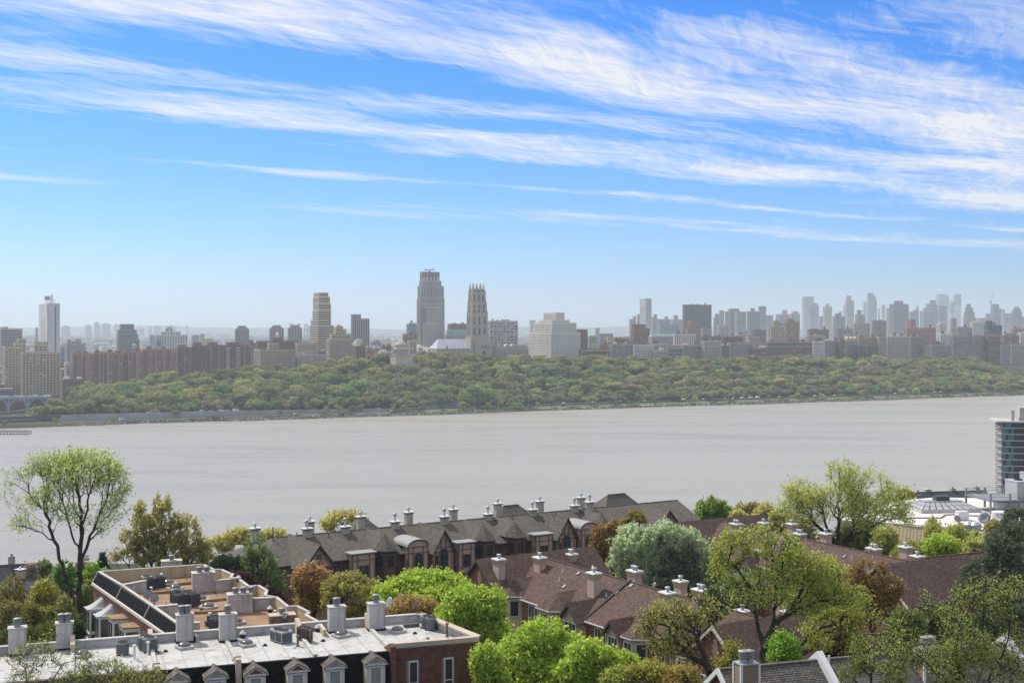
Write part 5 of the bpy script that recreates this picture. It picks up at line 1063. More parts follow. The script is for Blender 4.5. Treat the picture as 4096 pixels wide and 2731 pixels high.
# mansard panels, with each slate course a little proud
for u0, u1 in ((10.6, 15.9), (16.3, 27.38)):
    mb = MB(); n = 46
    for i in range(n):
        z0, z1 = 9.42-6.4*(i+1)/n, 9.42-6.4*i/n; y0, y1 = -1.05*(i+1)/n, -1.05*i/n
        mb.add([(u0, y0-.035, z0), (u1, y0-.035, z0), (u1, y1, z1), (u0, y1, z1), (u0, y0, z0), (u1, y0, z0)], [(0,1,2,3), (4,5,1,0)])
    mb.box(u0, u1, -.06, .3, 9.40, 9.47); mb.build('mansard', MT['slate_black'], g1)
def dormer(u, red):
    mb = MB(); w_ = .72; zt = 9.0; f = -1.25
    mb.box(u-w_, u+w_, f, .0, 3.5, zt); d = mb.build('dormer', MT['trim_cream'], g1)
    mb = MB(); mb.extr([(u-w_-.14, f-.12, zt), (u+w_+.14, f-.12, zt), (u, f-.12, zt+.42)], (0,0,0), (0,1.0,0)); mb.build('pediment', MT['tympanum_red' if red else 'tympanum_grey'], d)
    mb = MB()
    for sx in (-1, 1): mb.extr([(u+sx*(w_+.2), f-.2, zt-.06), (u, f-.2, zt+.52), (u, f-.2, zt+.38), (u+sx*(w_-.02), f-.2, zt-.06)][::sx], (0,0,0), (0,.08,0))
    mb.box(u-w_-.18, u+w_+.18, f-.2, f-.1, zt-.1, zt+.02); mb.build('pediment_trim', MT['trim_cream'], d)
    mb = MB()
    for sx in (-1, 1): slab(mb, [(u, f-.28, zt+.58), (u+sx*(w_+.17), f-.24, zt+.03), (u+sx*(w_+.17), .5, zt+.03), (u, .5, zt+.58)], .06)
    mb.build('dormer_roof', MT['shingle_grey'], d)
    window(d, u-.48, f-.005, zt-3.05, .96, 2.85, split=.36, fw=.11, blind=True)
for px_, red in ((177.5, 0), (216, 0), (255.7, 1), (297.5, 1), (334.9, 0), (375.7, 0)): dormer(F1.x(px_, -1.25), red)
# brick end: every brick set proud of the mortar
mb = MB(); mb.box(27.8, 34.4, 0, .18, 0, 9.7); mb.add([(34.4, .1, 0), (32.3, 9.3, 0), (32.3, 9.3, 9.7), (34.4, .1, 9.7)], [(0,1,2,3)]); mb.build('end_wall', MT['mortar'], g1)
wn_ = [(F1.x(408.6, 0), F1.x(418, 0)), (F1.x(444, 0), F1.x(453, 0))]
mb = MB(); r_ = random.Random(3)
for j in range(56):
    z0 = 9.58-.081*(j+1); x = 27.82+(.11 if j % 2 else 0)
    if 4 <= j <= 7: continue
    while x < 34.36:
        x1 = min(x+.205, 34.38)
        if not any(a-.02 < x1 and x < b+.02 and z0 < 8.62 for a, b in wn_): q = r_.uniform(0, .008); mb.add([(x, -.012-q, z0), (x1, -.012-q, z0), (x1, -.012-q, z0+.07), (x, -.012-q, z0+.07), (x, 0, z0), (x1, 0, z0), (x1, 0, z0+.07), (x, 0, z0+.07)], [(0,1,2,3), (3,2,6,7), (4,5,1,0), (1,5,6,2), (4,0,3,7)])
        x += .217
x = 27.82
while x < 34.3: mb.box(x, x+.07, -.02, 0, 9.58-.081*8+.01, 9.58-.081*4-.01); x += .082
mb.build('brickwork', MT['brick_piece'], g1, kind='stuff')
for a, b in wn_: window(g1, a, -.01, 6.0, b-a, 2.6, split=.36, fw=.08)
# roof furniture
def r1(px_, py_): return F1.on(px_, py_, DK)
for px_, py_, h, w2 in ((17.3, 654, 1.75, 1.25), (64.5, 648, 1.7, 1.25), (184.7, 641, 1.85, 1.3), (227.7, 640, 1.8, 1.3), (336.6, 631, 1.75, 1.35), (376, 628.8, 1.85, 1.35)):
    q = r1(px_, py_); c = chimney(g1, q.x, q.y, DK, w2, .9, h+.3, 'white', 2 if px_ in (184.7, 64.5) else 1, .75)
    mb = MB(); mb.box(-w2/2-.05, w2/2+.05, -.5, .5, -.1, .16); mb.build('flashing', MT['black_tar'], c)
for px_, py_ in ((82, 655.5), (184.2, 647.5), (246.5, 645), (340.5, 636), (397.4, 631.5)): q = r1(px_, py_); dome_light(g1, q.x, q.y, DK, .52)
for px_, py_ in ((81.6, 646.5), (163, 640), (242.6, 637), (317.6, 630.7)): q = r1(px_, py_); cone_vent(g1, q.x, q.y, DK)
for px_, py_, h in ((134.5, 659, 1.0), (148, 653.5, .85), (297.8, 645.5, .75), (447, 636, 1.0), (310, 642, .9)): q = r1(px_, py_); pipe_vent(g1, q.x, q.y, DK, h, .09, 'metal_rust' if px_ > 290 else 'plastic_white')
for px_, py_, m_ in ((137, 660, 'plastic_white'), (294, 647.5, 'plastic_white'), (165.5, 651, 'black_tar'), (265, 645, 'black_tar'), (323, 640.5, 'black_tar'), (377, 635, 'black_tar'), (428, 639, 'black_tar'), (415, 633, 'black_tar')): q = r1(px_, py_); pipe_vent(g1, q.x, q.y, DK, .16, .11, m_, False)
def w1(px_, py_): return onz(px_, py_, 60+DK)
for i_, (px_, py_, w2, h, rd, cm, lb) in enumerate(((122.5, 653.5, .9, .95, True, 'ac_case', 'round grey air conditioner alone on the white roof by the twigs'), (145, 648, .95, 1.0, False, 'ac_case', 'rear grey air conditioner of the pair beside the white flue pipes'), (149.3, 650.5, 1.0, 1.1, False, 'ac_case', 'front grey air conditioner of the pair beside the white flue pipes'), (278.2, 640, .95, .95, False, 'ac_pale', 'left pale air conditioner of the pair on the middle white roof'), (283.6, 641.5, 1.0, .95, False, 'ac_pale', 'right pale air conditioner of the pair on the middle white roof'), (302.5, 639, .65, 1.05, False, 'metal_rust', 'rear slim brownish condenser near the white brick chimney'), (307, 640.5, .65, 1.1, False, 'metal_rust', 'front slim brownish condenser near the white brick chimney'), (426.5, 627, .8, 1.0, True, 'ac_case', 'rear round air conditioner at the brick end of the white roof'), (431.2, 629, .85, 1.05, True, 'ac_case', 'front round air conditioner at the brick end of the white roof'))):
    ac_unit(w1(px_, py_), R(19)+.1*i_, lb, w2, h, rd, cm, 'air conditioners on the white roof')
dish(w1(390, 616), R(120), 'large grey satellite dish beside the last white chimney', .5, 1.2); dish(w1(417, 619.5), R(70), 'satellite dish on a weighted stand near the brick end', .42, 1.3); dish(w1(285, 622), R(150), 'small pale satellite dish on the parapet of the white roof', .3, .6)
mb = MB()
for i in range(4): mb.box(-.65+.33*i, -.36+.33*i, -.2, .2, 0, .28)
mb.build('ballast_blocks', MT['roof_tar'], None, loc=w1(411.5, 626), rz=R(22), label='grey ballast blocks under the dish stand on the white roof', cat='blocks')
# cables lying on the roof
for i_, (pts, lb) in enumerate((([(153, 651.5), (158, 651), (159, 653)], 'black cable looping beside the paired air conditioners'), ([(434, 631), (441, 632.5), (446, 633.2)], 'black cable running from the round air conditioners'), ([(361, 622.5), (365, 621.8), (368, 623), (364, 624), (361, 622.5)], 'coiled black cable behind the last white chimneys'))):
    mb = MB(); p0 = w1(*pts[0]); mb.pipe([w1(*q)-p0+Vector((0, 0, .03)) for q in pts], .03, 5); mb.build('roof_cable', MT['black_tar'], None, loc=p0, label=lb, cat='cable')

# ---------------------------------------------------------------- B2: brown roofed block behind, long parapets
F2 = Frame(-41.0, 125.5, 57, R(-58)); g2 = F2.root('brown_roof_row', 'long row house block with brown flat roofs, tan parapets and slate side', 'row house')
ZC = 12.8; ZD = 11.75
RS = [F2.on(x, y, ZC) for x, y in ((203.7, 564.1), (214.3, 569.1), (222, 569.1), (231.6, 573.6), (230, 577), (238.8, 578), (249.5, 585.9), (258.5, 584.8), (268, 590.3), (266, 595), (277.5, 597), (289.2, 606.5), (298.7, 606), (310.4, 612), (307, 615), (318.7, 621), (326, 630))]
LS = [F2.on(x, y, ZC) for x, y in ((98.2, 571.4), (121, 584.8), (152.9, 606.5), (176, 622.7), (196, 636))]
poly = [(p.x, p.y) for p in LS]+[(p.x, p.y) for p in RS[::-1]]
mb = MB(); mb.add([(x, y, ZD) for x, y in poly], [tuple(range(len(poly)))]); mb.build('roof_deck', MT['roof_brown'], g2)
mb = MB(); mb.prism(poly, 0, ZD-.02, caps=False); mb.build('wall', MT['brick_warm'], g2)
def para(pts, name, closed=False, th=.2, zt=ZC, zb=ZD-.4, m_='parapet_tan'):
    c = sum((Vector((p[0], p[1])) for p in poly), Vector((0, 0)))/len(poly); w_, cp = MB(), MB()
    for a, b in zip(pts, pts[1:]):
        a, b = Vector((a[0], a[1])), Vector((b[0], b[1])); d = (b-a).normalized(); nrm = Vector((-d.y, d.x))
        if (c-a).dot(nrm) < 0: nrm = -nrm
        e = d*.05; w_.extr([(a.x, a.y, 0), (b.x, b.y, 0), (b.x+nrm.x*th, b.y+nrm.y*th, 0), (a.x+nrm.x*th, a.y+nrm.y*th, 0)], (0,0,zb), (0,0,zt))
        o = nrm*.04; cp.extr([((a-e-o).x, (a-e-o).y, 0), ((b+e-o).x, (b+e-o).y, 0), ((b+e+nrm*(th+.03)).x, (b+e+nrm*(th+.03)).y, 0), ((a-e+nrm*(th+.03)).x, (a-e+nrm*(th+.03)).y, 0)], (0,0,zt+.004*random.random()), (0,0,zt+.1))
    po = w_.build(name, MT[m_], g2); cp.build('coping', MT['coping'], po)
para([LS[0], RS[0]], 'back_parapet'); para(RS, 'side_parapet')
para(LS, 'left_parapet', zt=ZC-.02)
# party kerbs and short cross parapets
XL = lambda x: LS[0].y+(LS[-1].y-LS[0].y)*(x-LS[0].x)/(LS[-1].x-LS[0].x)
for (a, b) in (((121, 584.8), (146, 580)), ((152.9, 606.5), (177.5, 604)), ((214.7, 580.5), (238.8, 577.5)), ((251.5, 598), (277.5, 597)), ((176, 622.7), (200, 622))):
    p, q = F2.on(*a, ZC-.05), F2.on(*b, ZC-.05); d = (q-p); d.z = 0; d.normalize(); nn_ = Vector((-d.y, d.x, 0))*.15
    mb = MB(); mb.extr([(p-nn_).to_tuple(), (q-nn_).to_tuple(), (q+nn_).to_tuple(), (p+nn_).to_tuple()], (0,0,-1.1), (0,0,0)); po = mb.build('cross_parapet', MT['chimney_stained'], g2)
    mb = MB(); n2 = nn_*1.5; mb.extr([(p-n2).to_tuple(), (q-n2).to_tuple(), (q+n2).to_tuple(), (p+n2).to_tuple()], (0,0,0), (0,0,.08)); mb.build('coping', MT['coping'], po)
for (a, b) in (((146, 588), (192, 583)), ((146, 594), (193, 590.5)), ((178, 605), (227, 599)), ((178, 614), (236, 611))):
    p, q = F2.on(*a, ZD), F2.on(*b, ZD); d = (q-p).normalized(); nn_ = Vector((-d.y, d.x, 0))*.18
    mb = MB(); mb.extr([(p-nn_).to_tuple(), (q-nn_).to_tuple(), (q+nn_).to_tuple(), (p+nn_).to_tuple()], (0,0,-.05), (0,0,.24)); mb.build('party_kerb', MT['roof_brown'], g2)
# slate slope down the left side, pale eaves board, then the wall with its bays
mb = MB(); n = 14; dl = (LS[-1]-LS[0]); dl.z = 0; dl.normalize(); nl = Vector((dl.y, -dl.x, 0))
if nl.x*LS[0].x+nl.y*(LS[0].y-5) < 0 and (Vector((RS[0].x, RS[0].y, 0))-Vector((LS[0].x, LS[0].y, 0))).dot(nl) > 0: nl = -nl
A, Bq = LS[0].copy(), LS[-1].copy()
for i in range(n):
    o0, o1 = nl*(.48*i/n), nl*(.48*(i+1)/n); z0, z1 = ZC-.05-.9*i/n, ZC-.05-.9*(i+1)/n
    mb.add([(A.x+o0.x, A.y+o0.y, z0), (Bq.x+o0.x, Bq.y+o0.y, z0), (Bq.x+o1.x+nl.x*.03, Bq.y+o1.y+nl.y*.03, z1), (A.x+o1.x+nl.x*.03, A.y+o1.y+nl.y*.03, z1)], [(0,3,2,1)])
mb.build('mansard', MT['slate_black'], g2)
mb = MB(); o0, o1 = nl*.0, nl*.66
mb.extr([(A.x, A.y, 0), (Bq.x, Bq.y, 0), (Bq.x+o1.x, Bq.y+o1.y, 0), (A.x+o1.x, A.y+o1.y, 0)], (0,0,ZC-1.22), (0,0,ZC-.97)); mb.build('eaves_board', MT['trim_cream'], g2)
WL = nl*.45
mb = MB(); mb.extr([(A.x, A.y, 0), (Bq.x, Bq.y, 0), (Bq.x+WL.x, Bq.y+WL.y, 0), (A.x+WL.x, A.y+WL.y, 0)], (0,0,0), (0,0,ZC-1.22)); mb.build('side_wall', MT['brick_warm'], g2)
LEN = (Bq-A).length
for t_ in (0.0, .285, .585, .86):   # slanted party fins
    p = A+dl*(LEN*t_); mb = MB(); q = dl*.07
    mb.extr([(p-q).to_tuple()[:2]+(ZC+.12,), (p-q+nl*.74).to_tuple()[:2]+(ZC-1.25,), (p-q+nl*.6).to_tuple()[:2]+(ZC-1.3,), (p-q).to_tuple()[:2]+(ZC-.5,)], (0,0,0), (q*2).to_tuple()); mb.build('party_fin', MT['tympanum_grey'], g2)
ang = math.atan2(dl.y, dl.x)
def bay2(t_, roofkind, top, hgt=8.5):
    p = A+dl*(LEN*t_)+WL; bw, bd = 2.1, 1.35
    b = MB(); b.M = Matrix.Translation((p.x, p.y, 0)) @ Matrix.Rotation(ang, 4, 'Z')
    sgn = 1 if (Matrix.Rotation(-ang, 4, 'Z') @ nl).y > 0 else -1
    pl = [(0, 0), (.35, sgn*bd), (bw-.35, sgn*bd), (bw, 0)]
    if sgn > 0: pl = pl[::-1]
    b.prism(pl, top-hgt, top, 0)
    for z in (0, -2.3, -2.9, -5.2): b.prism([(x-.06 if x < bw/2 else x+.06, y+sgn*.06*(y != 0)) for x, y in pl], top+z-.12, top+z, 0)
    bo = b.build('bay', [MT['trim_white']], g2)
    pm = MB(); pm.M = b.M.copy()
    for i in range(3):
        a, c = (Vector((*pl[i], 0)), Vector((*pl[i+1], 0))); d = c-a; nrm = Vector((d.y, -d.x, 0)).normalized()
        k = 1 if i != 1 else 2
        for z0, z1 in ((top-2.1, top-.3), (top-2.75, top-2.4), (top-5.0, top-3.1)):
            for j in range(k):
                s0, s1 = a+d*((j+.12)/k), a+d*((j+.88)/k); pm.extr([(s0.x, s0.y, z0), (s1.x, s1.y, z0), (s1.x, s1.y, z1), (s0.x, s0.y, z1)], (nrm*-.02).to_tuple(), (nrm*.012).to_tuple(), 0)
    pm.build('pane', [MT['glass']], bo)
    rb = MB(); rb.M = b.M.copy(); n = 6
    if roofkind == 'curved':
        for i in range(n):
            f0, f1 = i/n, (i+1)/n; e0, e1 = (1-f0)*1.12, (1-f1)*1.12; h0, h1 = 1.12-.55*f0, 1.12-.55*f1; z0, z1 = top+.9*f0**1.8, top+.9*f1**1.8
            c0 = [(bw/2+(x-bw/2)*h0, y*e0*1.05 if y else 0, z0) for x, y in pl]; c1 = [(bw/2+(x-bw/2)*h1, y*e1*1.05 if y else 0, z1) for x, y in pl]
            for j in range(3): rb.add([c0[j], c0[j+1], c1[j+1], c1[j]], [(0,1,2,3)])
        rb.build('bay_roof', MT['metal_lead'], bo)
    else:
        rb.prism([(x-.1 if x < bw/2 else x+.1, y+sgn*.1*(y != 0)) for x, y in pl], top, top+.14); rb.build('bay_roof', MT['roof_brown'], bo)
bay2(.075, 'curved', 10.1); bay2(.19, 'curved', 10.1); bay2(.35, 'flat', 10.7); bay2(.475, 'flat', 10.7); bay2(.64, 'curved', 9.3)
def r2(px_, py_): return F2.on(px_, py_, ZD)
def w2_(px_, py_): return onz(px_, py_, 57+ZD)
for px_, py_, w_, d, h, st, fl in ((203.2, 590, 2.1, 1.2, 1.75, 'stained', 2), (239.5, 611, 2.1, 1.2, 1.6, 'stained', 3), (171.5, 570.5, 2.0, 1.1, 1.1, 'stained', 1), (282, 627.5, 2.1, 1.1, 1.15, 'dark', 1)):
    q = r2(px_, py_); chimney(g2, q.x, q.y, ZD, w_, d, h, st, fl, .6, R(77))
q = r2(238.5, 590); cone_vent(g2, q.x, q.y, ZD+.9); q = r2(270, 611.5); cone_vent(g2, q.x, q.y, ZD)
for px_, py_ in ((175, 589), (168.3, 584), (208.2, 607.5), (200.5, 600), (236, 623)): q = r2(px_, py_); dome_light(g2, q.x, q.y, ZD, .58)
for px_, py_, h, m_ in ((161.5, 580, .6, 'plastic_white'), (151.5, 590, .25, 'metal_cap'), (209.8, 619, .5, 'plastic_white'), (275.5, 614, .3, 'metal_cap'), (206, 625, .3, 'metal_rust'), (201.5, 610.5, .12, 'black_tar')): q = r2(px_, py_); pipe_vent(g2, q.x, q.y, ZD, h, .1, m_)
for i_, (px_, py_, w_, h, lb) in enumerate(((146.5, 584.5, .85, .9, 'pale rear air conditioner of the first trio on the brown roof'), (149.8, 588, .9, 1.05, 'dark left air conditioner of the first trio on the brown roof'), (159, 586.5, .95, 1.05, 'dark right air conditioner of the first trio on the brown roof'), (176.5, 601.5, .9, 1.05, 'rear left air conditioner of the cluster on the middle brown roof'), (180.5, 606, 1.0, 1.15, 'front left air conditioner of the cluster on the middle brown roof'), (187, 602, .9, 1.0, 'rear right air conditioner of the cluster on the middle brown roof'), (192.2, 605, 1.05, 1.15, 'front right air conditioner of the cluster on the middle brown roof'), (214, 626, .85, .95, 'rear air conditioner of the pair on the near brown roof'), (216.5, 629.5, .9, 1.0, 'front air conditioner of the pair on the near brown roof'))):
    ac_unit(w2_(px_, py_), R(-58)+.05*i_, lb, w_, h, False, 'ac_dark' if i_ else 'ac_pale', 'air conditioners on the brown roof')
dish(w2_(147.7, 602), R(200), 'round grey satellite dish behind another on the brown roof', .42, .75); dish(w2_(154.5, 606.5), R(190), 'round grey satellite dish nearer on the brown roof', .40, .8); dish(w2_(166, 612.5), R(100), 'thin satellite dish seen edge on beside the low white parapet', .4, .7); dish(w2_(267, 599), R(60), 'small satellite dish on the tan parapet', .32, 1.1)
for i_, (pts, lb) in enumerate((([(184, 571), (186, 578), (189, 582.5)], 'thin cable hanging from the back parapet'), ([(201, 578), (205, 590), (203, 600)], 'thin cable drooping from the big stained chimney'), ([(205, 577), (213, 590), (217, 595)], 'second thin cable crossing from the stained chimney'), ([(253, 601), (245, 612), (237, 614)], 'cable draped by the second stained chimney'))):
    mb = MB(); q0 = w2_(*pts[0]); ps = [w2_(*q)-q0 for q in pts]; ps[0].z += .9; mb.pipe([p+Vector((0, 0, .04)) for p in ps], .025, 4); mb.build('roof_cable', MT['black_tar'], None, loc=q0, label=lb, cat='cable')
# ---------------------------------------------------------------- pitched roofs, shared pieces
def gable_roof(root, x0, x1, yf, yb, ze, zr, m_, hipl=0.0, hipr=0.0, over=.35, name='roof'):
    """main roof with ridge along x; hips set the ridge in from an end"""
    ym = (yf+yb)/2; mb = MB(); f, b = yf-over, yb+over; s = (zr-ze)/(ym-yf); zf = ze-over*s; l = x0-(over if hipl == 0 else .2); r = x1+(over if hipr == 0 else .2)
    RL, RR = (x0+hipl if hipl else l, ym, zr), (x1-hipr if hipr else r, ym, zr)
    slab(mb, [(l, f, zf), (r, f, zf), RR, RL], .14); slab(mb, [(r, b, zf), (l, b, zf), RL, RR], .14)
    if hipl: slab(mb, [(l, b, zf), (l, f, zf), RL], .14)
    if hipr: slab(mb, [(r, f, zf), (r, b, zf), RR], .14)
    o = mb.build(name, MT[m_], root)
    cp = MB(); cp.box(RL[0], RR[0], ym-.12, ym+.12, zr-.06, zr+.05); cp.build('ridge_cap', MT[m_], o)
    gt = MB(); gt.box(l+.02, r-.02, f-.1, f+.02, zf-.14, zf-.02); gt.build('gutter', MT['trim_white' if 'maroon' in m_ else 'timber_grey'], o)
    return o
def xgable(root, xc, hw, yf, yb, ze, zr, wallm, roofm, trim, over=.45, zb=0.0, name='gable'):
    """front-facing gable: wall, triangular head, two roof slopes running back to yb"""
    mb = MB(); mb.box(xc-hw, xc+hw, yf, min(yf+6, yb), zb, ze); mb.extr([(xc-hw, yf, ze), (xc+hw, yf, ze), (xc, yf, zr)], (0,0,0), (0,.4,0)); g = mb.build(name, MT[wallm], root)
    s = (zr-ze)/hw; r = MB()
    for sx in (-1, 1): slab(r, [(xc, yf-over, zr+.08), (xc+sx*(hw+.4), yf-over, ze-.4*s+.08), (xc+sx*(hw+.4), yb, ze-.4*s+.08), (xc, yb, zr+.08)], .12)
    r.build('gable_roof', MT[roofm], g)
    t = MB()
    for sx in (-1, 1): t.extr([(xc, yf-over-.02, zr+.10), (xc+sx*(hw+.45), yf-over-.02, ze-.45*s+.10), (xc+sx*(hw+.45), yf-over-.02, ze-.45*s-.22), (xc, yf-over-.02, zr-.24)][::-sx], (0,0,0), (0,.1,0))
    t.build('bargeboard', MT[trim], g); return g
def octbay(root, x0, x1, yw, ze, zr, yr, wallm, roofm, zb=0.0, dep=1.3, winf='trim_white', win=(1.25, 1.75), bands=None):
    """three-sided bay under a hipped roof that runs back into the main slope at yr"""
    c = min(.9, (x1-x0)*.28); pl = [(x0, yw+.3), (x0, yw), (x0+c, yw-dep), (x1-c, yw-dep), (x1, yw), (x1, yw+.3)]
    mb = MB(); mb.prism(pl, zb, ze); g = mb.build('bay', MT[wallm], root); xm = (x0+x1)/2
    e = .3; q = [(x0-e, yw+.9), (x0-e, yw-.1), (x0+c-.12, yw-dep-e), (x1-c+.12, yw-dep-e), (x1+e, yw-.1), (x1+e, yw+.9)]
    A = (xm, yw+.35, zr); Bk = (xm, yr, zr); r = MB()
    for i in (1, 2, 3): slab(r, [(*q[i], ze), (*q[i+1], ze), A], .1)
    slab(r, [(x0-e, yr, ze+(zr-ze)*.0+.0), (*q[1], ze), A, Bk], .1); slab(r, [(*q[4], ze), (x1+e, yr, ze), Bk, A], .1)
    r.build('bay_roof', MT[roofm], g)
    gt = MB()
    for i in (1, 2, 3): gt.tube((*q[i], ze-.06), (*q[i+1], ze-.06), .07, n=4)
    gt.build('gutter', MT['trim_white' if winf == 'trim_white' else 'timber_grey'], g)
    w_, h = win; zt = ze-.45
    window(g, xm-w_/2, yw-dep-.01, zt-h, w_, h, nx=2 if w_ > 1 else 1, fm=winf, fw=.07)
    a = math.atan2(-dep, c); ln = math.hypot(c, dep)
    window(g, x0+c*.18, yw-dep*.18-.01, zt-h, ln*.64, h, rz=a, fm=winf, fw=.07)
    window(g, x1-c*.82, yw-dep*.82-.01, zt-h, ln*.64, h, rz=-a, fm=winf, fw=.07)
    if bands:
        b = MB()
        for z0, z1 in bands: 
            for i in (1, 2, 3):
                p, s = Vector((*pl[i], 0)), Vector((*pl[i+1], 0)); d = s-p; nr = Vector((d.y, -d.x, 0)).normalized(); nr = nr if nr.y < .3 else -nr
                b.extr([(p.x, p.y, z0), (s.x, s.y, z0), (s.x, s.y, z1), (p.x, p.y, z1)], (0,0,0), (nr*.05).to_tuple())
        b.build('timber_band', MT['timber_grey'], g)
    return g
def boxbay(root, x0, x1, yw, zb, zt, dep, kind):
    """half-timbered box bay with a flat or barrel metal roof"""
    yf = yw-dep; mb = MB(); mb.box(x0, x1, yf, yw+.1, zb, zt); xm = (x0+x1)/2; w_ = x1-x0
    if kind == 'barrel': n = 8; mb.extr([(xm-math.cos(math.pi*i/n)*w_/2, yf, zt+math.sin(math.pi*i/n)*.75) for i in range(n+1)], (0,0,0), (0,.4,0))
    g = mb.build('bay', MT['stucco_pink'], root); t = MB(); T = .13
    for x in (x0, x0+w_*.22, x1-w_*.22-T, x1-T): t.box(x, x+T, yf-.05, yf, zb, zt)
    for z in (zb, zb+.75, zt-.85, zt-T): t.box(x0, x1, yf-.055, yf-.002, z, z+T)
    for y in (yf+.02, yw-.3): t.box(x0-.05, x0, y, y+T, zb, zt)
    for z in (zb, zb+.75, zt-.85, zt-T): t.box(x0-.055, x0-.002, yf, yw, z, z+T)
    if kind == 'barrel':
        n = 10
        for i in range(n):
            q = [(xm-math.cos(a)*r, yf, zt+math.sin(a)*r*.75/(w_/2)) for a, r in ((math.pi*i/n, w_/2+.08), (math.pi*(i+1)/n, w_/2+.08), (math.pi*(i+1)/n, w_/2-.1), (math.pi*i/n, w_/2-.1))]
            t.extr(q, (0,-.08,0), (0,.02,0))
    t.build('timber', MT['timber_grey'], g)
    r = MB()
    if kind == 'barrel':
        n = 10
        for i in range(n):
            q = [(xm-math.cos(a)*r2, yf, zt+math.sin(a)*r2*.80/(w_/2)+.03) for a, r2 in ((math.pi*i/n, w_/2+.16), (math.pi*(i+1)/n, w_/2+.16), (math.pi*(i+1)/n, w_/2+.08), (math.pi*i/n, w_/2+.08))]
            r.extr(q, (0,-.12,0), (0,4.2,0))
    else: r.box(x0-.2, x1+.2, yf-.2, yw+.6, zt, zt+.13)
    r.build('metal_roof', MT['metal_bay'], g)
    ww = w_*.42
    if kind == 'barrel': window(g, xm-ww/2, yf-.06, zb+.95, ww, 1.75, nx=2, ny=2, fm='timber_grey', fw=.07, arch=True)
    else: window(g, xm-ww/2, yf-.06, zb+.95, ww, 1.55, nx=2, fm='timber_grey', fw=.07)
    return g
mat('metal_bay', (.30, .30, .29), .65, .08, 1)
# ---------------------------------------------------------------- B3: half-timbered row under a grey shingle roof
F3 = Frame(-28.6, 156.9, 56, R(32.1)); g3 = F3.root('half_timbered_row', 'half timbered row of houses under a long grey shingle roof by the river', 'row house')
ZR, ZE, YF = 12.1, 9.8, -5.6
L3, R3 = F3.x(240, 0), F3.x(660, 0)
mb = MB(); mb.box(L3+1, R3+2, YF, 5.6, 0, ZE); mb.build('wall', MT['brick_red'], g3)
gable_roof(g3, L3, R3+3, YF, 5.6, ZE, ZR, 'shingle_grey', hipl=4.6)
# cross gable at the near end, buff brick below
xa, xb = F3.x(301, -9), F3.x(335, -9)
ga = xgable(g3, (xa+xb)/2, (xb-xa)/2-.2, -9.2, 0, ZE, ZR+.25, 'brick_tan', 'shingle_grey', 'timber')
mb = MB(); c = (xa+xb)/2; hw = (xb-xa)/2-.6; mb.extr([(c-hw, -9.24, ZE-.1), (c+hw, -9.24, ZE-.1), (c, -9.24, ZR-.3)], (0,0,0), (0,.05,0)); mb.build('stucco_head', MT['stucco_pink'], ga)
mb = MB(); mb.box(c-.3, c+.3, -9.32, -9.2, ZE+.7, ZE+1.4); mb.box(c-hw-.3, c+hw+.3, -9.32, -9.2, ZE-.35, ZE-.05); mb.box(c-.07, c+.07, -9.3, -9.2, ZE-.05, ZE+.7); mb.build('timber', MT['timber_grey'], ga)
for dx in (-1.6, 1.6): window(ga, c+dx-.6, -9.22, ZE-2.6, 1.2, 1.7, nx=2, fm='timber_grey')
for z in (ZE-2.9, ZE-6.2):
    for y in (-7.6,): window(ga, xa+.18, y, z, 1.0, 2.2, rz=R(-90), fm='timber_grey')
mb = MB(); mb.box(L3+1.2, xa+.4, YF-.06, YF+.02, 0, ZE-.5); mb.build('side_wall', MT['brick_tan'], g3)
for k in range(3): window(g3, L3+2.2+k*2.0, YF-.08, ZE-2.6, 1.0, 1.7, fm='timber_grey')
window(g3, F3.x(335.6, YF), YF-.02, ZE-2.4, 1.15, 1.7, nx=2, fm='timber_grey')
for a, b, kind in ((352, 375, 'flat'), (380, 400, 'oct'), (408, 428, 'barrel'), (432, 455, 'arch'), (458, 475, 'flat'), (480, 498, 'oct'), (511, 529, 'oct'), (535, 552.5, 'flat'), (556, 577, 'arch'), (581, 597, 'barrel'), (599, 615, 'oct')):
    x0, x1 = F3.x(a, YF-1.2), F3.x(b, YF-1.2)
    if kind == 'flat': boxbay(g3, x0, x1, YF, 6.4, ZE+.5, 1.25, 'flat')
    elif kind == 'barrel': boxbay(g3, x0, x1, YF, 6.4, ZE+.7, 1.25, 'barrel')
    elif kind == 'oct': octbay(g3, x0, x1, YF, ZE+.55, ZR+.1, -.3, 'brick_red', 'shingle_grey', winf='timber_grey', win=(1.1, 1.7), bands=((ZE-.1, ZE+.05), (ZE-2.15, ZE-2.0), (ZE-3.0, ZE-2.8)))
    else:
        c = (x0+x1)/2; hw = (x1-x0)/2-.25; gg = xgable(g3, c, hw, YF-1.2, -.1, ZE+.1, ZR+.2, 'stucco_pink', 'shingle_grey', 'timber', name='arched_gable')
        t = MB()
        for q in (-.55, -.16, .16, .55): t.box(c+q*hw*1.5-.07, c+q*hw*1.5+.07, YF-1.26, YF-1.2, 5.6, ZE+1.6*(1-abs(q)))
        for z in (5.8, 6.8, ZE-.4, ZE+.2): t.box(c-hw, c+hw, YF-1.255, YF-1.198, z, z+.13)
        t.build('timber', MT['timber_grey'], gg)
        window(gg, c-.62, YF-1.26, ZE-2.6, 1.24, 2.1, nx=2, ny=2, fm='timber_grey', arch=True); window(gg, c-hw+.1, YF-1.26, ZE-2.6, .55, 1.9, fm='timber_grey')
xa, xb = F3.x(656, -7), F3.x(680, -7); ge = xgable(g3, (xa+xb)/2, (xb-xa)/2, -7, 0, ZE-.3, ZR-.1, 'stucco_pink', 'shingle_grey', 'timber'); c = (xa+xb)/2
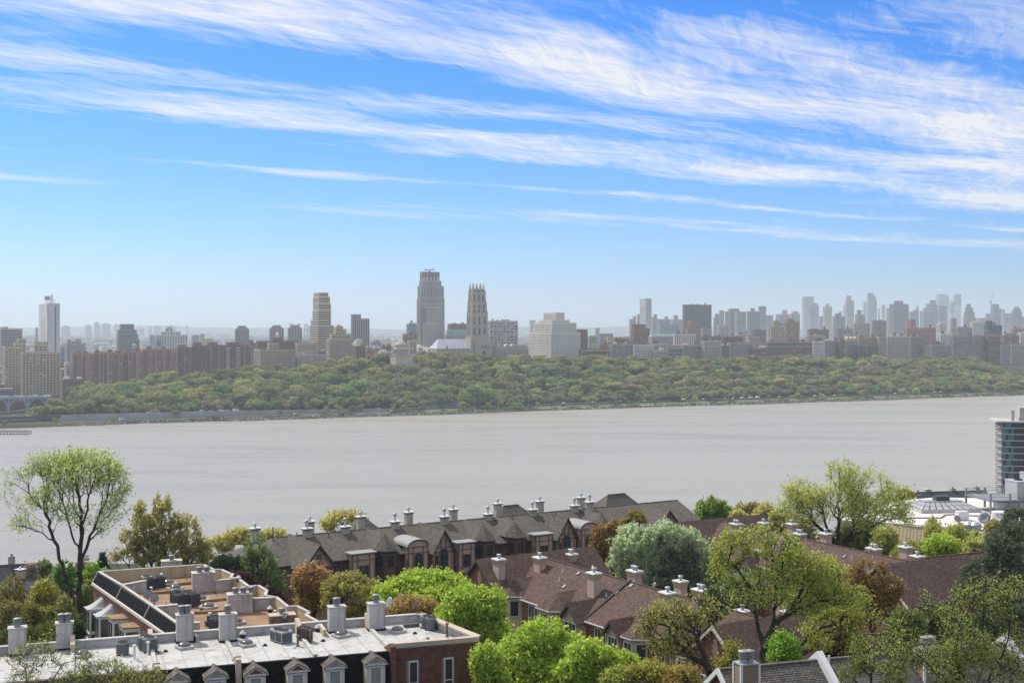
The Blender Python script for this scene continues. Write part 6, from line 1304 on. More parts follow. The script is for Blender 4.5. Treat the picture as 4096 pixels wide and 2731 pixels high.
mb = MB(); mb.box(c-.4, c+.4, -7.1, -7, ZE+.5, ZE+1.3); mb.box(xa+.3, xb-.3, -7.08, -7, ZE-.3, ZE); mb.build('timber', MT['timber_grey'], ge)
# porch posts and doors peeping out between the bays
for px_ in (447.5, 460): x = F3.x(px_, YF-1); mb = MB(); mb.box(x-.12, x+.12, YF-1.1, YF-.9, 0, 6.4); mb.build('porch_post', MT['stucco_pink'], g3)
for px_ in (455, 468): x = F3.x(px_, YF); mb = MB(); mb.box(x-.5, x+.5, YF-.06, YF, 3, 5.4); mb.build('door', MT['tympanum_red'], g3)
for px_ in (347, 401.5, 456, 476, 500, 531, 553.5): x = F3.x(px_, YF); mb = MB(); mb.tube((x, YF-.1, 0), (x, YF-.1, ZE-.3), .06, n=6); mb.build('downpipe', MT['timber'], g3)
# chimneys on and behind the ridge
for px_, cap, small in ((254.9, 527.8, 0), (307, 528, 1), (309.8, 521, 0), (345, 526, 1), (360.6, 516, 0), (395, 521, 1), (408.6, 511.7, 0), (444.3, 516, 1), (453.2, 508.9, 0), (488, 513.5, 1), (497.7, 503, 0), (532.6, 509, 1), (539.8, 500.7, 0), (574.4, 505, 1), (581, 497, 0), (589.8, 501.5, 1)):
    yc = -.3 if small else 3.2; x = F3.x(px_, yc); z = F3.z(px_, cap, yc); zr = ZR-abs(yc)*.41
    chimney(g3, x, yc, zr-.2, .95, .75, z-zr+.2, 'olive', 1, 1.15 if small else .7)
for px_, yc, h in ((273, -.5, 1.6), (297, .6, .5), (329, -1.0, .4), (512, -.8, .4), (556, -.6, .4)): pipe_vent(g3, F3.x(px_, yc), yc, ZR-abs(yc)*.41, h, .08, 'metal_dark', False)
# second range of the same row behind the ridge
F3b = Frame(F3.o.x+F3.u.x*14+F3.v.x*11, F3.o.y+F3.u.y*14+F3.v.y*11, 56, F3.a)
for k, (p0, p1, zt) in enumerate(((338, 385, 11.7), (486, 535, 11.7), (592, 640, 12.0))):
    x0, x1 = F3b.x(p0, 0), F3b.x(p1, 0); mb = MB(); mb.box(x0, x1, -3, 3, 2, 9); gg = mb.build('rear_wing', MT['brick_tan'], g3)
    gg.location = (F3.loc(Vector((F3b.o.x, F3b.o.y, 56)))); gable_roof(gg, x0, x1, -3.2, 3.2, 9, zt, 'shingle_grey', hipl=3, hipr=3, name='roof')

# ---------------------------------------------------------------- B4, B5: maroon roofed rows with rose chimneys
def maroon_row(fr, root, L, chims, bays, z0r=11.5, ze=8.5, front_end=True, left_end=True, vents=True):
    yf = -5.3; s = (z0r-ze)/5.3
    mb = MB(); mb.box(-2, L+1, yf, 5.3, 0, ze); mb.build('wall', MT['brick_warm'], root)
    gable_roof(root, -1, L, yf, 5.3, ze, z0r, 'shingle_maroon')
    for on_, xc, yfr in ((left_end, -2.3, -7.3), (front_end, L, -6.0)):
        if not on_: continue
        gg = xgable(root, xc, 4.2, yfr, 8, ze-.2, z0r+.25, 'brick_warm', 'shingle_maroon', 'trim_cream' if xc > 0 else 'timber')
        mb = MB(); zc = ze+1.1     # carved crest on the gable
        mb.extr([(xc+x*1.0, yfr-.06, zc+z*1.0) for x, z in ((-.08, -1.0), (.1, -1.0), (.22, -.5), (.32, -.2), (.5, .0), (.3, .25), (.42, .5), (.22, .55), (.18, 1.0), (-.18, 1.0), (-.16, .6), (-.42, .5), (-.3, .2), (-.48, .0), (-.26, -.35))][::-1], (0,0,0), (0,.1,0)); mb.build('crest', MT['band_tan'], gg)
        for dx in (-1.4, 1.3): window(gg, xc+dx-.5, yfr-.02, ze-3.0, 1.0, 1.8, nx=2)
    for b in bays:
        k, a, c = b[:3]; x0, x1 = fr.x(a, yf-1), fr.x(c, yf-1)
        if k == 'oct': octbay(root, x0, x1, yf, ze, z0r-1.5, yf+3.4, 'stucco_cream', 'shingle_maroon', win=(1.2, 1.75))
        elif k == 'gab':
            xc, hw = (x0+x1)/2, (x1-x0)/2; gg = xgable(root, xc, hw, yf-.9, yf+4.2, ze-.1, ze+hw*.95, 'stucco_cream', 'shingle_maroon', 'timber')
            mb = MB(); mb.extr([(xc-hw*.75, yf-.94, ze+.05), (xc+hw*.75, yf-.94, ze+.05), (xc, yf-.94, ze+hw*.72)], (0,0,0), (0,.04,0)); mb.build('panel', MT['band_tan'], gg)
            window(gg, xc-hw*.72, yf-.92, ze-2.3, hw*1.44, 1.7, nx=3)
        else:
            window(root, x0, yf-.02, ze-2.45, max(.8, x1-x0), 1.85, nx=2)
            mb = MB(); mb.box(x0-.08, x0+max(.8, x1-x0)+.08, yf-.09, yf, ze-2.56, ze-2.46); mb.build('sill', MT['trim_white'], root)
    for px_, cap, base, w_, fl, yc in chims:
        x = fr.x(px_, yc); zc = fr.z(px_, cap, yc); zr = z0r-abs(yc)*s
        chimney(root, x, yc, zr-.4, w_, .85, max(1.2, zc-zr+.4), 'rose', fl, .55)
    if vents:
        r = random.Random(int(L*10)+len(chims))
        for k in range(14):
            x = r.uniform(1, L-3); y = r.uniform(-3.2, -.5); z = z0r-abs(y)*s
            if k % 2: pipe_vent(root, x, y, z, .35, .05, 'plastic_white', False)
            else: mb = MB(); mb.extr([(x-.18, y-.2, z-.15), (x+.18, y-.2, z-.15), (x+.18, y+.2, z+.1), (x-.18, y+.2, z+.1)], (0,0,0), (0,0,.16)); mb.build('box_vent', MT['metal_dark'], root)
        for k in range(3): x = r.uniform(4, L-4); mb = MB(); mb.pipe([(x, .2, z0r-.1), (x, .2, z0r+.35), (x+.12, .2, z0r+.5), (x+.28, .2, z0r+.45), (x+.3, .2, z0r+.25)], .06, 6); mb.build('vent_hook', MT['plastic_white'], root)
    for k in range(6): x = (k+.5)*L/6.3; mb = MB(); mb.tube((x, yf-.08, 0), (x, yf-.08, ze-.1), .055, n=6); mb.build('downpipe', MT['timber'], root)
    x = L*.43; mb = MB(); slab(mb, [(x-.14, yf-.3, ze-.05), (x+.14, yf-.3, ze-.05), (x+.14, .1, z0r+.22), (x-.14, .1, z0r+.22)], .3); mb.build('fire_wall', MT['black_tar'], root)
F4 = Frame(3.9, 140, 57, R(-58)); g4 = F4.root('maroon_row', 'maroon shingled row of brick houses with rose chimneys running towards the viewer', 'row house')
maroon_row(F4, g4, 34.8, [(499, 558.2, 0, 1.15, 1, -6.0), (539.8, 556.5, 0, 1.15, 1, -1.6), (571, 553, 0, 1.2, 2, 4.2), (594, 572, 0, 1.15, 1, -2.6), (634.7, 569.9, 0, 1.35, 2, 3.2), (667.6, 591.6, 0, 1.2, 1, -1.4), (680.5, 580, 0, 1.0, 1, 3.4), (701, 588.8, 0, 1.5, 2, 3.0), (704, 619, 0, 1.3, 1, -3.4), (748.4, 599.6, 0, 1.1, 1, 6.5), (742.3, 613.6, 0, 1.1, 1, 2.4), (788.5, 610.5, 0, 1.0, 1, 9.0)],
    [('oct', 495, 514), ('win', 521, 527), ('win', 530, 535), ('oct', 536, 558), ('gab', 562, 578), ('win', 587, 593), ('win', 598, 603.5), ('gab', 606, 619), ('oct', 621, 641), ('win', 651, 657), ('win', 662, 668), ('oct', 677, 692)])
F5 = Frame(29.5, 172, 56, R(-61)); g5 = F5.root('maroon_row', 'farther maroon shingled row with rose chimneys behind the leafy trees', 'row house')
maroon_row(F5, g5, 33.5, [(736.3, 523, 0, 1.4, 2, -1.4), (763.8, 522, 0, 1.2, 1, 4.5), (791.7, 523, 0, 1.1, 1, 4.0), (799.6, 534.3, 0, 1.35, 2, .8), (825.7, 532.6, 0, 1.25, 1, 3.8), (761, 549.5, 0, 1.1, 1, -4.2), (874, 547.7, 0, 1.5, 2, .8), (905.6, 546, 0, 1.2, 1, 4.5), (917.3, 555.2, 0, 1.15, 1, 1.5)],
    [('oct', 712, 725), ('gab', 740, 752), ('win', 756, 760), ('oct', 770, 786), ('gab', 800, 812), ('oct', 820, 838), ('win', 850, 855)])
# third maroon roof, mostly behind the nearest trees
F7 = Frame(30.5, 103, 57, R(14)); g7 = F7.root('maroon_house', 'maroon roofed house mostly hidden behind the nearest sparse trees', 'house')
mb = MB(); mb.box(-4, 16, -5, 5, 0, 8.6); mb.build('wall', MT['brick_warm'], g7); gable_roof(g7, -4, 16, -5, 5, 8.6, 12.2, 'shingle_maroon')
for x in (2, 7): pipe_vent(g7, x, -1.2, 11.3, .6, .08, 'plastic_white', False)

F10 = Frame(47, 150, 56, R(25)); g10 = F10.root('maroon_house', 'maroon house end with one rose chimney rising out of the dark pines', 'house')
mb = MB(); mb.box(-2, 12, -4, 4, 0, 8.0); mb.build('wall', MT['brick_warm'], g10); gable_roof(g10, -2, 12, -4, 4, 8.0, 10.6, 'shingle_maroon')
chimney(g10, F10.x(985, 0), 0, 10.2, 1.0, .85, F10.z(985, 555.6, 0)-10.2, 'rose', 1, .55)
# ---------------------------------------------------------------- B8: nearest house, grey shingles course by course
F8 = Frame(12.3, 75, 63, R(18)); g8 = F8.root('shingled_row', 'nearest row house with grey shingle roof, white rakes and sided chimneys', 'row house')
zr, ze, hy = 10.8, 6.6, 5.6
mb = MB(); mb.extr([(.12, -hy, 0), (.12, hy, 0), (.12, hy, ze), (.12, 0, zr-.2), (.12, -hy, ze)][::-1], (0,0,0), (.3,0,0)); mb.build('end_wall', MT['brick_red'], g8)
mb = MB(); mb.box(.3, 32, -hy, hy, 0, ze); mb.build('wall', MT['brick_red'], g8)
mb = MB(); n = 46; ln = math.hypot(hy+.4, zr-ze+.3)
rr = random.Random(9)
for sd in (-1, 1):
    for i in range(n if sd < 0 else 12):
        k = n if sd < 0 else 12
        f0, f1 = i/k, (i+1)/k; y0, y1 = sd*(hy+.4)*f0, sd*(hy+.4)*f1; z0, z1 = zr-(zr-ze+.3)*f0, zr-(zr-ze+.3)*f1
        if sd > 0: mb.add([(-.1, y0, z0), (32, y0, z0), (32, y1, z1), (-.1, y1, z1)], [(0,1,2,3)]); continue
        x = -.1-(i % 2)*.15
        while x < 32:
            xe = min(32, x+.30); xs = max(-.1, x+.008); q = .012+.012*rr.random(); mi = rr.choice((0, 0, 1, 2))
            mb.add([(xs, y1, z1+.01+q), (xe-.008, y1, z1+.01+q), (xe-.008, y0, z0+.002), (xs, y0, z0+.002), (xs, y1, z1-.02), (xe-.008, y1, z1-.02)], [(0,1,2,3), (4,5,1,0)], mi); x += .31
so = mb.build('shingles', [mat('shingle_a', (.125, .115, .10), .9, .2, 2), mat('shingle_b', (.16, .14, .12), .9, .2, 2), mat('shingle_c', (.095, .088, .08), .9, .2, 2)], g8, kind='stuff')
mb = MB()
for sd in (-1, 1): slab(mb, [(-.12, 0, zr-.05), (32, 0, zr-.05), (32, sd*(hy+.38), ze-.36), (-.12, sd*(hy+.38), ze-.36)], .1)
mb.build('roof_deck', MT['black_tar'], g8)
mb = MB(); mb.box(0, 32, -.13, .13, zr-.04, zr+.06); mb.build('ridge_cap', MT['shingle_grey'], g8)
def rake(x, th, up, m_, name, drop=.34):
    mb = MB()
    for sd in (-1, 1):
        q = [(x, 0, zr+up), (x, sd*(hy+.5), ze-.35+up), (x, sd*(hy+.5), ze-.35+up-drop), (x, 0, zr+up-drop)]
        mb.extr(q[::sd], (0,0,0), (th,0,0))
    mb.build(name, MT[m_], g8)
rake(-.22, .16, .08, 'trim_white', 'rake_board')
for px_ in (819.5, 1006): x = F8.x(px_, 0); rake(x-.2, .4, .55, 'trim_white', 'fire_wall', .7)
# round window in the end gable
mb = MB(); n = 16
for i in range(n):
    a0, a1 = 2*math.pi*i/n, 2*math.pi*(i+1)/n; q = [(.12, math.cos(a)*r, 8.0+math.sin(a)*r) for a, r in ((a0, .62), (a1, .62), (a1, .45), (a0, .45))]; mb.extr(q, (-.1,0,0), (.02,0,0))
wo = mb.build('round_window', MT['trim_cream'], g8)
mb = MB(); mb.extr([(.12, math.cos(2*math.pi*i/16)*.46, 8.0+math.sin(2*math.pi*i/16)*.46) for i in range(16)], (-.04,0,0), (0,0,0)); mb.build('pane', MT['glass'], wo)
for px_, top in ((746.5, 662.5), (928, 648)):
    yc = -1.4; x = F8.x(px_, yc); z = F8.z(px_, top, yc); zz_ = zr-1.4*.72; chimney(g8, x, yc, zz_, 1.15, .9, z-zz_, 'siding', 2, .8, deep=2.5)
pipe_vent(g8, F8.x(829, -.6), -.6, zr-.4, .8, .07, 'plastic_white', False)

# ---------------------------------------------------------------- B9: big white flat roof with skylight and plant platform
F9 = Frame(62.6, 238.8, 48, R(8)); g9 = F9.root('white_roof_hall', 'large hall with white flat roof, tan seamed metal eaves and plant', 'building')
ZT = 10.0
P9 = [F9.on(x, y, ZT) for x, y in ((838, 519), (905, 499.3), (936, 496.7), (981, 497.5), (1060, 499), (1060, 532), (953, 527.5), (916, 525.5), (880, 522.5))]
mb = MB(); mb.add([p.to_tuple() for p in P9], [tuple(range(8, -1, -1))]); mb.build('roof_deck', mat('roof_white_hall', (.66, .63, .59), .8, .08, .12, stain=(.42, .34, .27)), g9)
mb = MB(); mb.prism([(p.x, p.y) for p in P9][::-1], -4, ZT-.05, caps=False); mb.build('wall', MT['stucco_cream'], g9)
# tan metal slope with each seam standing proud
a, b = P9[8], P9[6]; d = (b-a); d.z = 0; d.normalize(); nf = Vector((d.y, -d.x, 0)); Lm = (b-a).length
mb = MB(); mb.extr([a.to_tuple(), b.to_tuple(), (b+nf*3.4+Vector((0, 0, -3.3))).to_tuple(), (a+nf*3.4+Vector((0, 0, -3.3))).to_tuple()], (0,0,.02), (0,0,.16)); ms = mb.build('metal_slope', mat('metal_tan', (.34, .27, .17), .5, .10, .3, metal=.1), g9)
for k in range(int(Lm/.62)+1):
    p = a+d*(k*.62); sb = MB(); sb.tube((p+Vector((0, 0, .19))).to_tuple(), (p+nf*3.4+Vector((0, 0, -3.11))).to_tuple(), .05, n=4); sb.build('standing_seam', MT['metal_tan'], ms)
mb = MB(); p = a+nf*3.3; q = b+nf*3.3; mb.extr([(p.x, p.y, 0), (q.x, q.y, 0), (b.x, b.y, 0), (a.x, a.y, 0)], (0,0,-2), (0,0,ZT-3.5)); mb.build('lower_wall', MT['timber'], g9)
# glazed hip skylight
def hall(px_, py_): return F9.on(px_, py_, ZT)
c0, c1, c2, c3 = hall(911, 510), hall(967, 512.5), hall(972, 509), hall(915, 505)
cen = (c0+c1+c2+c3)/4; X0, X1, Y0, Y1 = cen.x-6.0, cen.x+6.0, cen.y-4.2, cen.y+4.2
sk = MB(); sk.box(X0-.2, X1+.2, Y0-.2, Y1+.2, ZT, ZT+.6); so = sk.build('skylight', MT['coping'], g9)
tp = [(X0+2.2, Y0+3.0), (X1-2.2, Y0+3.0), (X1-2.2, Y1-3.0), (X0+2.2, Y1-3.0)]; bt = [(X0, Y0), (X1, Y0), (X1, Y1), (X0, Y1)]; zt = ZT+1.75
for i in range(4):
    A_, B_, C_, D_ = Vector((*bt[i], ZT+.6)), Vector((*bt[(i+1) % 4], ZT+.6)), Vector((*tp[(i+1) % 4], zt)), Vector((*tp[i], zt)); n = 8 if i % 2 == 0 else 5
    for k in range(n):
        f0, f1 = k/n, (k+1)/n
        for v0, v1 in ((0, .5), (.5, 1)):
            L_ = lambda f, v: (A_.lerp(B_, f)).lerp(D_.lerp(C_, f), v)
            pn = MB(); pn.quad(L_(f0+.01, v0+.02), L_(f1-.01, v0+.02), L_(f1-.01, v1-.02), L_(f0+.01, v1-.02)); pn.build('pane', mat('skylight_glass', (.42, .42, .42), .2, .06, .5, spec=.5), so)
    fr = MB()
    for k in range(n+1): fr.tube(A_.lerp(B_, k/n), D_.lerp(C_, k/n), .05, n=4)
    fr.tube(A_.lerp(D_, .5), B_.lerp(C_, .5), .04, n=4); fr.tube(A_, B_, .08, n=4); fr.build('glazing_bar', MT['metal_dark'], so)
mb = MB(); mb.box(tp[0][0]-.1, tp[1][0]+.1, tp[0][1]-.1, tp[2][1]+.1, zt-.05, zt+.15); mb.box(cen.x-1.4, cen.x+1.4, cen.y-.8, cen.y+.8, zt, zt+1.0, 1); mb.build('skylight_top', [MT['metal_cap'], MT['ac_dark']], so)
# steel platform with rails
p0 = hall(985, 512); pg = thing('plant_platform', 'grey steel platform with railings on the white hall roof', 'platform', F9.o.to_3d()+Vector((0, 0, 48)), F9.a)
SG = mat('steel_paint', (.22, .23, .24), .6, .12, 1)
X0, X1, Y0, Y1, zp = p0.x-.3, p0.x+14, p0.y-2.5, p0.y+7.5, ZT+2.4
mb = MB(); mb.box(X0, X1, Y0, Y1, zp, zp+.3); mb.build('deck', SG, pg)
for x in (X0+.2, X0+4.2, X0+8.4, X1-.3):
    for y in (Y0+.2, Y1-.2): mb = MB(); mb.box(x-.16, x+.16, y-.16, y+.16, ZT, zp+1.5); mb.build('post', SG, pg)
mb = MB()
for z in (zp+.9, zp+1.45): mb.box(X0, X1, Y0, Y0+.08, z, z+.08); mb.box(X0, X0+.08, Y0, Y1, z, z+.08); mb.box(X0, X1, Y1-.08, Y1, z, z+.08)
mb.build('railing', SG, pg)
mb = MB()
for k in range(7): mb.box(X0+4.6, X0+6.0, Y0-1.6+k*.25, Y0-1.35+k*.25, ZT+.3*k+.2, ZT+.3*k+.28)
for x in (X0+4.6, X0+5.95): mb.tube((x, Y0-1.7, ZT+.1), (x, Y0, zp+.2), .05, n=4)
mb.build('ladder', SG, pg)
def w9(p): q = F9.o+F9.u*p[0]+F9.v*p[1]; return Vector((q.x, q.y, 48+p[2]))
for i_, (x, y, z, w_, d, h, lb) in enumerate(((X0+9.0, Y0+3.0, zp+.3, 6.0, 4.5, 3.4, 'big pale rooftop chiller on the steel platform'), (X0+12.5, Y0+6.2, zp+2.0, 4.0, 3.0, 2.8, 'second pale chiller with fan openings behind the big one'))):
    t = thing('rooftop_chiller', lb, 'chiller', w9((x, y, z)), F9.a); mb = MB(); mb.box(-w_/2, w_/2, -d/2, d/2, 0, h); mb.box(-w_/2-.06, w_/2+.06, -d/2-.06, d/2+.06, h-.2, h+.05); mb.build('casing', MT['ac_pale'], t)
    for k in (-1, 1): mb = MB(); mb.lathe([(.85, h), (.85, h+.3), (.7, h+.3), (.7, h+.1)], 16, k*w_/4, 0); mb.build('fan_ring', MT['ac_dark'], t)
for i_, (px_, py_, kind, lb) in enumerate(((1001, 526, 'cyl', 'wide white drum ventilator on the hall roof'), (962, 519.5, 'box', 'small white cabinet on the hall roof'), (1012, 511.5, 'duct', 'long white duct on legs beside the platform'), (975.5, 529.5, 'pot', 'grey exhaust fan pot at the front edge of the hall roof'), (969, 529, 'pot', 'smaller grey exhaust fan pot beside another at the roof edge'), (988, 535, 'plant', 'flat grey plant box in front of the hall roof edge'))):
    p = onz(px_, py_, 58); t = thing('roof_plant', lb, 'roof plant', p, F9.a); mb = MB()
    if kind == 'cyl': mb.lathe([(1.6, 0), (1.6, 1.1), (2.0, 1.15), (2.0, 1.5), (1.65, 1.6), (1.65, 2.7), (1.4, 2.75)], 20); mb.build('drum', MT['plastic_white'], t, smooth=False)
    elif kind == 'box': mb.box(-1, 1, -.7, .7, .1, 1.6); mb.box(-1.05, 1.05, -.75, .75, 1.6, 1.68); mb.build('casing', MT['plastic_white'], t)
    elif kind == 'duct':
        mb.box(-3.5, 6, -.8, .8, .8, 2.0); mb.build('duct', MT['plastic_white'], t)
        for k in range(4): m2 = MB(); m2.box(-3.2+k*2.6, -3.0+k*2.6, -.7, .7, 0, .8); m2.build('leg', SG, t)
    elif kind == 'pot': mb.lathe([(.9, 0), (.9, .5), (1.1, .55), (1.1, 1.0), (.8, 1.3), (.5, 1.5)], 16); mb.build('pot', MT['metal_cap'], t)
    else: mb.box(-3.6, 4, -1, 1, -1.5, .6, 0); mb.box(-2.4, .8, -1.05, -1, -1.0, .0, 1); mb.build('casing', [MT['metal_cap'], MT['plastic_white']], t)
dish(onz(984.5, 526.5, 58), R(150), 'white satellite dish at the front of the hall roof', 1.1, 1.6); dish(onz(957, 524, 58), R(200), 'dark small satellite dish near the metal slope', .7, 1.0)
mb = MB(); pts = [onz(x, y, 58.12) for x, y in ((905, 517), (941, 517.3), (945, 514.3), (952, 513.8), (975, 515.2), (1030, 516.5))]; mb.pipe([p-pts[0] for p in pts], .12, 5); mb.build('gas_pipe', MT['metal_rust'], None, loc=pts[0], label='thin rusty gas pipe running across the white hall roof', cat='pipe')

# ---------------------------------------------------------------- glass tower by the river at the right edge
DG = 600; pT = Wp(1003, 421, DG); zt = pT.z; gt = thing('glass_tower', 'blue glass apartment tower with balconies at the right edge', 'apartment tower', (pT.x, pT.y, 2), R(-12))
ht = zt-2; k = DG/F; nfl = int(ht/3.0)
gl = [mat('curtain_teal', (.10, .20, .24), .12, .25, .12, spec=.7), mat('curtain_dark', (.035, .045, .06), .12, .3, .12, spec=.7)]
SL = mat('slab_pale', (.50, .49, .46), .7, .08, .3)
mb = MB(); mb.box(0, 30, 0, 22, -3, ht-.5); mb.build('core', MT['wall_dgrey'], gt)
for j in range(nfl):
    z = ht-3.0*(j+1)
    for i in range(10):
        pn = cached(('gp', (i*7+j*5) % 5 % 2 if i < 3 else 1 if i < 7 else 0), lambda: MB()); 
        m2 = MB(); m2.box(.05, .95, -.06, 0, .3, 2.75); me = cached(('gpm', 0 if (i < 4 and (i+j) % 3) or i > 7 else 1), lambda q=(0 if (i < 4 and (i+j) % 3) or i > 7 else 1): m2.mesh('pane', gl[q]))
        link('pane', me, gt, (i*1.2, -.02, z), scale=(1.2, 1, 1))
    m2 = cached('gslab', lambda: (lambda b: b.mesh('floor_slab', SL))(MB().box(-.15, 30, -.25, 22.1, -.15, .22))); link('floor_slab', m2, gt, (0, 0, z))
    m3 = cached('gbal', lambda: (lambda b: b.mesh('balcony', SL))(MB().box(-2.6, -.15, .4, 5, -.1, .1).box(-2.6, -2.5, .4, 5, 1.0, 1.1).box(-2.6, -2.52, .4, .5, .1, 1.0).box(-2.6, -2.52, 2.6, 2.7, .1, 1.0).box(-.25, -.17, .4, .5, .1, 1.0).box(-2.6, -.15, .4, .46, 1.0, 1.1).box(-1.4, -1.32, .4, .48, .1, 1.0))); link('balcony', m3, gt, (0, 0, z))
mb = MB(); mb.box(-2.8, 31, -.6, 23, ht-.5, ht+.2); mb.build('roof_slab', SL, gt)
mb = MB()
for i in range(18): mb.box(-2.7+i*1.1, -2.64+i*1.1, -.4, -.34, ht+.2, ht+1.5)
mb.box(-2.7, 18, -.42, -.34, ht+1.45, ht+1.55); mb.build('roof_railing', SG, gt)
mb = MB(); mb.box(4.6, 6.0, 5, 7, ht, ht+5); mb.box(8.2, 14, 4, 12, ht, ht+6.5); mb.build('roof_plant', MT['wall_pale'], gt)
# ---------------------------------------------------------------- houses low on the slope, left
mat('shingle_slate', (.065, .065, .075), .9, .25, 1, brick=(.32, .145, .012, (.085, .085, .095), (.5, .5, .5)), bump=.5)
def small_house(px_, py_, D, w_, d, h, rise, rz, wallm, label, name='hillside_house', chim=1, ch=2.4):
    p = Wp(px_, py_, D); g = thing(name, label, 'house', (p.x, p.y, p.z-h-rise), rz)
    mb = MB(); mb.box(-w_/2, w_/2, -d/2, d/2, -6, h)
    for sx in (-1, 1): mb.extr([(sx*w_/2, -d/2, h), (sx*w_/2, d/2, h), (sx*w_/2, 0, h+rise-.1)][::sx], (0,0,0), (-sx*.3,0,0))
    mb.build('wall', MT[wallm], g); gable_roof(g, -w_/2, w_/2, -d/2, d/2, h, h+rise, 'shingle_slate')
    xgable(g, w_*.25, w_*.2, -d/2-1.2, 0, h-.1, h+rise*.85, wallm, 'shingle_slate', 'trim_white')
    for k in range(int(w_/3)): window(g, -w_/2+1+k*3, -d/2-.03, h-2.2, 1.0, 1.5, ny=2)
    for k in range(chim): chimney(g, -w_*.3+k*w_*.35, .4, h+rise-.8, 1.3, 1.0, ch, 'stained' if k else 'olive', 1, .5)
small_house(8, 564, 255, 13, 9, 5, 4, R(20), 'stucco_cream', 'dark slate roofed house with two chimneys low at the left edge', chim=2)
small_house(36, 580, 225, 14, 9, 5, 3.6, R(-25), 'brick_warm', 'brick gabled house among the yellow shrubs below the slim tree', chim=1)
small_house(52, 575, 262, 8, 7, 5, 3, R(10), 'stucco_cream', 'small house with white chimney between the shrubs', chim=1)
small_house(748, 514, 260, 16, 10, 5, 4, R(15), 'stucco_cream', 'green grey roofed house peeping over the poplars', chim=0)
small_house(950, 490.6, 330, 20, 10, 5, 3.4, R(12), 'stucco_cream', 'dark roofed house with chimneys just above the white hall roof', chim=3, ch=1.4)
small_house(916, 493.5, 345, 14, 10, 5, 3, R(5), 'stucco_cream', 'smaller dark roofed house left of the one above the hall', chim=2, ch=1.4)
# ================================================================ NEAR TREES
LN = leafmat('near_leaves', .5, .36, hs=.05)
LB = leafmat('bronze_leaves', .5, .36, hs=.07)
LP = leafmat('needle_leaves', .15, .45, hs=.03)
mat('bark', (.055, .047, .04), .95, .3, 2.0, bump=.3)
mat('bark_pale', (.13, .115, .10), .95, .3, 2.0, bump=.3)
def grow(trunks, pts, bf, step=.6, wig=.07):
    """join every crown point to the nearest limb, favouring short ways to the root; returns nodes, parents, tips"""
    r = rng; P = []; par = []; pl = []
    def chain(start, target):
        a = P[start]; d = target-a; L = np.linalg.norm(d); n = max(1, int(L/step)); i = start
        for k in range(1, n+1):
            q = a+d*k/n
            if k < n: q = q+r.normal(size=3)*wig*min(L, 1.5)+np.array([0, 0, .10*L*math.sin(math.pi*k/n)*.5])
            P.append(q); par.append(i); pl.append(pl[i]+np.linalg.norm(q-P[i])); i = len(P)-1
        return i
    for t in trunks:
        t = [np.array(q, float) for q in t]
        if not P: P.append(t[0]); par.append(-1); pl.append(0.0); i = 0
        else:
            A = np.array(P); i = int(np.argmin(((A-t[0])**2).sum(1)))
            if np.linalg.norm(P[i]-t[0]) > .05: i = chain(i, t[0])
        for q in t[1:]: i = chain(i, q)
    top = np.array(P).mean(0); order = np.argsort(((pts-np.array(P[0]))**2).sum(1)); tips = []
    A = np.zeros((len(P)+len(pts)*14, 3)); B_ = np.zeros(len(A)); A[:len(P)] = P; B_[:len(P)] = pl
    for j in order:
        m_ = len(P); d = np.sqrt(((A[:m_]-pts[j])**2).sum(1)); i = int(np.argmin(d+bf*B_[:m_]))
        e = chain(i, pts[j]); k = len(P)
        if k > len(A)-20: A = np.concatenate([A, np.zeros((4000, 3))]); B_ = np.concatenate([B_, np.zeros(4000)])
        A[m_:k] = P[m_:k]; B_[m_:k] = pl[m_:k]; tips.append(e)
    return np.array(P), np.array(par), np.array(tips)
def sample(ells, n, shell=.45, gap=-.75):
    r = rng; n = int(n*1.4); vol = np.array([e[3]*e[4]*e[5] for e in ells]); k = r.choice(len(ells), n, p=vol/vol.sum()); E = np.array(ells)[k]
    d = r.normal(size=(n, 3)); d /= np.linalg.norm(d, axis=1)[:, None]; q = r.random(n)**(1/(3+4*shell))
    P_ = E[:, :3]+d*q[:, None]*E[:, 3:]; ph = r.uniform(0, 6, 6); f = 2.4/np.clip(np.mean(E[:, 3]), .8, 4)   # ragged gaps between leaf masses
    g = np.sin(P_[:, 0]*f*1.3+ph[0]+1.3*np.sin(P_[:, 2]*f+ph[3]))+np.sin(P_[:, 1]*f*1.2+ph[1])+np.sin(P_[:, 2]*f*1.7+ph[2]+np.sin(P_[:, 0]*f*.8+ph[4]))
    return P_[g > gap]
LIME = (.40, .51, .10)
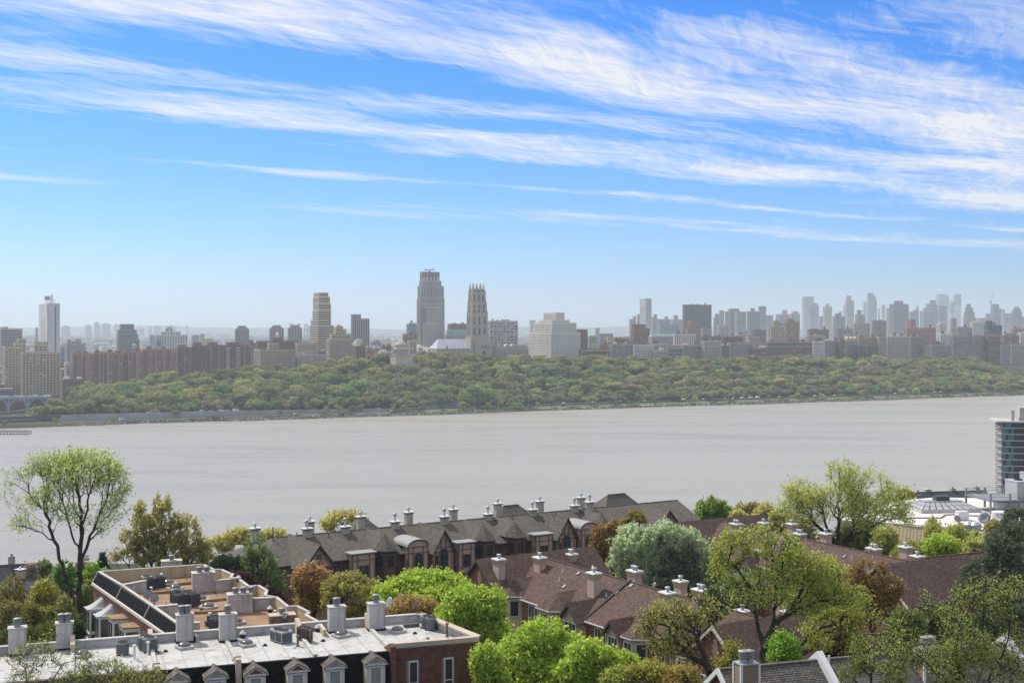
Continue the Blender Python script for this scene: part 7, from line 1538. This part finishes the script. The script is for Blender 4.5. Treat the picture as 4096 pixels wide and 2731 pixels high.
def tree(name, label, D, ells, col, base=None, trunks=None, n=260, leaves=6000, ls=.2, rc=.45, r0=.22, bf=.35, lm=None, bark='bark', shell=.5, cat='tree', deep=.9, aspect=1.6, up=.0, droop=0.0, group=None, twigs=3, taper=.46):
    """a tree from its outline: crown lobes and limbs in picture measure at its own distance"""
    k = D/F
    bx = base[0] if base else sum(e[0] for e in ells)/len(ells)
    X = (bx-CX)*k; zb = float(nearz(X, D)); B0 = Vector((X, D, zb-.3))
    E = []
    for e in ells:
        p = Wp(e[0], e[1], D); dz = e[4] if len(e) > 4 else rng.uniform(-.35, .35)*e[2]*k
        E.append((p.x-X, dz, p.z-B0.z, e[2]*k, max(e[2], e[3])*k*deep*.8, e[3]*k))
    lowest = min(e[2]-e[5] for e in E); cx = sum(e[0] for e in E)/len(E); cz = sum(e[2] for e in E)/len(E)
    if trunks is None: T = [[(0, 0, 0), (cx*.3, 0, max(.4, lowest*.7)), (cx*.8, 0, max(.8, (lowest+cz)/2))]]
    else:
        T = []
        for t in trunks:
            q = [Wp(a[0], a[1], D) for a in t]; dy = rng.uniform(-1, 1)*1.2
            T.append([(p.x-X, dy*(i/len(q)), p.z-B0.z) for i, p in enumerate(q)])
        T[0] = [(0, 0, 0)]+T[0]
    pts = sample(E, n, shell, -9 if col == LIME else -.75); pts[:, 2] = np.maximum(pts[:, 2], .4)
    P, par, tips = grow(T, pts, bf)
    cnt = np.zeros(len(P)); cnt[tips] = 1
    for i in range(len(P)-1, 0, -1): cnt[par[i]] += cnt[i]
    rad = np.maximum(.011, r0*(cnt/cnt[0])**taper)
    idx = np.arange(1, len(P)); S0, S1, Ra, Rb = P[par[idx]], P[idx], rad[par[idx]], rad[idx]; Ra = np.minimum(Ra, Rb*1.8+.004)
    # fine twigs at the tips
    tp = P[tips]; out = tp-np.array([cx, 0, cz]); out /= np.maximum(np.linalg.norm(out, axis=1), .01)[:, None]
    tw0 = np.repeat(tp, twigs, 0); dd = np.repeat(out, twigs, 0)*.5+rng.normal(size=(len(tw0), 3))*.55+[0, 0, .25+up-droop]; dd /= np.linalg.norm(dd, axis=1)[:, None]; tw1 = tw0+dd*rc*rng.uniform(.7, 1.5, len(tw0))[:, None]
    S0 = np.concatenate([S0, tw0]); S1 = np.concatenate([S1, tw1]); Ra = np.concatenate([Ra, np.full(len(tw0), .010)]); Rb = np.concatenate([Rb, np.full(len(tw0), .006)])
    root = thing(name, label, cat, B0, 0, group)
    link('trunk', segs_mesh('trunk', S0, S1, Ra, Rb, MT[bark]), root)
    if leaves:
        per = rng.choice(len(tw0), leaves); f = rng.uniform(.15, 1.15, leaves)[:, None]; C = tw0[per]*(1-f)+tw1[per]*f+rng.normal(size=(leaves, 3))*rc*rng.uniform(.12, .5, leaves)[:, None]
        N = rng.normal(size=(leaves, 3))+[0, -.15, .55]
        link('crown', quads_mesh('crown', C, N, ls, lm or LN, aspect=aspect), root, color=col)
    return root
# --- the tall slim pair of stems, left
tree('willow_tree', 'tall slim twin stemmed tree in pale new leaf against the water', 140, [(75, 474, 46, 20), (38, 487, 32, 20), (108, 488, 22, 24), (18, 500, 18, 12), (88, 463, 30, 11), (112, 508, 16, 10), (50, 468, 26, 12), (22, 520, 14, 8), (60, 500, 26, 12), (102, 520, 16, 12), (30, 525, 16, 9), (70, 515, 20, 10)], (.46, .54, .20), base=(77, 640),
     trunks=[[(78, 640), (79, 600), (80.5, 562), (81, 545), (82, 525), (80, 505), (78, 488)], [(78, 632), (74, 605), (67, 576), (60, 552), (54, 532), (49, 514), (45, 498)], [(80.3, 562), (86, 548), (93, 530), (99, 512), (106, 496)], [(80.5, 558), (75, 542), (71, 528), (66, 508), (60, 490)], [(72, 528), (63, 521), (52, 516), (40, 511)], [(54, 530), (40, 520), (25, 512), (12, 509)], [(49, 512), (35, 500), (22, 491)], [(81, 535), (86, 515), (90, 495), (95, 478)]], n=950, leaves=7500, ls=.16, rc=.75, r0=.36, bf=.62, up=.35, aspect=2.2, taper=.52, shell=.2)
tree('plumed_tree', 'bronze green tree with many upright plumes behind the brown roof', 146, [(140, 527, 5, 25), (149, 533, 5, 22), (156, 520, 5, 24), (166.5, 521, 5, 23), (175, 534, 4, 18), (183, 533, 4.5, 19), (196, 539, 5, 19), (128, 544, 7, 14), (148, 552, 18, 14), (172, 553, 20, 14), (192, 557, 16, 12), (207, 555, 8, 12), (118, 560, 8, 7)], (.40, .37, .14), base=(165, 590), n=700, leaves=14000, ls=.17, rc=.5, r0=.32, bf=.75, lm=LB, up=1.1, aspect=2.4)
Y = (.50, .47, .18)
tree('yellow_tree', 'yellow blossoming tree at the near end of the half timbered row', 215, [(228, 541, 15, 10), (246, 536, 13, 8), (215, 548, 10, 9)], Y, base=(230, 560), n=220, leaves=4500, ls=.30, rc=.6)
tree('yellow_tree', 'yellow tree peeping over the ridge beside the first chimney', 215, [(272, 538, 14, 6), (284, 541, 8, 5)], Y, base=(275, 560), n=140, leaves=2600, ls=.30, rc=.6)
tree('yellow_tree', 'yellow tree rising between chimneys of the half timbered row', 228, [(340, 523, 18, 10), (362, 525, 9, 7), (352, 519, 12, 7)], Y, base=(345, 555), n=220, leaves=4200, ls=.30, rc=.6)
tree('juniper', 'dark blue green juniper left of the half timbered row', 141, [(228, 567, 15, 11), (244, 574, 11, 10), (216, 572, 9, 7)], (.055, .085, .055), base=(232, 600), n=300, leaves=11000, ls=.16, rc=.4, lm=LP)
tree('young_tree', 'slender young green tree in front of the half timbered gable', 137, [(257, 550, 9, 13), (263, 566, 12, 13), (271, 586, 11, 12), (250, 562, 8, 9)], (.19, .26, .09), base=(266, 610), n=240, leaves=3600, ls=.18, rc=.5, up=.3)
tree('red_shrub', 'dark red leaved shrub beside the tan parapet', 135, [(240, 580, 11, 8), (258, 590, 14, 9), (275, 600, 9, 8)], (.11, .055, .05), base=(255, 620), n=180, leaves=5000, ls=.16, rc=.4, cat='shrub')
tree('orange_tree', 'round orange brown tree in front of the half timbered row', 128, [(312, 581, 18, 17), (311, 600, 15, 14), (320, 592, 12, 14)], (.42, .28, .12), base=(313, 645), bf=.75, n=480, leaves=9000, ls=.15, rc=.45, lm=LB, up=.6, r0=.26)
tree('olive_tree', 'olive green bushy tree with bare inner stems right of the orange one', 124, [(350, 592, 26, 17), (368, 592, 14, 13), (338, 598, 15, 15), (352, 606, 22, 12)], (.36, .34, .11), base=(353, 648), bf=.7, n=520, leaves=8500, ls=.15, rc=.45, lm=LB, up=.5, r0=.28)
tree('tan_shrub', 'tan feathery shrub behind the last white chimney', 116, [(412, 606, 19, 9), (398, 610, 12, 7), (428, 609, 10, 7)], (.42, .31, .13), base=(412, 640), bf=.7, n=240, leaves=4200, ls=.14, rc=.4, lm=LB, up=.7, cat='shrub')
LIME = (.40, .51, .10)
tree('lime_tree', 'broad bright lime green tree below the half timbered row', 122, [(420, 586, 30, 12), (398, 594, 24, 14), (446, 584, 22, 12), (430, 598, 34, 14), (382, 602, 14, 11), (458, 592, 14, 10), (405, 588, 18, 11)], LIME, base=(425, 640), n=520, leaves=17000, ls=.20, rc=.42, r0=.3)
tree('lime_tree', 'bright lime green tree at the corner of the maroon row', 113, [(468, 604, 26, 17), (488, 606, 18, 18), (455, 622, 22, 18), (480, 630, 26, 20), (500, 640, 14, 14), (468, 648, 18, 14)], LIME, base=(474, 680), n=520, leaves=17000, ls=.19, rc=.42, r0=.3)
tree('lime_tree', 'big bright lime green tree in front of the maroon row windows', 101, [(540, 640, 24, 19), (520, 655, 26, 18), (560, 652, 26, 20), (500, 664, 22, 16), (545, 670, 40, 16), (553, 628, 13, 9), (578, 662, 24, 16)], LIME, base=(538, 705), n=560, leaves=19000, ls=.17, rc=.38, r0=.3)
tree('lime_tree', 'low bright lime green tree at the foot of the maroon row', 97, [(590, 655, 22, 16), (612, 664, 22, 14), (580, 670, 22, 12), (632, 670, 16, 10)], LIME, base=(600, 705), n=420, leaves=12000, ls=.165, rc=.36, r0=.25)
tree('lime_tree', 'bright green tree low beside the brick end', 96, [(487, 660, 14, 14), (492, 676, 16, 10)], LIME, base=(490, 700), n=220, leaves=6500, ls=.165, rc=.36)
tree('silver_tree', 'silvery pale green dense tree between the rows', 152, [(640, 545, 27, 20), (664, 538, 22, 15), (686, 548, 20, 16), (622, 562, 15, 14), (650, 565, 30, 18), (700, 560, 10, 14)], (.46, .53, .32), base=(655, 600), n=560, leaves=19000, ls=.22, rc=.5, r0=.3)
for x_, y_, lb in ((662, 545, 'dark pine standing left in front of the silvery tree'), (686, 549, 'dark pine standing right in front of the silvery tree')):
    tree('pine_tree', lb, 141, [(x_, y_+4, 6, 14), (x_-5, y_+17, 8, 11), (x_+6, y_+14, 8, 12), (x_-8, y_+29, 10, 9), (x_+9, y_+27, 11, 10), (x_, y_+38, 18, 9), (x_+2, y_+22, 10, 12)], (.15, .18, .11), base=(x_, 620), trunks=[[(x_, 610), (x_, 580), (x_, y_-6)]], n=420, leaves=14000, ls=.15, rc=.45, lm=LP, r0=.2, bark='bark', up=.15)
tree('russet_tree', 'small russet tree beside the silvery one', 156, [(603, 537, 10, 14), (612, 528, 7, 7), (600, 550, 10, 8)], (.33, .22, .09), base=(604, 580), n=240, leaves=4500, ls=.18, rc=.45, lm=LB, up=.5)
tree('russet_tree', 'olive russet shrub in front of the last roof gable', 162, [(636, 519, 9, 9), (628, 527, 8, 7)], (.27, .22, .07), base=(632, 550), n=120, leaves=2200, ls=.2, rc=.45, lm=LB)
for x_, y_, w_, h_, lb in ((701, 514, 3.6, 13, 'left upright fresh green poplar on the slope'), (711.5, 510, 4.2, 13, 'tallest upright fresh green poplar on the slope'), (722, 514, 3.8, 11, 'third upright fresh green poplar on the slope'), (730, 518, 3.6, 9, 'last short fresh green poplar on the slope')):
    tree('poplar_tree', lb, 225, [(x_, y_, w_, h_), (x_, y_+9, w_+1, 8)], (.25, .35, .10), base=(x_, 545), n=160, leaves=4200, ls=.27, rc=.55, up=.8)
OLV, YG = (.38, .35, .13), (.42, .44, .14)
for i_, (x_, y_, w_, h_, D, c_, lb) in enumerate(((685, 520, 11, 8, 230, YG, 'yellow green tree left of the poplars'), (674, 524, 9, 6, 215, OLV, 'low olive tree at the last roof gable'), (748, 511, 14, 9, 238, OLV, 'olive tree right of the poplars against the water'), (765, 514, 13, 9, 232, Y, 'yellowish tree right of the poplars'), (738, 521, 10, 7, 222, Y, 'yellow shrub beside the poplars'), (782, 520, 14, 9, 225, YG, 'yellow green tree under the limbs of the great tree'), (800, 527, 16, 10, 215, OLV, 'olive tree under the left limbs of the great tree'), (860, 531, 20, 11, 190, (.16, .19, .06), 'dark green bush under the right limbs of the great tree'), (840, 541, 26, 12, 178, (.13, .15, .05), 'dark undergrowth bush at the foot of the great tree'), (884, 540, 14, 11, 185, YG, 'yellow green bush below the white hall'), (960, 534, 18, 10, 168, YG, 'yellow green tree in front of the hall plant'), (942, 545, 16, 9, 164, LIME, 'bright tree right of the far rose chimneys'), (982, 546, 16, 10, 160, YG, 'yellow green tree left of the dark pines'), (933, 533, 6, 13, 178, YG, 'upright yellow green tree by the metal eaves'), (913, 552, 22, 10, 176, YG, 'yellow green trees top behind the far maroon ridge'), (998, 532, 14, 10, 172, OLV, 'olive tree below the drum ventilator'), (1016, 498, 10, 6, 330, Y, 'yellow tuft behind the steel platform'), (905, 496, 10, 6, 300, OLV, 'olive shrub at the edge of the white hall'))):
    tree('slope_tree', lb, D, [(x_, y_, w_*.8, h_), (x_-w_*.4, y_+h_*.4, w_*.55, h_*.7), (x_+w_*.45, y_+h_*.3, w_*.5, h_*.75), (x_, y_+h_, w_*.9, h_*.8)], c_, base=(x_, y_+30), n=190, leaves=5200, ls=.0012*D+.03, rc=.55, lm=LB if i_ % 3 == 2 else LN, cat='tree')
tree('great_tree', 'great spreading tree with dark limbs and yellow green leaf before the white hall', 176, [(840, 472, 13, 15), (808, 492, 26, 13), (866, 486, 24, 17), (893, 500, 18, 18), (790, 503, 14, 12), (838, 500, 30, 18), (900, 520, 14, 10), (866, 512, 26, 12), (805, 515, 20, 10)], (.50, .53, .17), base=(845, 560),
     trunks=[[(838, 545), (838.5, 518), (839.5, 492), (840, 470)], [(843, 548), (853, 527), (858, 518), (864, 509), (874, 500), (885, 490)], [(846, 545), (856, 533), (877, 523), (894, 518), (906, 520)], [(838, 545), (829, 536), (816, 524), (803, 511), (788, 504)], [(853, 527), (854, 510), (852, 495), (862, 480)], [(830, 537), (824, 520), (820, 500), (812, 486)]], n=950, leaves=14500, ls=.18, rc=.8, r0=.55, bf=.42, taper=.50, shell=.25)
tree('oak_tree', 'tall dark limbed tree with young yellow green leaves in front of the maroon rows', 99, [(733, 548, 18, 18), (758, 542, 20, 15), (785, 553, 20, 17), (722, 570, 13, 15), (800, 569, 24, 18), (826, 580, 24, 19), (768, 584, 28, 17), (738, 592, 15, 11), (846, 595, 18, 15), (805, 604, 24, 13), (720, 608, 8, 8)], (.40, .44, .11), base=(764.5, 690),
     trunks=[[(764.5, 676), (764.5, 646), (760, 633), (756.7, 616), (755, 603), (749.7, 585), (742, 574), (731, 560)], [(764.5, 646), (770.7, 629), (779, 619), (791, 612), (808, 605), (825, 600)], [(755, 604), (759, 590), (764, 577), (768, 562)], [(771, 629), (776, 606), (777, 590), (773, 570)], [(756.5, 615), (742, 606), (733, 601), (722, 598)], [(791, 612), (800, 595), (812, 582)]], n=900, leaves=12500, ls=.125, rc=.5, r0=.32, bf=.42, taper=.50, shell=.25)
tree('oak_tree', 'leafy yellow green side tree right of the tall dark limbed one', 101, [(838, 625, 22, 16), (862, 612, 16, 14), (818, 634, 18, 12), (850, 640, 18, 10)], (.40, .43, .11), base=(800, 690), trunks=[[(797, 662), (800, 645), (812, 632), (828, 624), (845, 618)]], n=420, leaves=7500, ls=.12, rc=.55, r0=.22, bf=.42, taper=.5, shell=.25)
tree('gnarled_tree', 'gnarled spreading tree with sparse small leaves before the maroon windows', 89, [(678, 618, 26, 14), (697, 611, 18, 12), (664, 634, 20, 12), (652, 620, 14, 10), (676, 645, 24, 10), (706, 632, 12, 12), (644, 630, 8, 8)], (.42, .41, .12), base=(711, 700),
     trunks=[[(710, 680), (706, 662), (702, 649), (695, 632), (691, 624), (698, 606)], [(695, 633), (679, 627), (662, 626), (647, 625)], [(703, 650), (690, 647), (676, 651), (664, 660)], [(692, 625), (684, 614), (672, 606)], [(702, 648), (714, 636), (722, 622)]], n=600, leaves=5600, ls=.095, rc=.5, r0=.26, bf=.36, taper=.48, shell=.25)
tree('rust_tree', 'dense rusty orange tree in front of the far maroon gable', 119, [(868, 578, 20, 16), (884, 590, 18, 16), (858, 594, 16, 14), (876, 604, 22, 12)], (.33, .23, .09), base=(872, 650), bf=.75, n=440, leaves=9500, ls=.15, rc=.42, lm=LB, up=.7, r0=.22)
tree('sparse_tree', 'wide sparse leafed tree filling the lower right corner', 62, [(955, 632, 34, 28), (985, 606, 30, 24), (915, 640, 24, 24), (1003, 648, 28, 26), (885, 658, 20, 16), (1012, 590, 18, 18), (955, 664, 44, 20), (1015, 675, 24, 16), (925, 610, 14, 12)], (.33, .37, .11), base=(965, 790),
     trunks=[[(965, 760), (962, 715), (958, 680), (950, 650), (953, 620)], [(962, 715), (985, 685), (1000, 655), (1008, 620)], [(960, 700), (935, 672), (912, 650), (896, 640)], [(958, 680), (975, 650), (985, 620), (984, 595)], [(985, 685), (1010, 668), (1030, 650)], [(960, 705), (915, 690), (880, 672)]], n=1200, leaves=11500, ls=.07, rc=.38, r0=.14, bf=.36, taper=.48, shell=.25)
tree('sparse_tree', 'thin leafed tree over the middle of the nearest shingle roof', 66, [(870, 655, 18, 18), (852, 668, 16, 12), (890, 672, 18, 12)], (.26, .29, .08), base=(872, 780), n=240, leaves=2600, ls=.075, rc=.28, r0=.08, bf=.3)
tree('pine_tree', 'dark bushy pine behind the sparse corner tree', 128, [(1000, 553, 16, 18), (1016, 545, 12, 22), (985, 575, 18, 16), (1012, 580, 20, 20), (968, 590, 14, 12)], (.16, .19, .11), base=(1000, 640), n=520, leaves=16000, ls=.16, rc=.45, lm=LP, r0=.22)
tree('pine_tree', 'dark pine cut by the right edge below the hall', 140, [(1016, 525, 12, 16), (1008, 538, 12, 10)], (.16, .19, .11), base=(1016, 600), n=220, leaves=6000, ls=.17, rc=.45, lm=LP)
tree('twig_tree', 'nearly bare twigs with pale buds before the white roof at lower left', 58, [(30, 658, 26, 15), (58, 650, 20, 18), (12, 668, 14, 12), (44, 674, 34, 10)], (.36, .39, .10), base=(42, 820), trunks=[[(42, 800), (40, 740), (36, 700), (24, 672)], [(40, 740), (52, 700), (60, 665)]], n=260, leaves=1300, ls=.06, rc=.26, r0=.06, bf=.3, bark='bark_pale')
tree('twig_tree', 'low budding twigs along the brick front below the white roof', 58, [(108, 672, 26, 11), (92, 664, 12, 12), (138, 676, 22, 9), (160, 678, 12, 6), (80, 679, 20, 8)], (.36, .39, .10), base=(112, 820), trunks=[[(112, 800), (110, 740), (106, 700)], [(111, 750), (125, 710), (135, 690)]], n=320, leaves=2600, ls=.06, rc=.26, r0=.06, bf=.3, bark='bark_pale')
for i_, (x_, y_, w_, h_, D, c_, lm_, nm, lb, nl) in enumerate(((66, 573, 11, 11, 192, (.17, .29, .06), LN, 'bush', 'round green tree behind the slim twin stems', 5200), (95, 577, 14, 12, 170, (.27, .40, .08), LN, 'bush', 'bright spring green tree left of the brown roof', 6500), (45, 596, 13, 17, 152, (.38, .36, .09), LB, 'bush', 'yellow leaved tree beside the brick gabled house', 4200), (14, 596, 16, 20, 140, (.25, .22, .08), LB, 'bush', 'thin brown green tree at the left edge', 2600), (25, 618, 20, 14, 130, (.22, .22, .07), LB, 'bush', 'olive thicket at the left edge', 5200), (88, 600, 8, 18, 165, (.22, .25, .07), LN, 'bush', 'green tangle between the stems and the bay windows', 5200), (60, 612, 20, 14, 138, (.24, .26, .07), LB, 'bush', 'yellow green thicket behind the stems', 5200), (56, 634, 20, 10, 120, (.17, .21, .06), LN, 'bush', 'green thicket above the white parapet', 5200), (22, 638, 26, 12, 113, (.11, .14, .05), LN, 'bush', 'dark green thicket in the lower left', 6500), (74, 634, 9, 8, 118, (.065, .10, .04), LN, 'hedge', 'dark hedge at the foot of the slim stems', 4500), (28, 572, 10, 7, 236, (.34, .28, .22), LB, 'bush', 'greyish bare tree by the water, left', 1500), (86, 564, 9, 7, 232, (.34, .29, .23), LB, 'bush', 'greyish bare tree by the water behind the stems', 1500), (44, 566, 6, 6, 240, (.22, .25, .09), LN, 'bush', 'small tree by the water between the houses', 1500), (8, 620, 14, 22, 118, (.20, .19, .07), LB, 'bush', 'brown green tree cut by the left edge', 3600), (648, 674, 22, 9, 84, (.34, .33, .08), LB, 'bush', 'yellow green shrub at the bottom below the gnarled tree', 4500), (682, 678, 16, 7, 82, (.36, .30, .10), LB, 'bush', 'orange tinged shrub at the bottom centre', 3500), (620, 679, 16, 6, 84, (.30, .34, .08), LN, 'bush', 'green shrub at the bottom beside the lime tree', 3500), (784, 648, 12, 13, 94, (.25, .42, .07), LN, 'bush', 'small fresh green tree beside the dark forked trunk', 4500), (716, 572, 12, 15, 128, (.10, .13, .07), LP, 'bush', 'dark evergreen clump behind the tall limbed tree', 5500), (738, 590, 18, 16, 120, (.28, .34, .17), LN, 'bush', 'grey green tree behind the tall limbed tree', 6000), (790, 556, 9, 18, 142, (.06, .08, .045), LP, 'bush', 'dark pine between the far rose chimneys', 5000), (712, 602, 12, 12, 112, (.12, .15, .07), LN, 'bush', 'dark green bush behind the near chimneys', 4200), (730, 655, 14, 10, 92, (.34, .34, .09), LN, 'bush', 'leafy sprig before the crest gable', 1800), (905, 625, 18, 14, 96, (.20, .24, .08), LN, 'bush', 'green bush below the far gable end', 4500), (940, 620, 20, 14, 100, (.14, .17, .07), LP, 'bush', 'dark green bush in the shade of the pines', 5000), (985, 630, 22, 18, 96, (.11, .14, .06), LP, 'bush', 'dark evergreen bush behind the sparse corner tree', 6000), (1015, 625, 16, 18, 100, (.09, .115, .055), LP, 'bush', 'dark evergreen bush at the right edge', 5000), (826, 572, 16, 14, 124, (.40, .43, .12), LN, 'bush', 'yellow green tree in the gap behind the tall limbed tree', 4500), (805, 590, 18, 14, 116, (.30, .34, .12), LN, 'bush', 'green tree filling the gap before the far row', 4500), (590, 600, 8, 6, 160, (.20, .24, .07), LN, 'bush', 'small green bush seen between the rows', 1500), (572, 560, 10, 8, 158, (.24, .26, .08), LN, 'bush', 'leafy sprays beside the barrel roofed bay', 1800))):
    tree(nm, lb, D, [(x_, y_, w_*.8, h_), (x_-w_*.45, y_+h_*.3, w_*.55, h_*.7), (x_+w_*.45, y_+h_*.25, w_*.5, h_*.75), (x_, y_+h_*.8, w_*.9, h_*.6)], c_, base=(x_, y_+h_+24), n=200 if nl > 2000 else 150, leaves=nl, ls=.0011*D+.03, rc=.45, lm=lm_, r0=.12, cat='tree' if 'tree' in lb else 'shrub', up=.2)
mp_ = Wp(103, 557, 212); tree('fir_tree', 'small dark blue fir by the water left of the brown roof', 212, [(103, 558, 1.6, 4), (103, 563, 3.2, 4), (103, 568, 5, 4)], (.05, .075, .07), base=(103, 585), trunks=[[(103, 575), (103, 556)]], n=160, leaves=4000, ls=.2, rc=.4, lm=LP)
# undergrowth and hedges covering the slope between the houses
n_ = 60000; ux = rng.uniform(-90, 150, n_); uy = rng.uniform(60, 330, n_); px_ = CX+ux/uy*F
kp = (px_ > -30) & (px_ < 1054) & ((np.sin(ux*.31)+np.sin(uy*.23+ux*.11)+rng.normal(0, .6, n_)) > -.6); ux, uy = ux[kp], uy[kp]
uz = nearz(ux, uy)+np.abs(rng.normal(0, 1, len(ux)))*(.5+.5*np.sin(ux*.2)*np.sin(uy*.15))*1.3
kc = np.array([(.12, .16, .05), (.20, .21, .07), (.16, .12, .06), (.09, .12, .05)])[(np.floor(ux/7)*3+np.floor(uy/9)*5).astype(int) % 4]*rng.uniform(.7, 1.3, (len(ux), 1))
link('undergrowth', quads_mesh('undergrowth', np.stack([ux, uy, uz], -1), rng.normal(size=(len(ux), 3))+[0, 0, .5], .42, tonemat('undergrowth_leaves'), kc), kind='stuff', label='low spring undergrowth covering the slope between the houses')
